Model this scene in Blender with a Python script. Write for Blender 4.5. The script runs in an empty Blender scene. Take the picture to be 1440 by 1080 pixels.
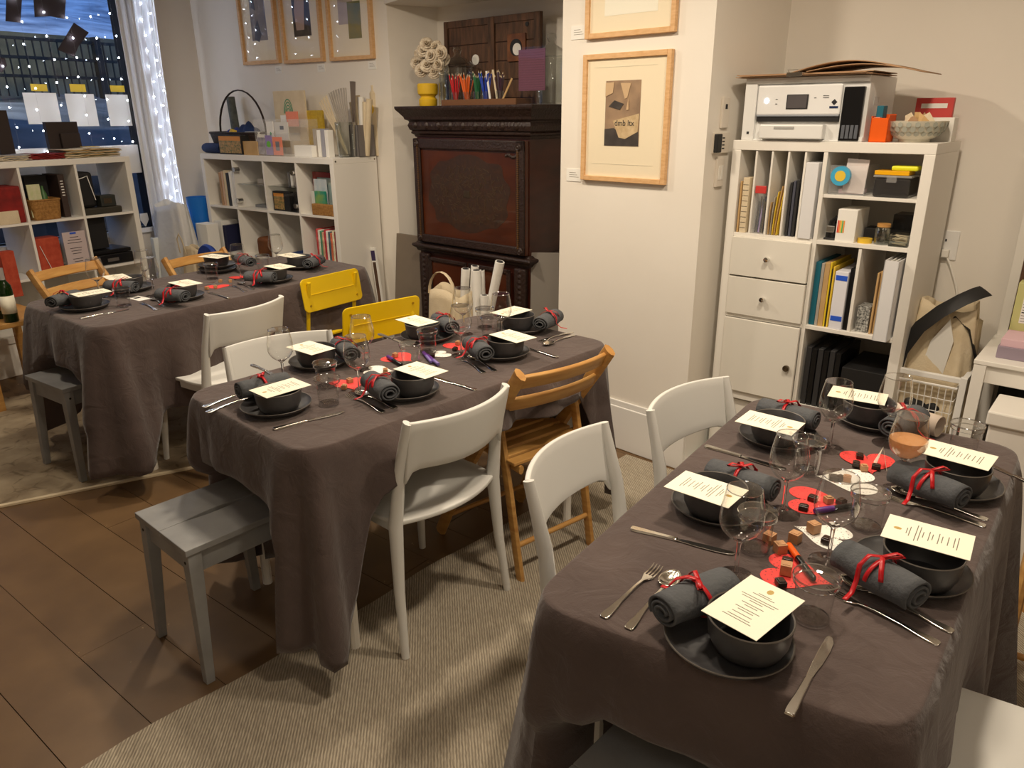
import bpy, math, random
from mathutils import Vector, Matrix
random.seed(7)
PI = math.pi
SC = bpy.context.scene
COL = SC.collection

# ------------------------------------------------------------------ camera
FPX, PITCH, ROLL, CAMZ = 1051.4, math.radians(19.884), math.radians(-0.389), 1.59
_F = Vector((0, math.cos(PITCH), -math.sin(PITCH)))
_U0 = Vector((0, math.sin(PITCH), math.cos(PITCH)))
_R0 = Vector((1, 0, 0))
_R = _R0 * math.cos(ROLL) + _U0 * math.sin(ROLL)
_U = -_R0 * math.sin(ROLL) + _U0 * math.cos(ROLL)
cd = bpy.data.cameras.new('camera'); cd.sensor_width = 36; cd.lens = 36 * FPX / 1440
cam = bpy.data.objects.new('camera', cd); COL.objects.link(cam)
m = Matrix((( _R.x, _U.x, -_F.x, 0), (_R.y, _U.y, -_F.y, 0), (_R.z, _U.z, -_F.z, CAMZ), (0, 0, 0, 1)))
cam.matrix_world = m
cd.clip_start = 0.02
SC.camera = cam

# ------------------------------------------------------------------ world, exposure, lights
SC.view_settings.view_transform = 'Standard'
SC.view_settings.look = 'None'
SC.view_settings.gamma = 1
SC.view_settings.use_curve_mapping = False
SC.view_settings.exposure = 0.31
w = bpy.data.worlds.new('dusk'); SC.world = w; w.use_nodes = True
w.node_tree.nodes['Background'].inputs[0].default_value = (0.16, 0.33, 0.75, 1)
w.node_tree.nodes['Background'].inputs[1].default_value = 0.85

def area_light(name, loc, size, power, color=(1, 0.86, 0.66), shape='DISK', rot=(0, 0, 0), spread=None):
    ld = bpy.data.lights.new(name, 'AREA'); ld.shape = shape; ld.size = size; ld.energy = power; ld.color = color
    if spread: ld.spread = spread
    o = bpy.data.objects.new(name, ld); COL.objects.link(o); o.location = loc; o.rotation_euler = rot
    return o
WARM = (1, 0.85, 0.66)
LZ = 2.5
area_light('ceiling_and_fill_light', (0.85, 1.90, LZ), 0.16, 16, WARM)
area_light('ceiling_and_fill_light', (-0.25, 2.75, LZ), 0.16, 17, WARM)
area_light('ceiling_and_fill_light', (-1.15, 3.75, LZ), 0.16, 19, WARM)
area_light('ceiling_and_fill_light', (0.30, 1.35, LZ), 0.20, 10.5, WARM)
area_light('ceiling_and_fill_light', (-2.3, 3.3, LZ), 0.3, 9, WARM)
area_light('ceiling_and_fill_light', (1.9, 1.0, LZ), 0.3, 3, WARM)
area_light('ceiling_and_fill_light', (-0.2, -0.3, LZ), 0.5, 2.5, (1, .92, .82))  # weak fill added behind the camera to lift the near side, no lamp there

# ------------------------------------------------------------------ pixel -> plane helpers (measured coordinates)
def ray(px, py): return _F + _R * ((px - 720) / FPX) - _U * ((py - 540) / FPX)
def P(px, py, z):
    d = ray(px, py); t = (z - CAMZ) / d.z
    return Vector((d.x * t, d.y * t, z))
class Frame:
    def __init__(s, ox, oy, yaw):
        s.o = Vector((ox, oy)); s.yaw = math.radians(yaw)
        s.u = Vector((math.cos(s.yaw), math.sin(s.yaw))); s.n = Vector((-s.u.y, s.u.x))
    def w(s, x, y, z=0):
        q = s.o + s.u * x + s.n * y; return Vector((q.x, q.y, z))
    def px(s, px, py, y=0):
        a = s.o + s.n * y; d = ray(px, py); dx, dy = d.x, d.y
        det = dx * (-s.u.y) + s.u.x * dy
        t0 = (a.x * (-s.u.y) + s.u.x * a.y) / det
        q = Vector((dx * t0, dy * t0)) - a
        return q.dot(s.u), CAMZ + d.z * t0
    def wp(s, px, py, y=0):
        x, z = s.px(px, py, y); return s.w(x, y, z)

# ------------------------------------------------------------------ materials
def lin(c):
    return tuple(((v / 255) / 12.92 if v / 255 <= 0.04045 else ((v / 255 + 0.055) / 1.055) ** 2.4) for v in c)
MATS = {}
def mat(name, col, rough=0.5, metal=0.0, col2=None, nscale=8, bump=0.0, bscale=60, coat=0, spec=None, stretch=None, emis=None, trans=None, alpha=None, ior=1.45, sss=None):
    if name in MATS: return MATS[name]
    m = bpy.data.materials.new(name); m.use_nodes = True; nt = m.node_tree; b = nt.nodes['Principled BSDF']
    N = nt.nodes.new; Lk = nt.links.new
    b.inputs['Base Color'].default_value = (*lin(col), 1)
    b.inputs['Roughness'].default_value = rough; b.inputs['Metallic'].default_value = metal
    if coat: b.inputs['Coat Weight'].default_value = coat
    if spec is not None: b.inputs['Specular IOR Level'].default_value = spec
    if emis: b.inputs['Emission Color'].default_value = (*lin(emis[0]), 1); b.inputs['Emission Strength'].default_value = emis[1]
    if trans is not None: b.inputs['Transmission Weight'].default_value = trans; b.inputs['IOR'].default_value = ior
    if alpha is not None: b.inputs['Alpha'].default_value = alpha
    tc = None
    if col2 is not None or bump:
        tc = N('ShaderNodeTexCoord'); mp = N('ShaderNodeMapping'); Lk(tc.outputs['Object'], mp.inputs[0])
        if stretch: mp.inputs['Scale'].default_value = stretch
    if col2 is not None:
        n = N('ShaderNodeTexNoise'); n.inputs['Scale'].default_value = nscale; n.inputs['Detail'].default_value = 5; Lk(mp.outputs[0], n.inputs[0])
        r = N('ShaderNodeValToRGB'); r.color_ramp.elements[0].position = 0.35; r.color_ramp.elements[1].position = 0.68
        r.color_ramp.elements[0].color = (*lin(col), 1); r.color_ramp.elements[1].color = (*lin(col2), 1)
        Lk(n.outputs[0], r.inputs[0]); Lk(r.outputs[0], b.inputs['Base Color'])
    if bump:
        n2 = N('ShaderNodeTexNoise'); n2.inputs['Scale'].default_value = bscale; n2.inputs['Detail'].default_value = 4; Lk(mp.outputs[0], n2.inputs[0])
        bp = N('ShaderNodeBump'); bp.inputs['Strength'].default_value = bump; bp.inputs['Distance'].default_value = 0.01
        Lk(n2.outputs[0], bp.inputs['Height']); Lk(bp.outputs[0], b.inputs['Normal'])
    MATS[name] = m; return m

wall_m = mat('wall_paint', (238, 232, 222), 0.75, col2=(233, 226, 215), nscale=1.5, bump=0.05, bscale=30)
wallg_m = mat('wall_paint_grey', (225, 216, 203), 0.75, bump=0.05, bscale=30)
trim_m = mat('trim_paint', (236, 234, 230), 0.5)
white_m = mat('white_laminate', (238, 234, 226), 0.42, bump=0.01, bscale=20)
whited_m = mat('white_drawer_front', (232, 228, 218), 0.4)
plas_m = mat('white_plastic', (222, 221, 216), 0.45)
yel_m = mat('yellow_metal', (236, 198, 8), 0.38, col2=(228, 190, 6), nscale=5)
yeld_m = mat('yellow_metal_rivet', (180, 140, 10), 0.4, 0.3)
oak_m = mat('honey_beech_wood', (208, 160, 92), 0.42, col2=(184, 132, 70), nscale=6, stretch=(1, 1, 8), bump=0.05)
frame_m = mat('pale_ash_frame', (224, 182, 132), 0.5, col2=(210, 164, 112), nscale=10, stretch=(3, 3, 12))
stool_m = mat('grey_painted_wood', (148, 148, 147), 0.5, col2=(128, 128, 127), nscale=7, bump=0.06, bscale=25)
black_m = mat('black_matte', (22, 21, 22), 0.6)
blackg_m = mat('black_gloss', (18, 18, 20), 0.25)
dark_m = mat('dark_grey_plastic', (48, 48, 50), 0.4)
steel_m = mat('polished_steel', (225, 222, 215), 0.16, 1.0)
steelr_m = mat('brushed_steel', (190, 188, 182), 0.3, 1.0)
chrome_m = mat('chrome', (230, 228, 224), 0.08, 1.0)
brass_m = mat('aged_metal', (120, 108, 90), 0.35, 1.0)
cer_m = mat('dark_stoneware', (72, 71, 72), 0.38, col2=(64, 63, 65), nscale=30, bump=0.03, bscale=90)
cerrim_m = mat('stoneware_rim', (92, 86, 80), 0.45)
nap_m = mat('slate_napkin_cloth', (84, 86, 89), 0.9, col2=(76, 78, 82), nscale=20, bump=0.25, bscale=120)
rib_m = mat('red_ribbon', (188, 16, 26), 0.35)
card_m = mat('cream_card', (248, 243, 222), 0.6)
ink_m = mat('grey_print', (120, 112, 100), 0.7)
inkb_m = mat('black_print', (35, 33, 38), 0.7)
gold_m = mat('gold_print', (190, 160, 90), 0.5)
redd_m = mat('red_paper_doily', (236, 72, 66), 0.7, col2=(226, 60, 58), nscale=40)
whd_m = mat('white_paper_doily', (240, 238, 230), 0.7)
choc_m = mat('dark_chocolate', (40, 22, 14), 0.35, col2=(60, 34, 18), nscale=60)
car_m = mat('caramel_wrapper', (196, 150, 108), 0.5, col2=(176, 126, 84), nscale=50)
orange_m = mat('orange_plastic', (236, 96, 20), 0.35)
purple_m = mat('purple_plastic', (92, 40, 130), 0.35)
blue_m = mat('blue_plastic', (20, 110, 200), 0.35)
navy_m = mat('navy_fabric', (24, 50, 100), 0.8, col2=(16, 34, 74), nscale=10)
teal_m = mat('teal_card', (20, 100, 120), 0.5)
red_m = mat('deep_red_fabric', (142, 30, 26), 0.85, col2=(112, 22, 20), nscale=18)
rust_m = mat('rust_red_pattern', (176, 62, 38), 0.8, col2=(196, 84, 56), nscale=26)
tan_m = mat('tan_paper', (200, 164, 112), 0.7, col2=(186, 150, 98), nscale=12)
kraft_m = mat('kraft_card', (178, 142, 108), 0.75, col2=(166, 130, 96), nscale=6)
wick_m = mat('wicker', (176, 128, 66), 0.7, col2=(140, 96, 42), nscale=70, bump=0.6, bscale=110)
dwick_m = mat('dark_wicker', (48, 32, 26), 0.7, col2=(34, 22, 18), nscale=60, bump=0.6, bscale=110)
yelp_m = mat('yellow_paper', (232, 196, 60), 0.6)
paper_m = mat('white_paper', (240, 238, 232), 0.7)
greyp_m = mat('grey_paper', (176, 168, 158), 0.7, col2=(160, 152, 142), nscale=12)
canvas_m = mat('natural_canvas', (224, 208, 178), 0.9, col2=(214, 196, 164), nscale=14, bump=0.2, bscale=150)
green_m = mat('green_print', (70, 150, 110), 0.6)
coral_m = mat('coral_card', (238, 140, 110), 0.6)
lilac_m = mat('lilac_card', (150, 130, 180), 0.6)
stripey_m = mat('striped_spines', (170, 60, 60), 0.7, col2=(70, 110, 80), nscale=55)
mahog_m = mat('mahogany', (66, 28, 16), 0.36, col2=(48, 20, 12), nscale=4, stretch=(1, 1, 3), coat=0.2)
mahogr_m = mat('red_mahogany_veneer', (84, 40, 20), 0.3, col2=(62, 28, 15), nscale=3, stretch=(1, 1, 2.5), coat=0.35)
maho_d = mat('dark_carved_mahogany', (46, 28, 22), 0.5, col2=(38, 22, 16), nscale=30, bump=0.5, bscale=70)
maho_t = mat('ornate_marquetry', (48, 34, 26), 0.4, col2=(64, 40, 26), nscale=45, coat=0.3)
oldw_m = mat('weathered_brown_wood', (104, 72, 50), 0.7, col2=(62, 44, 32), nscale=7, stretch=(5, 5, 1), bump=0.3, bscale=40)
pinkl_m = mat('pale_pink_card', (222, 186, 196), 0.6)
snow_m = mat('snow', (215, 225, 240), 0.8, col2=(120, 130, 150), nscale=1.6)
conc_m = mat('outdoor_concrete', (120, 118, 100), 0.9, col2=(80, 80, 70), nscale=3)
iron_m = mat('iron_fence', (20, 22, 22), 0.6)
screen_m = mat('dim_screen', (90, 86, 88), 0.2)
bottle_m = mat('green_bottle_glass', (30, 60, 22), 0.05, trans=0.6)
clearp_m = mat('clear_plastic', (240, 240, 240), 0.06, alpha=0.12, spec=0.6)
bag_m = mat('cloudy_plastic_bag', (232, 232, 232), 0.35, alpha=0.84, bump=0.4, bscale=25)
sheer_m = mat('sheer_curtain', (246, 248, 252), 0.8, alpha=0.88, bump=0.05, bscale=60)
bulb_m = mat('fairy_bulb', (255, 255, 255), 0.3, emis=((225, 235, 255), 48))
led_m = mat('power_button_light', (255, 255, 255), 0.3, emis=((220, 240, 255), 4))
cyan_m = mat('cyan_indicator', (90, 230, 230), 0.3, emis=((60, 220, 230), 2.5))
lamp_m = mat('lamp_diffuser', (255, 240, 210), 0.4, emis=((255, 226, 180), 8))

def mk_glass(name, tint=(1, 1, 1), rough=0.0):
    m = bpy.data.materials.new(name); m.use_nodes = True; nt = m.node_tree; nt.nodes.clear()
    o = nt.nodes.new('ShaderNodeOutputMaterial'); g = nt.nodes.new('ShaderNodeBsdfGlass')
    g.inputs['Color'].default_value = (*tint, 1); g.inputs['Roughness'].default_value = rough; g.inputs['IOR'].default_value = 1.45
    nt.links.new(g.outputs[0], o.inputs[0]); MATS[name] = m; return m

def mk_pane(name, refl=0.08, tint=(0.96, 0.98, 0.98)):
    m = bpy.data.materials.new(name); m.use_nodes = True; nt = m.node_tree; nt.nodes.clear(); N = nt.nodes.new
    o = N('ShaderNodeOutputMaterial'); t = N('ShaderNodeBsdfTransparent'); t.inputs[0].default_value = (*tint, 1)
    g = N('ShaderNodeBsdfGlossy'); g.inputs['Roughness'].default_value = 0.03; x = N('ShaderNodeMixShader'); f = N('ShaderNodeFresnel'); f.inputs[0].default_value = 1.45
    a = N('ShaderNodeMath'); a.operation = 'ADD'; a.inputs[1].default_value = refl - 0.04
    ge = N('ShaderNodeNewGeometry'); iv = N('ShaderNodeMath'); iv.operation = 'SUBTRACT'; iv.inputs[0].default_value = 1; nt.links.new(ge.outputs['Backfacing'], iv.inputs[1])
    mu = N('ShaderNodeMath'); mu.operation = 'MULTIPLY'; nt.links.new(f.outputs[0], a.inputs[0]); nt.links.new(a.outputs[0], mu.inputs[0]); nt.links.new(iv.outputs[0], mu.inputs[1]); nt.links.new(mu.outputs[0], x.inputs[0]); nt.links.new(t.outputs[0], x.inputs[1]); nt.links.new(g.outputs[0], x.inputs[2]); nt.links.new(x.outputs[0], o.inputs[0])
    return m
pane_m = mk_pane('pane_glass', 0.05, (1, 1, 1)); 
def mk_thin(name, tint=(.99, .99, .985), base=.04, edge=.85, pw=2.6):
    m = bpy.data.materials.new(name); m.use_nodes = True; nt = m.node_tree; nt.nodes.clear(); N = nt.nodes.new; K = nt.links.new
    o = N('ShaderNodeOutputMaterial'); t = N('ShaderNodeBsdfTransparent'); t.inputs[0].default_value = (*tint, 1)
    g = N('ShaderNodeBsdfGlossy'); g.inputs['Roughness'].default_value = 0.02; x = N('ShaderNodeMixShader'); lw = N('ShaderNodeLayerWeight'); lw.inputs[0].default_value = .5
    p = N('ShaderNodeMath'); p.operation = 'POWER'; p.inputs[1].default_value = pw; a = N('ShaderNodeMath'); a.operation = 'MULTIPLY_ADD'; a.inputs[1].default_value = edge; a.inputs[2].default_value = base
    K(lw.outputs['Facing'], p.inputs[0]); K(p.outputs[0], a.inputs[0]); K(a.outputs[0], x.inputs[0]); K(t.outputs[0], x.inputs[1]); K(g.outputs[0], x.inputs[2]); K(x.outputs[0], o.inputs[0]); return m
jar_m = mk_thin('jar_glass', (.93, .95, .94), .09, .7, 2.0); glass_m = mk_thin('drinking_glass'); rimg_m = mk_thin('glass_rim', base=.35, edge=.6, pw=1.2)
wine_m = mat('rose_wine', (240, 176, 116), 0.05, alpha=.55)

def cloth_mat(name, c1, c2):
    m = bpy.data.materials.new(name); m.use_nodes = True; nt = m.node_tree; b = nt.nodes['Principled BSDF']; N = nt.nodes.new; K = nt.links.new
    b.inputs['Roughness'].default_value = 0.95; b.inputs['Specular IOR Level'].default_value = 0.15
    b.inputs['Sheen Weight'].default_value = 0.25; b.inputs['Sheen Roughness'].default_value = 0.5
    tc = N('ShaderNodeTexCoord'); n = N('ShaderNodeTexNoise'); n.inputs['Scale'].default_value = 6; n.inputs['Detail'].default_value = 8
    K(tc.outputs['Object'], n.inputs[0]); r = N('ShaderNodeValToRGB'); r.color_ramp.elements[0].position = .3; r.color_ramp.elements[1].position = .7
    r.color_ramp.elements[0].color = (*lin(c1), 1); r.color_ramp.elements[1].color = (*lin(c2), 1); K(n.outputs[0], r.inputs[0]); K(r.outputs[0], b.inputs['Base Color'])
    n1 = N('ShaderNodeTexNoise'); n1.inputs['Scale'].default_value = 15; n1.inputs['Detail'].default_value = 5; n1.inputs['Distortion'].default_value = .8; K(tc.outputs['Object'], n1.inputs[0])
    n2 = N('ShaderNodeTexNoise'); n2.inputs['Scale'].default_value = 400; K(tc.outputs['Object'], n2.inputs[0])
    b1 = N('ShaderNodeBump'); b1.inputs['Strength'].default_value = .75; b1.inputs['Distance'].default_value = .010; K(n1.outputs[0], b1.inputs['Height'])
    b2 = N('ShaderNodeBump'); b2.inputs['Strength'].default_value = .25; b2.inputs['Distance'].default_value = .002; K(n2.outputs[0], b2.inputs['Height']); K(b1.outputs[0], b2.inputs['Normal']); K(b2.outputs[0], b.inputs['Normal'])
    return m
cloth_m = cloth_mat('washed_linen', (80, 68, 65), (91, 78, 74))

def rug_mat(name, c1, c2, yaw, wave_scale, ornate=False):
    m = bpy.data.materials.new(name); m.use_nodes = True; nt = m.node_tree; b = nt.nodes['Principled BSDF']; N = nt.nodes.new; K = nt.links.new
    b.inputs['Roughness'].default_value = 0.95; b.inputs['Specular IOR Level'].default_value = .1
    tc = N('ShaderNodeTexCoord'); mp = N('ShaderNodeMapping'); mp.inputs['Rotation'].default_value = (0, 0, math.radians(-yaw)); K(tc.outputs['Object'], mp.inputs[0])
    wv = N('ShaderNodeTexWave'); wv.bands_direction = 'Y'; wv.inputs['Scale'].default_value = wave_scale; wv.inputs['Distortion'].default_value = 1.2; wv.inputs['Detail'].default_value = 2; wv.inputs['Detail Scale'].default_value = 2; K(mp.outputs[0], wv.inputs[0])
    ns = N('ShaderNodeTexNoise'); ns.inputs['Scale'].default_value = 5 if ornate else 40; ns.inputs['Detail'].default_value = 6
    st = N('ShaderNodeMapping'); st.inputs['Scale'].default_value = (1, 1, 1) if ornate else (1, 7, 1); K(mp.outputs[0], st.inputs[0]); K(st.outputs[0], ns.inputs[0])
    r = N('ShaderNodeValToRGB'); r.color_ramp.elements[0].position = .38; r.color_ramp.elements[1].position = .62
    r.color_ramp.elements[0].color = (*lin(c1), 1); r.color_ramp.elements[1].color = (*lin(c2), 1); K(ns.outputs[0], r.inputs[0])
    if ornate:
        vo = N('ShaderNodeTexVoronoi'); vo.feature = 'DISTANCE_TO_EDGE'; vo.inputs['Scale'].default_value = 9; vo.inputs['Randomness'].default_value = 0.8; K(mp.outputs[0], vo.inputs[0])
        n3 = N('ShaderNodeTexNoise'); n3.inputs['Scale'].default_value = 14; K(mp.outputs[0], n3.inputs[0])
        ad = N('ShaderNodeMath'); ad.operation = 'MULTIPLY_ADD'; ad.inputs[1].default_value = .42; K(n3.outputs[0], ad.inputs[0]); K(vo.outputs[0], ad.inputs[2])
        rr = N('ShaderNodeValToRGB'); e = rr.color_ramp.elements; e[0].position = .16; e[0].color = (*lin((112, 96, 80)), 1); e[1].position = .24; e[1].color = (1, 1, 1, 1); K(ad.outputs[0], rr.inputs[0])
        mx = N('ShaderNodeMix'); mx.data_type = 'RGBA'; mx.blend_type = 'MULTIPLY'; mx.inputs[0].default_value = .45; K(r.outputs[0], mx.inputs[6]); K(rr.outputs[0], mx.inputs[7]); K(mx.outputs[2], b.inputs['Base Color'])
    else:
        mx = N('ShaderNodeMix'); mx.data_type = 'RGBA'; mx.blend_type = 'MULTIPLY'; mx.inputs[0].default_value = .45; K(r.outputs[0], mx.inputs[6]); K(wv.outputs[0], mx.inputs[7]); K(mx.outputs[2], b.inputs['Base Color'])
    bp = N('ShaderNodeBump'); bp.inputs['Strength'].default_value = .5; bp.inputs['Distance'].default_value = .003; K(wv.outputs[0], bp.inputs['Height']); K(bp.outputs[0], b.inputs['Normal'])
    return m

def floor_mat():
    m = bpy.data.materials.new('worn_brown_floor_paint'); m.use_nodes = True; nt = m.node_tree; b = nt.nodes['Principled BSDF']; N = nt.nodes.new; K = nt.links.new
    tc = N('ShaderNodeTexCoord'); n = N('ShaderNodeTexNoise'); n.inputs['Scale'].default_value = 5; n.inputs['Detail'].default_value = 8; K(tc.outputs['Object'], n.inputs[0])
    r = N('ShaderNodeValToRGB'); e = r.color_ramp.elements; e[0].position = .3; e[0].color = (*lin((98, 74, 48)), 1); e[1].position = .7; e[1].color = (*lin((114, 88, 58)), 1); K(n.outputs[0], r.inputs[0])
    n2 = N('ShaderNodeTexNoise'); n2.inputs['Scale'].default_value = 9; n2.inputs['Detail'].default_value = 10; n2.inputs['Roughness'].default_value = .7; K(tc.outputs['Object'], n2.inputs[0])
    r2 = N('ShaderNodeValToRGB'); e = r2.color_ramp.elements; e[0].position = .665; e[0].color = (0, 0, 0, 1); e[1].position = .68; e[1].color = (1, 1, 1, 1); K(n2.outputs[0], r2.inputs[0])
    mx = N('ShaderNodeMix'); mx.data_type = 'RGBA'; mx.inputs[7].default_value = (*lin((176, 150, 108)), 1); K(r2.outputs[0], mx.inputs[0]); K(r.outputs[0], mx.inputs[6]); K(mx.outputs[2], b.inputs['Base Color'])
    b.inputs['Roughness'].default_value = .42; bp = N('ShaderNodeBump'); bp.inputs['Strength'].default_value = .2; bp.inputs['Distance'].default_value = .004; K(n.outputs[0], bp.inputs['Height']); K(bp.outputs[0], b.inputs['Normal'])
    return m
floor_m = floor_mat()

# ------------------------------------------------------------------ mesh builder
class MB:
    def __init__(s): s.v = []; s.f = []
    def add(s, vs, fs):
        k = len(s.v); s.v += [tuple(v) for v in vs]; s.f += [tuple(i + k for i in f) for f in fs]; return s
    def box(s, x0, x1, y0, y1, z0, z1, M=None):
        vs = [Vector((x, y, z)) for z in (z0, z1) for y in (y0, y1) for x in (x0, x1)]
        if M: vs = [M @ v for v in vs]
        return s.add(vs, [(0, 2, 3, 1), (4, 5, 7, 6), (0, 1, 5, 4), (2, 6, 7, 3), (0, 4, 6, 2), (1, 3, 7, 5)])
    def prism(s, poly, z0, z1, M=None):
        n = len(poly); a = sum(poly[i][0] * poly[(i + 1) % n][1] - poly[(i + 1) % n][0] * poly[i][1] for i in range(n))
        if a < 0: poly = poly[::-1]
        vs = [Vector((x, y, z0)) for x, y in poly] + [Vector((x, y, z1)) for x, y in poly]
        if M: vs = [M @ v for v in vs]
        return s.add(vs, [tuple(range(n - 1, -1, -1)), tuple(range(n, 2 * n))] + [(i, (i + 1) % n, n + (i + 1) % n, n + i) for i in range(n)])
    def tube(s, pts, r, n=8, ry=None, closed=False, up=None, cap=True):
        pts = [Vector(p) for p in pts]; k = len(pts); vs = []
        rr = r if isinstance(r, (list, tuple)) else [r] * k
        ryy = (ry if isinstance(ry, (list, tuple)) else [ry] * k) if ry else rr
        prev = None
        for i, p in enumerate(pts):
            if closed: t = pts[(i + 1) % k] - pts[i - 1]
            else: t = pts[min(i + 1, k - 1)] - pts[max(i - 1, 0)]
            t.normalize()
            if prev is None:
                a = Vector(up) if up else (Vector((0, 0, 1)) if abs(t.z) < .9 else Vector((1, 0, 0)))
            else: a = prev
            a = (a - t * a.dot(t)); a.normalize(); prev = a; b = t.cross(a)
            for j in range(n):
                th = 2 * PI * j / n; vs.append(p + a * (math.cos(th) * rr[i]) + b * (math.sin(th) * ryy[i]))
        fs = []
        for i in range(k if closed else k - 1):
            i2 = (i + 1) % k
            for j in range(n): fs.append((i * n + j, i * n + (j + 1) % n, i2 * n + (j + 1) % n, i2 * n + j))
        if not closed and cap: fs += [tuple(range(n - 1, -1, -1)), tuple(range((k - 1) * n, k * n))]
        return s.add(vs, fs)
    def cyl(s, p0, p1, r, n=12, r1=None): return s.tube([p0, p1], [r, r if r1 is None else r1], n)
    def lathe(s, prof, n=24, c=(0, 0, 0), closed=False, M=None):
        vs = []; k = len(prof)
        for (r, z) in prof:
            for j in range(n):
                th = 2 * PI * j / n; vs.append(Vector((c[0] + r * math.cos(th), c[1] + r * math.sin(th), c[2] + z)))
        if M: vs = [M @ v for v in vs]
        fs = []
        for i in range(k if closed else k - 1):
            i2 = (i + 1) % k
            for j in range(n): fs.append((i * n + j, i * n + (j + 1) % n, i2 * n + (j + 1) % n, i2 * n + j))
        if not closed:
            if prof[0][0] > 0: fs.append(tuple(range(n - 1, -1, -1)))
            if prof[-1][0] > 0: fs.append(tuple(range((k - 1) * n, k * n)))
        return s.add(vs, fs)
    def grid(s, fn, nu, nv):
        vs = [Vector(fn(i / nu, j / nv)) for j in range(nv + 1) for i in range(nu + 1)]
        fs = [(j * (nu + 1) + i, j * (nu + 1) + i + 1, (j + 1) * (nu + 1) + i + 1, (j + 1) * (nu + 1) + i) for j in range(nv) for i in range(nu)]
        return s.add(vs, fs)
    def strip(s, secs, th=0.002):
        """flat bar along x from sections (x, halfwidth, z)"""
        vs = []; k = len(secs)
        for x, h, z in secs: vs += [(x, -h, z), (x, h, z), (x, h * .8, z + th), (x, -h * .8, z + th)]
        fs = [(0, 1, 2, 3), ((k - 1) * 4 + 3, (k - 1) * 4 + 2, (k - 1) * 4 + 1, (k - 1) * 4)]
        for i in range(k - 1):
            for j in range(4): fs.append((i * 4 + j, (i + 1) * 4 + j, (i + 1) * 4 + (j + 1) % 4, i * 4 + (j + 1) % 4))
        return s.add(vs, fs)
    def build(s, name, m, parent=None, smooth=False, bevel=0, solid=0, loc=None, rotz=0, sub=0, seg=2):
        me = bpy.data.meshes.new(name); me.from_pydata(s.v, [], s.f); me.validate(); me.materials.append(m)
        bm_fix(me)
        o = bpy.data.objects.new(name, me); COL.objects.link(o)
        if parent is not None: o.parent = parent
        if loc is not None: o.location = loc
        if rotz: o.rotation_euler = (0, 0, rotz)
        if smooth:
            for p in me.polygons: p.use_smooth = True
            if smooth != 'all':
                me.set_sharp_from_angle(angle=math.radians(38))
        if solid: md = o.modifiers.new('solid', 'SOLIDIFY'); md.thickness = solid; md.offset = 0
        if bevel: md = o.modifiers.new('bevel', 'BEVEL'); md.width = bevel; md.segments = seg; md.limit_method = 'ANGLE'
        if sub: md = o.modifiers.new('sub', 'SUBSURF'); md.levels = sub; md.render_levels = sub
        return o
import bmesh
def bm_fix(me):
    b = bmesh.new(); b.from_mesh(me); bmesh.ops.recalc_face_normals(b, faces=b.faces); b.to_mesh(me); b.free()

def box(name, m, x0, x1, y0, y1, z0, z1, parent=None, bevel=0.002, M=None, loc=None, rotz=0):
    return MB().box(x0, x1, y0, y1, z0, z1, M).build(name, m, parent, bevel=bevel, loc=loc, rotz=rotz)
def tag(o, label, cat, group=None):
    o['label'] = label; o['category'] = cat
    if group: o['group'] = group
    return o
def thing(name, label, cat, loc=(0, 0, 0), rotz=0, group=None):
    o = bpy.data.objects.new(name, None); COL.objects.link(o); o.empty_display_size = .05
    o.location = loc; o.rotation_euler = (0, 0, rotz)
    return tag(o, label, cat, group)
KIDS = {}
def kids(o): return [c for c in bpy.data.objects if c.parent == o]
def dup(root, loc, rotz, label, group=None, rot=None):
    if root.name not in KIDS: KIDS[root.name] = [(c, kids(c)) for c in kids(root)]
    r = root.copy(); COL.objects.link(r); r.location = loc; r.rotation_euler = rot if rot else (0, 0, rotz); r['label'] = label
    if group: r['group'] = group
    for c, gs in KIDS[root.name]:
        c2 = c.copy(); COL.objects.link(c2); c2.parent = r
        for g in gs:
            g2 = g.copy(); COL.objects.link(g2); g2.parent = c2
    return r
class Proto:
    """first placement moves the original, later ones copy it"""
    def __init__(s, root): s.root = root; s.used = False
    def put(s, loc, rotz, label, group=None, rot=None):
        if not s.used:
            s.used = True; KIDS[s.root.name] = [(c, kids(c)) for c in kids(s.root)]
            s.root.location = loc; s.root.rotation_euler = rot if rot else (0, 0, rotz); s.root['label'] = label
            if group: s.root['group'] = group
            return s.root
        return dup(s.root, loc, rotz, label, group, rot)
def struct(o): o['kind'] = 'structure'; return o
def Mt(loc=(0, 0, 0), rx=0, ry=0, rz=0):
    return Matrix.Translation(loc) @ Matrix.Rotation(rz, 4, 'Z') @ Matrix.Rotation(ry, 4, 'Y') @ Matrix.Rotation(rx, 4, 'X')

# frames of reference measured in the room
FR = Frame(0.9227, 3.250, -40.2)      # right shelf unit
FL = Frame(-2.335, 5.877, -35.6)      # back left shelf unit
FW = Frame(-2.655 - 1.47 * math.cos(math.radians(56)), 5.453 - 1.47 * math.sin(math.radians(56)), 56)   # unit under the window
FS = Frame(-0.642, 4.955, -41.9)      # secretary
FP = Frame(0.241, 3.734, -44.2)       # pillar face
FWL = Frame(-2.487, 6.491, -35.6)     # back left wall
FWW = Frame(-2.487, 6.491, 56)        # window wall (x negative along it)
CEIL = 2.9

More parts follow.
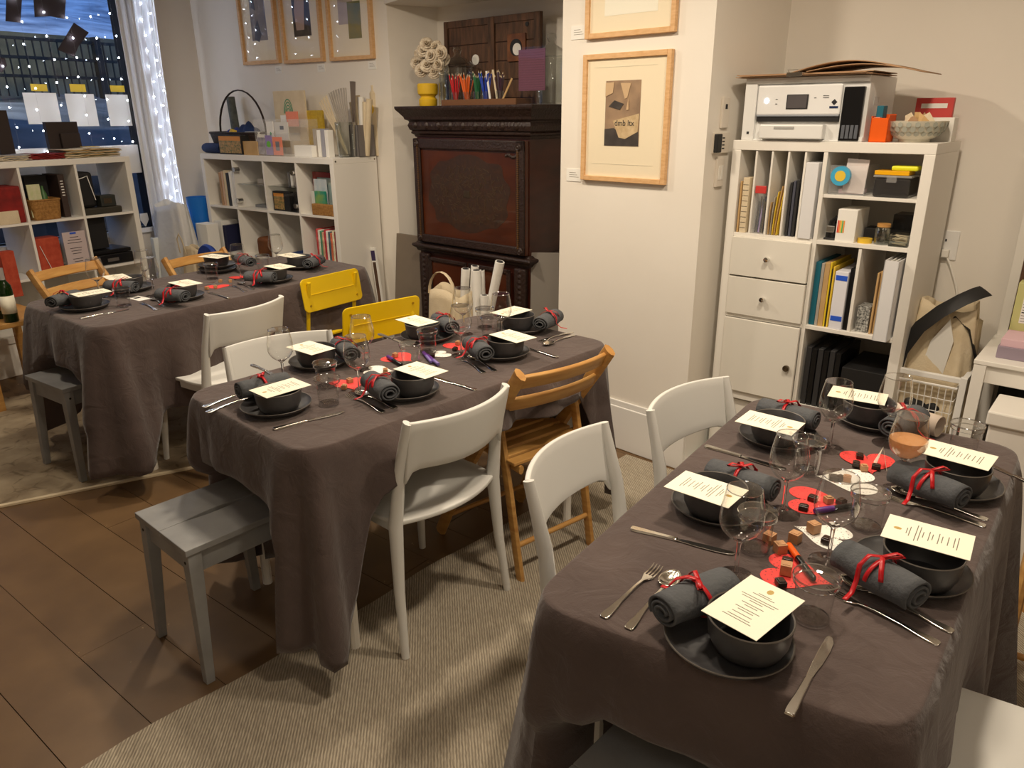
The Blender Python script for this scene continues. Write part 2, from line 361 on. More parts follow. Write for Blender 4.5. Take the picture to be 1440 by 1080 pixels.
# ================================================================== SETTING
def wall_seg(name, a, b, z0=0, z1=CEIL, t=0.10, m=wall_m, flip=1):
    """wall whose room face runs from a to b; thickness goes away from the room (left of a->b)"""
    a = Vector(a[:2]); b = Vector(b[:2]); d = (b - a); L = d.length; ang = math.atan2(d.y, d.x)
    o = MB().box(0, L, 0, t * flip, z0, z1).build(name, m, loc=(a.x, a.y, 0), rotz=ang)
    return struct(o)
K1 = FWW.w(0, 0)
E0 = FWL.w(2.10, 0)
A1 = FS.w(-0.20, 0.47); A2 = FS.w(1.45, 0.47)
PL = FP.w(0, 0); PR = FP.w(0.775, 0)
K2 = FR.w(0.005, 0.45); K3 = FR.w(3.6, 0.45)
K0 = FWW.w(-5.2, 0)
back_l = (-5.2, -0.6); back_r = (3.9, -0.6)
wall_seg('wall_left', FWL.w(-0.08, 0), E0)
wall_seg('wall_alcove_left', E0, A1, t=0.12)
wall_seg('wall_alcove', A1, A2)
# pillar: solid block between the alcove and the right bay
def poly_block(name, pts, z0, z1, m):
    return struct(MB().prism([(p[0], p[1]) for p in pts], z0, z1).build(name, m))
poly_block('wall_pillar', [PL, PR, K2, FR.w(0.005, 0.6), A2, FP.w(0.0, 0.9)], 0, CEIL, wall_m)
wall_seg('wall_right', K2, K3)
wall_seg('wall_side_right', K3, (3.9, -0.7))
wall_seg('wall_rear', (3.9, -0.6), (-5.3, -0.6))
wall_seg('wall_side_left', (-5.2, -0.7), (K0.x, K0.y))
# window wall with opening
WX0, WX1, WZ0, WZ1 = -3.7, -0.59, 0.77, 2.75
ww = thing('wall_window_side', '', 'wall'); del ww['label']; del ww['category']; ww['kind'] = 'structure'
ww.location = FWW.w(0, 0, 0); ww.rotation_euler = (0, 0, FWW.yaw)
box('wall_panel', wallg_m, WX1, 0.08, 0, 0.12, 0, CEIL, ww, 0)
box('wall_panel', wallg_m, -5.3, WX0, 0, 0.12, 0, CEIL, ww, 0)
box('wall_panel', wallg_m, WX0, WX1, 0, 0.12, 0, WZ0, ww, 0)
box('wall_panel', wallg_m, WX0, WX1, 0, 0.12, WZ1, CEIL, ww, 0)
wn = thing('window_1', '', 'window'); del wn['label']; del wn['category']; wn['kind'] = 'structure'
wn.location = FWW.w(0, 0, 0); wn.rotation_euler = (0, 0, FWW.yaw)
box('window_rail', trim_m, WX0, WX1, 0.02, 0.09, 1.18, 1.385, wn, .004)
box('window_sill', trim_m, WX0 - .03, WX1 + .03, -0.03, 0.10, 0.735, 0.77, wn, .004)
box('window_jamb', black_m, WX1 - .022, WX1, 0.01, 0.10, 0.77, WZ1, wn, 0)
box('window_jamb', trim_m, WX0, WX0 + .03, 0.01, 0.10, 0.77, WZ1, wn, 0)
box('window_head', trim_m, WX0, WX1, 0.01, 0.10, WZ1 - .03, WZ1, wn, 0)
box('window_pane', pane_m, WX0 + .02, WX1 - .02, 0.05, 0.056, 1.385, WZ1 - .03, wn, 0)
box('window_pane', pane_m, WX0 + .02, WX1 - .02, 0.05, 0.056, 0.77, 1.18, wn, 0)
# ceiling, soffit, floor
struct(MB().box(-6, 4.2, -0.8, 8.2, CEIL, CEIL + .1).build('ceiling', wall_m))
poly_block('trim_1', [E0, FWL.w(2.10, -0.02), FP.w(-0.02, -0.02), PL, FP.w(0, 0.9), A2, A1], 2.245, CEIL - .001, wall_m)
fl = struct(MB().box(-6, 4.2, -0.8, 8.2, -0.06, -0.022).build('floor', mat('floor_gap', (28, 18, 12), 0.9)))
PW = 0.212; pyaw = math.radians(-38)
pme = {}
org = P(150, 960, 0); pu = Vector((math.cos(pyaw), math.sin(pyaw))); pn = Vector((-pu.y, pu.x))
def in_room(x, y):
    q = Vector((x, y)) - Vector(FWL.o); 
    if (q.dot(FWL.n)) > .15: return False
    q = Vector((x, y)) - Vector(FWW.o)
    if q.dot(FWW.n) > .15: return False
    return -0.9 < y < 7.2 and -5.6 < x < 3.9
for i in range(-12, 34):
    off = random.uniform(0, 2.4)
    for k in range(-3, 4):
        Lp = 2.4; c = Vector((org.x, org.y)) + pn * (PW * (i + .5)) + pu * (off + k * Lp)
        if not any(in_room(*(c + pu * s)) for s in (-1.2, 0, 1.2)): continue
        var = (i * 7 + k * 3) % 5
        if var not in pme:
            mb = MB().box(-Lp / 2 + .0012, Lp / 2 - .0012, -PW / 2 + .0012, PW / 2 - .0012, -.0215, -0.0005 * (var % 3))
            o = mb.build('plank', floor_m, fl, bevel=.001, seg=1); pme[var] = o.data
        else:
            o = bpy.data.objects.new('plank', pme[var]); COL.objects.link(o); o.parent = fl
        o.location = (c.x, c.y, 0); o.rotation_euler = (0, 0, pyaw)
# baseboards
def bboard(name, fr, x0, x1, y, h=.255, t=.016):
    o = MB().box(x0, x1, -t, 0, 0, h - .03).box(x0, x1, -t * .6, 0, h - .03, h).build(name, trim_m, bevel=.004, loc=fr.w(0, y, 0), rotz=fr.yaw); return struct(o)
bboard('baseboard_pillar', FP, -0.01, 0.79, -0.001)
bboard('baseboard_left', FWL, 0, 2.10, -0.001, .2)
bboard('baseboard_right', FR, 0.03, 3.55, 0.449, .2)

# pillar side face: frame for switches
sd = (K2.xy - PR.xy); FPS = Frame(PR.x, PR.y, math.degrees(math.atan2(sd.y, sd.x)))
bb = MB().box(0.0, sd.length - .01, -.016, -.001, 0, .255).build('baseboard_pillar_side', trim_m, bevel=.004, loc=FPS.w(0, 0, 0), rotz=FPS.yaw); struct(bb)

# outdoor scene beyond the window
og = MB(); 
def gfn(u, v):
    x = -14 + 24 * u; y = .14 + 6.3 * v; return (x, y, .55 + .75 * min(1, v * 4) + .55 * v + .06 * math.sin(x * 2.1) * math.sin(y * 1.7))
og.grid(gfn, 30, 10); o = og.build('snowy_ground', mat('snowy_pavement', (40, 42, 44), 0.9, col2=(130, 136, 146), nscale=.9), loc=FWW.w(0, 0, 0), rotz=FWW.yaw, smooth=True)
struct(o); o.name = 'trim_2'
ow = MB().box(-14, 10, 6.6, 6.9, 0.2, 2.72).build('trim_3', conc_m, loc=FWW.w(0, 0, 0), rotz=FWW.yaw); struct(ow)
hill = MB().grid(lambda u, v: (-16 + 30 * u, 6.9 + 9 * v, 2.66 + 1.9 * v + .12 * math.sin(u * 31) * math.sin(v * 7)), 40, 14).build('trim_4', snow_m, loc=FWW.w(0, 0, 0), rotz=FWW.yaw, smooth=True); struct(hill)
fence = thing('iron_fence', 'dark iron bar fence outside in front of the concrete wall', 'fence', FWW.w(0, 6.1, 0), FWW.yaw)
for z in (2.60, 2.36, 2.12): box('rail', iron_m, -8, 6, -.02, .02, z - .02, z + .02, fence, 0)
bm0 = None
for i in range(90):
    x = -5.0 + i * .11
    if bm0 is None: bm0 = box('bar', iron_m, -.008, .008, -.008, .008, 1.86, 2.62, fence, 0); bm0.location.x = x
    else: c = bpy.data.objects.new('bar', bm0.data); COL.objects.link(c); c.parent = fence; c.location.x = x
for x in (-3.2, -.3, 2.6): box('fence_post', iron_m, x - .05, x + .05, -.05, .05, 1.2, 2.68, fence, 0)
lp = MB().cyl((2.35, 9, 3.0), (2.30, 9, 6.0), .03).cyl((2.5, 9, 3.0), (2.48, 9, 6.0), .02).build('street_pole', iron_m, loc=FWW.w(0, 0, 0), rotz=FWW.yaw); tag(lp, 'thin dark pole standing on the snow bank outside the window', 'pole')
area_light('street_lamp_light', FWW.w(-1, 4.6, 4.6), 0.6, 120, (1, .93, .62), rot=(math.radians(35), 0, FWW.yaw))

# rugs
rug_m = rug_mat('ribbed_flatweave', (168, 156, 138), (192, 180, 160), 48, 38)
rug2_m = rug_mat('faded_ornate_rug', (140, 124, 102), (176, 160, 134), 28, 30, ornate=True)
FG = Frame(-1.114, 1.488, 47.9)
def rug_pts(fr, x0, x1, y0, y1, wob, n=60):
    p = []
    for i in range(n + 1): x = x0 + (x1 - x0) * i / n; p.append((x, y1 + wob * math.sin(x * 9) * math.sin(x * 3.3 + 1)))
    return p
e = rug_pts(FG, -1.6, 2.50, 0, 0, .012)
poly = e + [(2.50, -2.1), (-1.6, -2.1)]
rg = MB().prism(poly, 0.001, 0.009).build('area_rug', rug_m, loc=(FG.o.x, FG.o.y, 0), rotz=FG.yaw)
tag(rg, 'large beige ribbed flatweave rug under the right-hand table', 'rug')
a = P(0, 712, 0); FG2 = Frame(a.x, a.y, 28)
rg2 = thing('ornate_rug', 'faded beige ornamental rug under the far left table', 'rug', (FG2.o.x, FG2.o.y, 0), FG2.yaw)
MB().prism([(-.75, 0), (1.15, 0), (1.15, 1.55), (-.75, 1.55)], 0.001, 0.008).build('rug_field', rug2_m, rg2)
MB().prism([(-.75, -.02), (1.15, -.02), (1.15, 0), (-.75, 0)], 0.001, 0.010).build('rug_binding', canvas_m, rg2)

# ================================================================== SHELF UNITS
def cube_unit(name, label, fr, cols, rows, top, base=0, depth=.39, bot_rows=None, back=False, outer=.038, inner=.016, cell=.335):
    t = thing(name, label, 'shelf', fr.w(0, 0, 0), fr.yaw)
    Wd = 2 * outer + cols * cell + (cols - 1) * inner; Hh = 2 * outer + rows * cell + (rows - 1) * inner
    z0 = top - Hh
    box('top_panel', white_m, 0, Wd, 0, depth, top - outer, top, t)
    box('bottom_panel', white_m, 0, Wd, 0, depth, z0, z0 + outer, t)
    box('side_panel', white_m, 0, outer, 0, depth, z0 + outer, top - outer, t)
    box('side_panel', white_m, Wd - outer, Wd, 0, depth, z0 + outer, top - outer, t)
    for c in range(1, cols):
        x = outer + c * cell + (c - 1) * inner
        box('divider', white_m, x, x + inner, .002, depth, z0 + outer, top - outer, t, .001)
    for r in range(1, rows):
        z = top - outer - r * cell - (r - 1) * inner
        for c in range(cols):
            x = outer + c * (cell + inner)
            box('shelf_board', white_m, x, x + cell, .002, depth, z - inner, z, t, .001)
    return t, Wd, z0
uR, WR, zR = cube_unit('cube_shelf', 'white cube shelf cabinet with two drawers and a door, printer on top', FR, 2, 3, 1.481)
uL, WL_, zL = cube_unit('cube_shelf', 'white cube shelf against the back left wall, basket and cards on top', FL, 4, 3, 1.324)
uW, WW_, zW = cube_unit('cube_shelf', 'white cube shelf standing below the dark window at far left', FW, 4, 3, 1.33)
box('plinth', white_m, 0.0, WR, .02, .37, 0, zR - .012, uR); box('shadow_gap_strip', black_m, .02, WR - .02, .04, .35, zR - .012, zR, uR, 0)  # black strip paints in the shade of the gap under the cabinet
box('plinth', white_m, 0, WL_, .01, .38, 0, zL, uL); box('plinth', white_m, 0, WW_, .01, .38, 0, zW, uW)
for y in (.02, .37): MB().cyl((WL_, y, 1.305), (WL_ + .002, y, 1.305), .006).build('screw_cap', brass_m, uL)
def cellx(c): return .038 + c * .351
def cellz(top, r): return top - .038 - r * .351 - .335     # floor height of a cell
# right unit inserts
z1 = cellz(1.481, 1); x0 = cellx(0)
for k in range(2):
    zz = z1 + .170 * k
    dr = box('drawer', whited_m, x0 + .002, x0 + .333, -.012, .36, zz + .002, zz + .165, uR, .002)
    MB().lathe([(.0, 0), (.007, 0), (.006, .012), (.011, .018), (.010, .026), (0, .027)], 14, M=Mt((x0 + .167, -.012, zz + .085), rx=PI / 2)).build('knob', chrome_m, dr, True)
z2 = cellz(1.481, 2)
dr = box('door', whited_m, x0 + .002, x0 + .333, -.012, .004, z2 + .002, z2 + .333, uR, .002)
MB().lathe([(.0, 0), (.012, 0), (.014, .008), (.013, .016), (0, .019)], 16, M=Mt((x0 + .300, -.012, z2 + .155), rx=PI / 2)).build('knob', brass_m, dr, True)
z0r = cellz(1.481, 0)
for k in range(1, 5): box('magazine_divider', white_m, x0 + .0665 * k - .004, x0 + .0665 * k + .004, .004, .35, z0r, z0r + .333, uR, .001)
x1 = cellx(1)
box('insert_shelf', white_m, x1, x1 + .335, .006, .37, z0r + .165, z0r + .177, uR, .001)
box('insert_divider', white_m, x1 + .162, x1 + .174, .006, .37, z1, z1 + .333, uR, .001)
# back panels so that the open cells read grey as in a shelf against the wall
for (u_, W_, tp) in ((uR, WR, 1.481), (uL, WL_, 1.324)):
    pass

# ---- helper: object standing in a unit frame, given by local box
def ubox(fr, name, label, cat, m, x0, x1, y0, y1, z0, z1, group=None, bevel=.002, parent=None):
    o = box(name, m, 0, x1 - x0, 0, y1 - y0, 0, z1 - z0, None, bevel, loc=fr.w(x0, y0, z0), rotz=fr.yaw)
    if label: tag(o, label, cat, group)
    return o

# ================================================================== TABLES AND CLOTHS
def table_with_cloth(tname, corners, phrase, hang, corner_hang, seed, rad=.09, side_hang=None, cfl=.06, push=()):
    """corners: four xy points, counterclockwise"""
    cs = [Vector(c) for c in corners]; c0 = sum(cs, Vector((0, 0))) / 4
    t = thing('dining_table', 'rectangular folding table hidden under the cloth ' + phrase, 'table', (c0.x, c0.y, 0))
    ins = [(c - c0) * .90 for c in cs]
    MB().prism([(p.x, p.y) for p in ins], .715, .744).build('tabletop', white_m, t)
    for p in ins:
        q = p * .86; MB().cyl((q.x, q.y, 0), (q.x, q.y, .715), .017, 10).build('leg', white_m, t)
    # perimeter
    rnd = random.Random(seed); per = []
    n = 4
    for i in range(n):
        c = cs[i]; a = (cs[i - 1] - c).normalized(); b = (cs[(i + 1) % n] - c).normalized()
        pa = c + a * rad; pb = c + b * rad
        for k in range(9):
            s = k / 8; q = (1 - s) ** 2 * pa + 2 * s * (1 - s) * c + s ** 2 * pb
            nn = (-(a + b)).normalized() if 0 < s < 1 else None
            na = Vector((-a.y, a.x)); na = na if na.dot(c - c0) > 0 else -na
            nb = Vector((-b.y, b.x)); nb = nb if nb.dot(c - c0) > 0 else -nb
            nrm = (na * (1 - s) + nb * s).normalized(); per.append((q, nrm, 1.0, i, s))
        nxt = cs[(i + 1) % n]; pc = nxt + (c - nxt).normalized() * rad; L = (pc - pb).length; st = int(L / .03)
        for k in range(1, st):
            s = k / st; q = pb.lerp(pc, s); nb2 = Vector((-b.y, b.x)); nb2 = nb2 if nb2.dot(c - c0) > 0 else -nb2
            d = min(s * L, (1 - s) * L); per.append((q, nb2, math.exp(-(d / .06) ** 2), i, s))
    K = len(per); rows = 26; vs = []; acc = 0; arc = []
    for i, p in enumerate(per): arc.append(acc); acc += (per[(i + 1) % K][0] - p[0]).length
    ph = [rnd.uniform(0, 6) for _ in range(6)]
    drops = []
    for i, (q, nr, cw, side, s) in enumerate(per):
        h = (side_hang[side] if side_hang else hang)
        hh = h + (corner_hang - h) * cw; drops.append(min(hh + .012 * math.sin(arc[i] * 9 + ph[0]), .735))
    # smooth drops
    for _ in range(3): drops = [(drops[i - 1] + drops[i] * 2 + drops[(i + 1) % K]) / 4 for i in range(K)]
    for r in range(rows + 1):
        t_ = r / rows; base = []
        for i, (q, nr, cw, side, s) in enumerate(per):
            d = drops[i] * t_ ** 1.25; g = arc[i]
            wave = (.026 * math.sin(g * 19 + ph[1] + t_ * 1.3) + .016 * math.sin(g * 37 + ph[2] - t_) + .012 * math.sin(g * 9 + ph[3])) * (t_ ** 1.2)
            flare = .012 * (1 - math.exp(-d * 40)) + .035 * t_ + cw * cfl * t_ ** 1.3
            cwv = cw * .045 * math.sin((s if cw == 1.0 else (s if s < .5 else s - 1)) * (3 * PI if cw == 1.0 else 40) + ph[4]) * t_
            zz = .7505 - d if r else .7505
            base.append([q + nr * ((flare + wave + cwv) if r else 0), nr, zz])
        am = [0] * K
        for i, (p2, nr, zz) in enumerate(base):
            p3 = p2.copy()
            for (pcx, pcy, pyw, hx, hy, tz) in push:
                if zz < tz + .13:
                    sh = max(0, zz - tz) * 1.5
                    for _ in range(40):
                        dd = p3 - Vector((pcx, pcy)); lx = dd.x * math.cos(pyw) + dd.y * math.sin(pyw); ly = -dd.x * math.sin(pyw) + dd.y * math.cos(pyw)
                        if abs(lx) < hx - sh and abs(ly) < hy - sh: p3 = p3 - nr * .01; am[i] += .01
                        else: break
        am = [max(am[(i + k) % K] for k in (-2, -1, 0, 1, 2)) for i in range(K)]
        for _ in range(10): am = [(am[i - 1] + 2 * am[i] + am[(i + 1) % K]) / 4 for i in range(K)]
        for i, (p2, nr, zz) in enumerate(base):
            p2 = p2 - nr * am[i]; vs.append((p2.x, p2.y, zz))
    # inner rings for the top
    top0 = len(vs); rings = 14
    for r in range(1, rings + 1):
        f = 1 - (r / rings) ** 2.2 if r > 2 else (1, .997, .985)[r]
        for i, (q, nr, cw, side, s) in enumerate(per):
            p2 = c0 + (q - c0) * f; hgt = .7525 if r < rings else .7525
            hgt += .0006 * math.sin(p2.x * 31 + p2.y * 17 + ph[5])
            vs.append((p2.x, p2.y, hgt))
    fs = []
    for r in range(rows):
        for i in range(K): fs.append((r * K + i, r * K + (i + 1) % K, (r + 1) * K + (i + 1) % K, (r + 1) * K + i))
    prev = 0
    for r in range(rings):
        cur = top0 + r * K
        for i in range(K): fs.append((prev + i, cur + i, cur + (i + 1) % K, prev + (i + 1) % K))
        prev = cur
    vs = [(x - c0.x, y - c0.y, z) for x, y, z in vs]
    mb = MB(); mb.v = vs; mb.f = fs
    o = mb.build('tablecloth', cloth_m, None, smooth='all', loc=(c0.x, c0.y, 0))
    md = o.modifiers.new('solid', 'SOLIDIFY'); md.thickness = .0016; md.offset = 1
    dis = bpy.data.textures.new('wr' + str(seed), 'CLOUDS'); dis.noise_scale = .16; dis.noise_depth = 2
    tag(o, 'dark taupe linen tablecloth draped over ' + phrase, 'tablecloth')
    return o
TZ = .7535
T3 = [(.024, 1.149), (.768, 2.189), (1.339, 1.788), (.559, .821)]
T2 = [(-1.05, 2.244), (-.13, 3.24), (.385, 2.77), (-.55, 1.779)]
T1 = [(-2.34, 3.50), (-1.40, 4.80), (-.82, 4.32), (-1.744, 3.018)]
table_with_cloth('t', T3, 'the right-hand foreground table', .55, .72, 3, side_hang=[.28, .5, .70, .70], push=[(.235, .94, math.radians(-43), .215, .205, .46)])
table_with_cloth('t', T2, 'the middle table', .46, .63, 5, side_hang=[.46, .46, .14, .60], cfl=.015, push=[(-.915, 2.045, math.radians(48), .185, .175, .46)])
table_with_cloth('t', T1, 'the far left table', .46, .64, 9, side_hang=[.45, .45, .44, .40], push=[(-2.03, 3.325, math.radians(-35), .185, .175, .46)])

# ================================================================== CHAIRS
def white_chair(kind):
    t = thing('dining_chair', '', 'chair', group='white plastic dining chairs')
    lo, hi = (.635, .785) if kind == 1 else (.60, .80)
    def back(u, v):
        s = -1 + 2 * u; x = .200 * s; y = -.228 - .055 * (1 - s * s) - .035 * v
        if kind == 1: zb = lo - .012 * (1 - s * s) - (.05 * abs(s) ** 14); zt = hi
        else: zb = .52 + .085 * (1 - s ** 2) ; zt = .80 - .012 * s * s
        return (x, y, zb + (zt - zb) * v)
    b = MB().grid(back, 20, 6).build('backrest', plas_m, t, 'all', solid=.014, bevel=.004)
    def seat(u, v):
        s = -1 + 2 * u; q = v
        wdt = .225 - .012 * q; y = -.20 + .42 * q
        if q < .3: y -= .0; wdt *= (1 - .10 * (1 - q / .3) ** 2)
        if q == 0: y += 0
        y -= .05 * (1 - s * s) * (1 - q) ** 2
        y += .012 * (1 - s * s) * q
        return (wdt * s, y, .448 - .004 * (1 - s * s) * math.sin(PI * min(1, q * 1.1)))
    MB().grid(seat, 14, 14).build('seat', plas_m, t, 'all', solid=.016, bevel=.004)
    for s in (-1, 1):
        if kind == 1: pts = [(.235 * s, -.225, 0), (.222 * s, -.20, .22), (.210 * s, -.188, .44), (.203 * s, -.212, .62), (.202 * s, -.258, .785)]; r = [.013, .017, .023, .019, .015]; ry = [.013, .017, .022, .016, .010]
        else: pts = [(.235 * s, -.225, 0), (.222 * s, -.20, .22), (.215 * s, -.188, .44), (.224 * s, -.205, .56), (.232 * s, -.238, .665)]; r = [.013, .017, .024, .021, .018]; ry = [.013, .017, .022, .018, .015]
        MB().tube(pts, r, 10, ry, up=(0, 1, 0)).build('leg', plas_m, t, True)
        MB().tube([(.222 * s, .205, 0), (.208 * s, .19, .22), (.198 * s, .178, .435)], [.013, .017, .021], 10, up=(0, 1, 0)).build('leg', plas_m, t, True)
    MB().box(-.2, .2, .165, .19, .405, .436).box(-.205, -.185, -.18, .18, .405, .436).box(.185, .205, -.18, .18, .405, .436).build('seat_frame', plas_m, t, bevel=.003)
    return Proto(t)
wc1 = white_chair(1)
def face(a, b):   # midpoint + yaw from the rear feet (left foot, right foot seen from behind), chair looking to +y
    d = b - a; yaw = math.atan2(d.y, d.x); m = (a + b) / 2; n = Vector((-d.y, d.x, 0)).normalized()
    return m + n * .225, yaw
pA, yA = face(P(578, 923, 0), P(718, 828, 0)); pA.z = .009; pA -= Vector((math.cos(yA), math.sin(yA), 0)) * .02
wc1.put(pA, yA, 'white plastic chair pulled out beside the middle table, its seat in full view', 'white plastic dining chairs')
a = P(291, 447, .78); b = P(397, 420, .78); d = (b - a).normalized(); n = Vector((-d.y, d.x, 0)); c = (a + b) / 2 + n * .26; c.z = .008
wc1.put(c, math.atan2(d.y, d.x), 'white plastic chair with its back to the camera at the far left table', 'white plastic dining chairs')
a = P(319, 490, .78); b = P(460, 466, .78); d = (a - b); d.z = 0; d.normalize(); n = Vector((-d.y, d.x, 0)); c = (a + b) / 2 + n * .26; c.z = 0
wc1.put(c, math.atan2(d.y, d.x), 'white plastic chair facing us across the near end of the middle table', 'white plastic dining chairs')
a = P(752, 690, .72); b = P(858, 668, .72); d = (b - a); d.z = 0; d.normalize()
a = P(755, 676, .79); b = P(857, 650, .74); 
def chair_at(prot, pl, zl, pr, zr, label, back=.26, z=.009):
    a = P(*pl, zl); b = P(*pr, zr); d = b - a; d.z = 0; d.normalize(); n = Vector((-d.y, d.x, 0)); c = (a + b) / 2 + n * back; c.z = z
    return prot.put(c, math.atan2(d.y, d.x), label, 'white plastic dining chairs')
chair_at(wc1, (838, 610), .775, (755, 676), .775, 'white plastic chair with an arched gap under its back, near side of the right table')
chair_at(wc1, (1008.6, 541.7), .775, (925, 580), .775, 'white plastic chair at the far corner of the right table, beside the pillar')
# chair at bottom right: only its seat shows
a = P(1313, 962, .45); yw = math.radians(56); c = a - Vector((math.cos(yw), math.sin(yw), 0)) * .213 - Vector((-math.sin(yw), math.cos(yw), 0)) * .12; c.z = .009
wc1.put(c, yw, 'white chair whose flat seat fills the bottom right corner', 'white plastic dining chairs')

# yellow metal chairs
def rrect(w, h, r, n=6):
    p = []
    for cx, cy, a0 in ((w - r, h - r, 0), (-w + r, h - r, PI / 2), (-w + r, -h + r, PI), (w - r, -h + r, 1.5 * PI)):
        for k in range(n + 1): a = a0 + PI / 2 * k / n; p.append((cx + r * math.cos(a), cy + r * math.sin(a)))
    return p
t = thing('metal_chair', '', 'chair', group='yellow metal chairs')
Mb = Mt((0, -.235, .70), rx=PI / 2 - math.radians(8))
bk = MB().prism(rrect(.205, .088, .028), -.004, .004, Mb).build('backrest', yel_m, t, bevel=.003)
MB().box(-.15, .15, -.002, .002, -.0075, .0075, Mb).build('embossed_rib', yel_m, bk, bevel=.001)
for x in (-.165, .165):
    for z in (-.055, .055): MB().cyl(Mb @ Vector((x, z, -.008)), Mb @ Vector((x, z, .008)), .006, 8).build('rivet', yeld_m, bk)
    MB().tube([(x, -.225, 0), (x, -.205, .30), (x, -.20, .46), (x, -.222, .62), (x, -.247, .77)], .0115, 8, .009).build('leg', yel_m, t, True)
    MB().tube([(x, .20, 0), (x, .185, .43)], .0115, 8, .009).build('leg', yel_m, t, True)
MB().prism(rrect(.20, .20, .03), .44, .455).build('seat', yel_m, t, bevel=.004)
MB().tube([(-.165, -.21, .25), (.165, -.21, .25)], .007, 8).build('stretcher', yel_m, t, True)
yc = Proto(t)
def yput(pl, pr, z, label, back=.245, z0=.0):
    a = P(*pl, z); b = P(*pr, z); d = b - a; d.z = 0; d.normalize(); n = Vector((-d.y, d.x, 0)); c = (a + b) / 2 + n * back; c.z = z0
    return yc.put(c, math.atan2(d.y, d.x), label, 'yellow metal chairs')
yput((423, 396), (508, 377), .785, 'yellow metal chair with its back to the camera at the far left table')
yput((586, 414), (478, 434), .785, 'yellow metal chair facing us across the middle table')

# folding wooden chairs
t = thing('folding_chair', '', 'chair', group='wooden folding chairs')
for s in (-1, 1):
    x = .205 * s
    MB().tube([(x, .26, 0), (x, .10, .30), (x, -.10, .60), (x, -.19, .72), (x, -.245, .80)], .0155, 8, .028, up=(1, 0, 0)).build('upright', oak_m, t, True)
    x = .178 * s
    MB().tube([(x, -.21, 0), (x, -.150, .33), (x, -.095, .59)], .0115, 8, .021, up=(1, 0, 0)).build('leg', oak_m, t, True)
    MB().cyl((.19 * s, -.095, .585), (.222 * s, -.095, .585), .009, 10).build('pivot_bolt', brass_m, t)
    x = .155 * s
    MB().tube([(x, -.19, .425), (x, .20, .455)], .011, 8, .018, up=(1, 0, 0)).build('seat_rail', oak_m, t, True)
for k in range(7):
    y = -.165 + k * .057; MB().box(-.185, .185, y - .022, y + .022, .445 + k * .002, .458 + k * .002).build('seat_slat', oak_m, t, bevel=.003)
def backslat(z, y0, hh):
    def f(u, v):
        s = -1 + 2 * u; return (.20 * s, y0 - .03 * (1 - s * s) - (v - .5) * hh * .5, z + (v - .5) * hh)
    MB().grid(f, 14, 2).build('back_slat', oak_m, t, 'all', solid=.016, bevel=.004)
backslat(.765, -.222, .048); backslat(.675, -.176, .048)
MB().tube([(-.178, -.188, .13), (.178, -.188, .13)], .010, 10).build('stretcher', oak_m, t, True)
MB().tube([(-.2, .21, .09), (.2, .21, .09)], .010, 10).build('stretcher', oak_m, t, True)
fc = Proto(t)
a = P(718, 524, .80); b = P(843, 490, .80)
d = b - a; d.z = 0; d.normalize(); n = Vector((-d.y, d.x, 0)); c = (a + b) / 2 + n * .195; c.z = .006
fc.put(c, math.atan2(d.y, d.x), 'slatted wooden folding chair at the far corner of the middle table', 'wooden folding chairs')
def fput(pl, pr, z, label, z0=.008):
    a = P(*pl, z); b = P(*pr, z); d = b - a; d.z = 0; d.normalize(); n = Vector((-d.y, d.x, 0)); c = (a + b) / 2 + n * .245; c.z = z0
    return fc.put(c, math.atan2(d.y, d.x), label, 'wooden folding chairs')
fput((148, 362), (22, 388), .80, 'wooden folding chair behind the near end of the far left table')
fput((320, 350), (222, 368), .80, 'wooden folding chair behind the far left table, below the white plastic bag')
# right-bottom wooden foot: chair beyond table 3
c = P(1425, 968, 0) + Vector((.22, .0, 0)); c.z = .009
fput2 = fc.put(c + Vector((.05, .08, 0)), math.radians(142), 'wooden folding chair of which only a foot shows at the right edge', 'wooden folding chairs')

# stools
t = thing('stool', '', 'stool', group='grey wooden stools')
Lh, Wh = .175, .165
def half(s):
    pts = [(-Lh, s * .0008)]
    for k in range(0, 13):
        x = -.10 + .20 * k / 12; pts.append((x, s * (.0008 + .011 * math.sin(PI * k / 12) ** 1.0)))
    pts += [(Lh, s * .0008), (Lh, s * Wh), (-Lh, s * Wh)]
    return pts
for s in (-1, 1): MB().prism(half(s), .432, .452).build('seat_board', stool_m, t, bevel=.002)
for sx in (-1, 1):
    MB().box(sx * .150 - .009, sx * .150 + .009, -.135, .135, .362, .432).build('apron', stool_m, t, bevel=.001)
    MB().box(-.145, .145, sx * .14 - .009, sx * .14 + .009, .362, .432).build('apron', stool_m, t, bevel=.001)
    for sy in (-1, 1):
        mb = MB(); vs = []
        for (z, o_, h) in ((0, .022, .0135), (.432, 0, .021)):
            cx, cy = sx * (.147 + o_), sy * (.137 + o_)
            vs += [(cx - h, cy - h, z), (cx + h, cy - h, z), (cx + h, cy + h, z), (cx - h, cy + h, z)]
        mb.add(vs, [(0, 3, 2, 1), (4, 5, 6, 7), (0, 1, 5, 4), (1, 2, 6, 5), (2, 3, 7, 6), (3, 0, 4, 7)])
        lg = mb.build('leg', stool_m, t, bevel=.002)
        MB().cyl((sx * .1685, sy * .137, .40), (sx * .1705, sy * .137, .40), .005, 8).build('bolt_head', black_m, lg)
st = Proto(t)
cs = [P(*q, .45) for q in [(197, 715), (265, 776), (409, 712), (333, 672)]]
c = sum(cs, Vector()) / 4; c.z = 0
st.put(c, math.radians(48), 'grey wooden stool standing on the brown floor at the end of the middle table', 'grey wooden stools')
cs = [P(*q, .45) for q in [(33, 529), (93, 552)]]
d = (cs[1] - cs[0]); d.z = 0; d.normalize(); n = Vector((-d.y, d.x, 0)); c = (cs[0] + cs[1]) / 2 + n * .16; c.z = .008
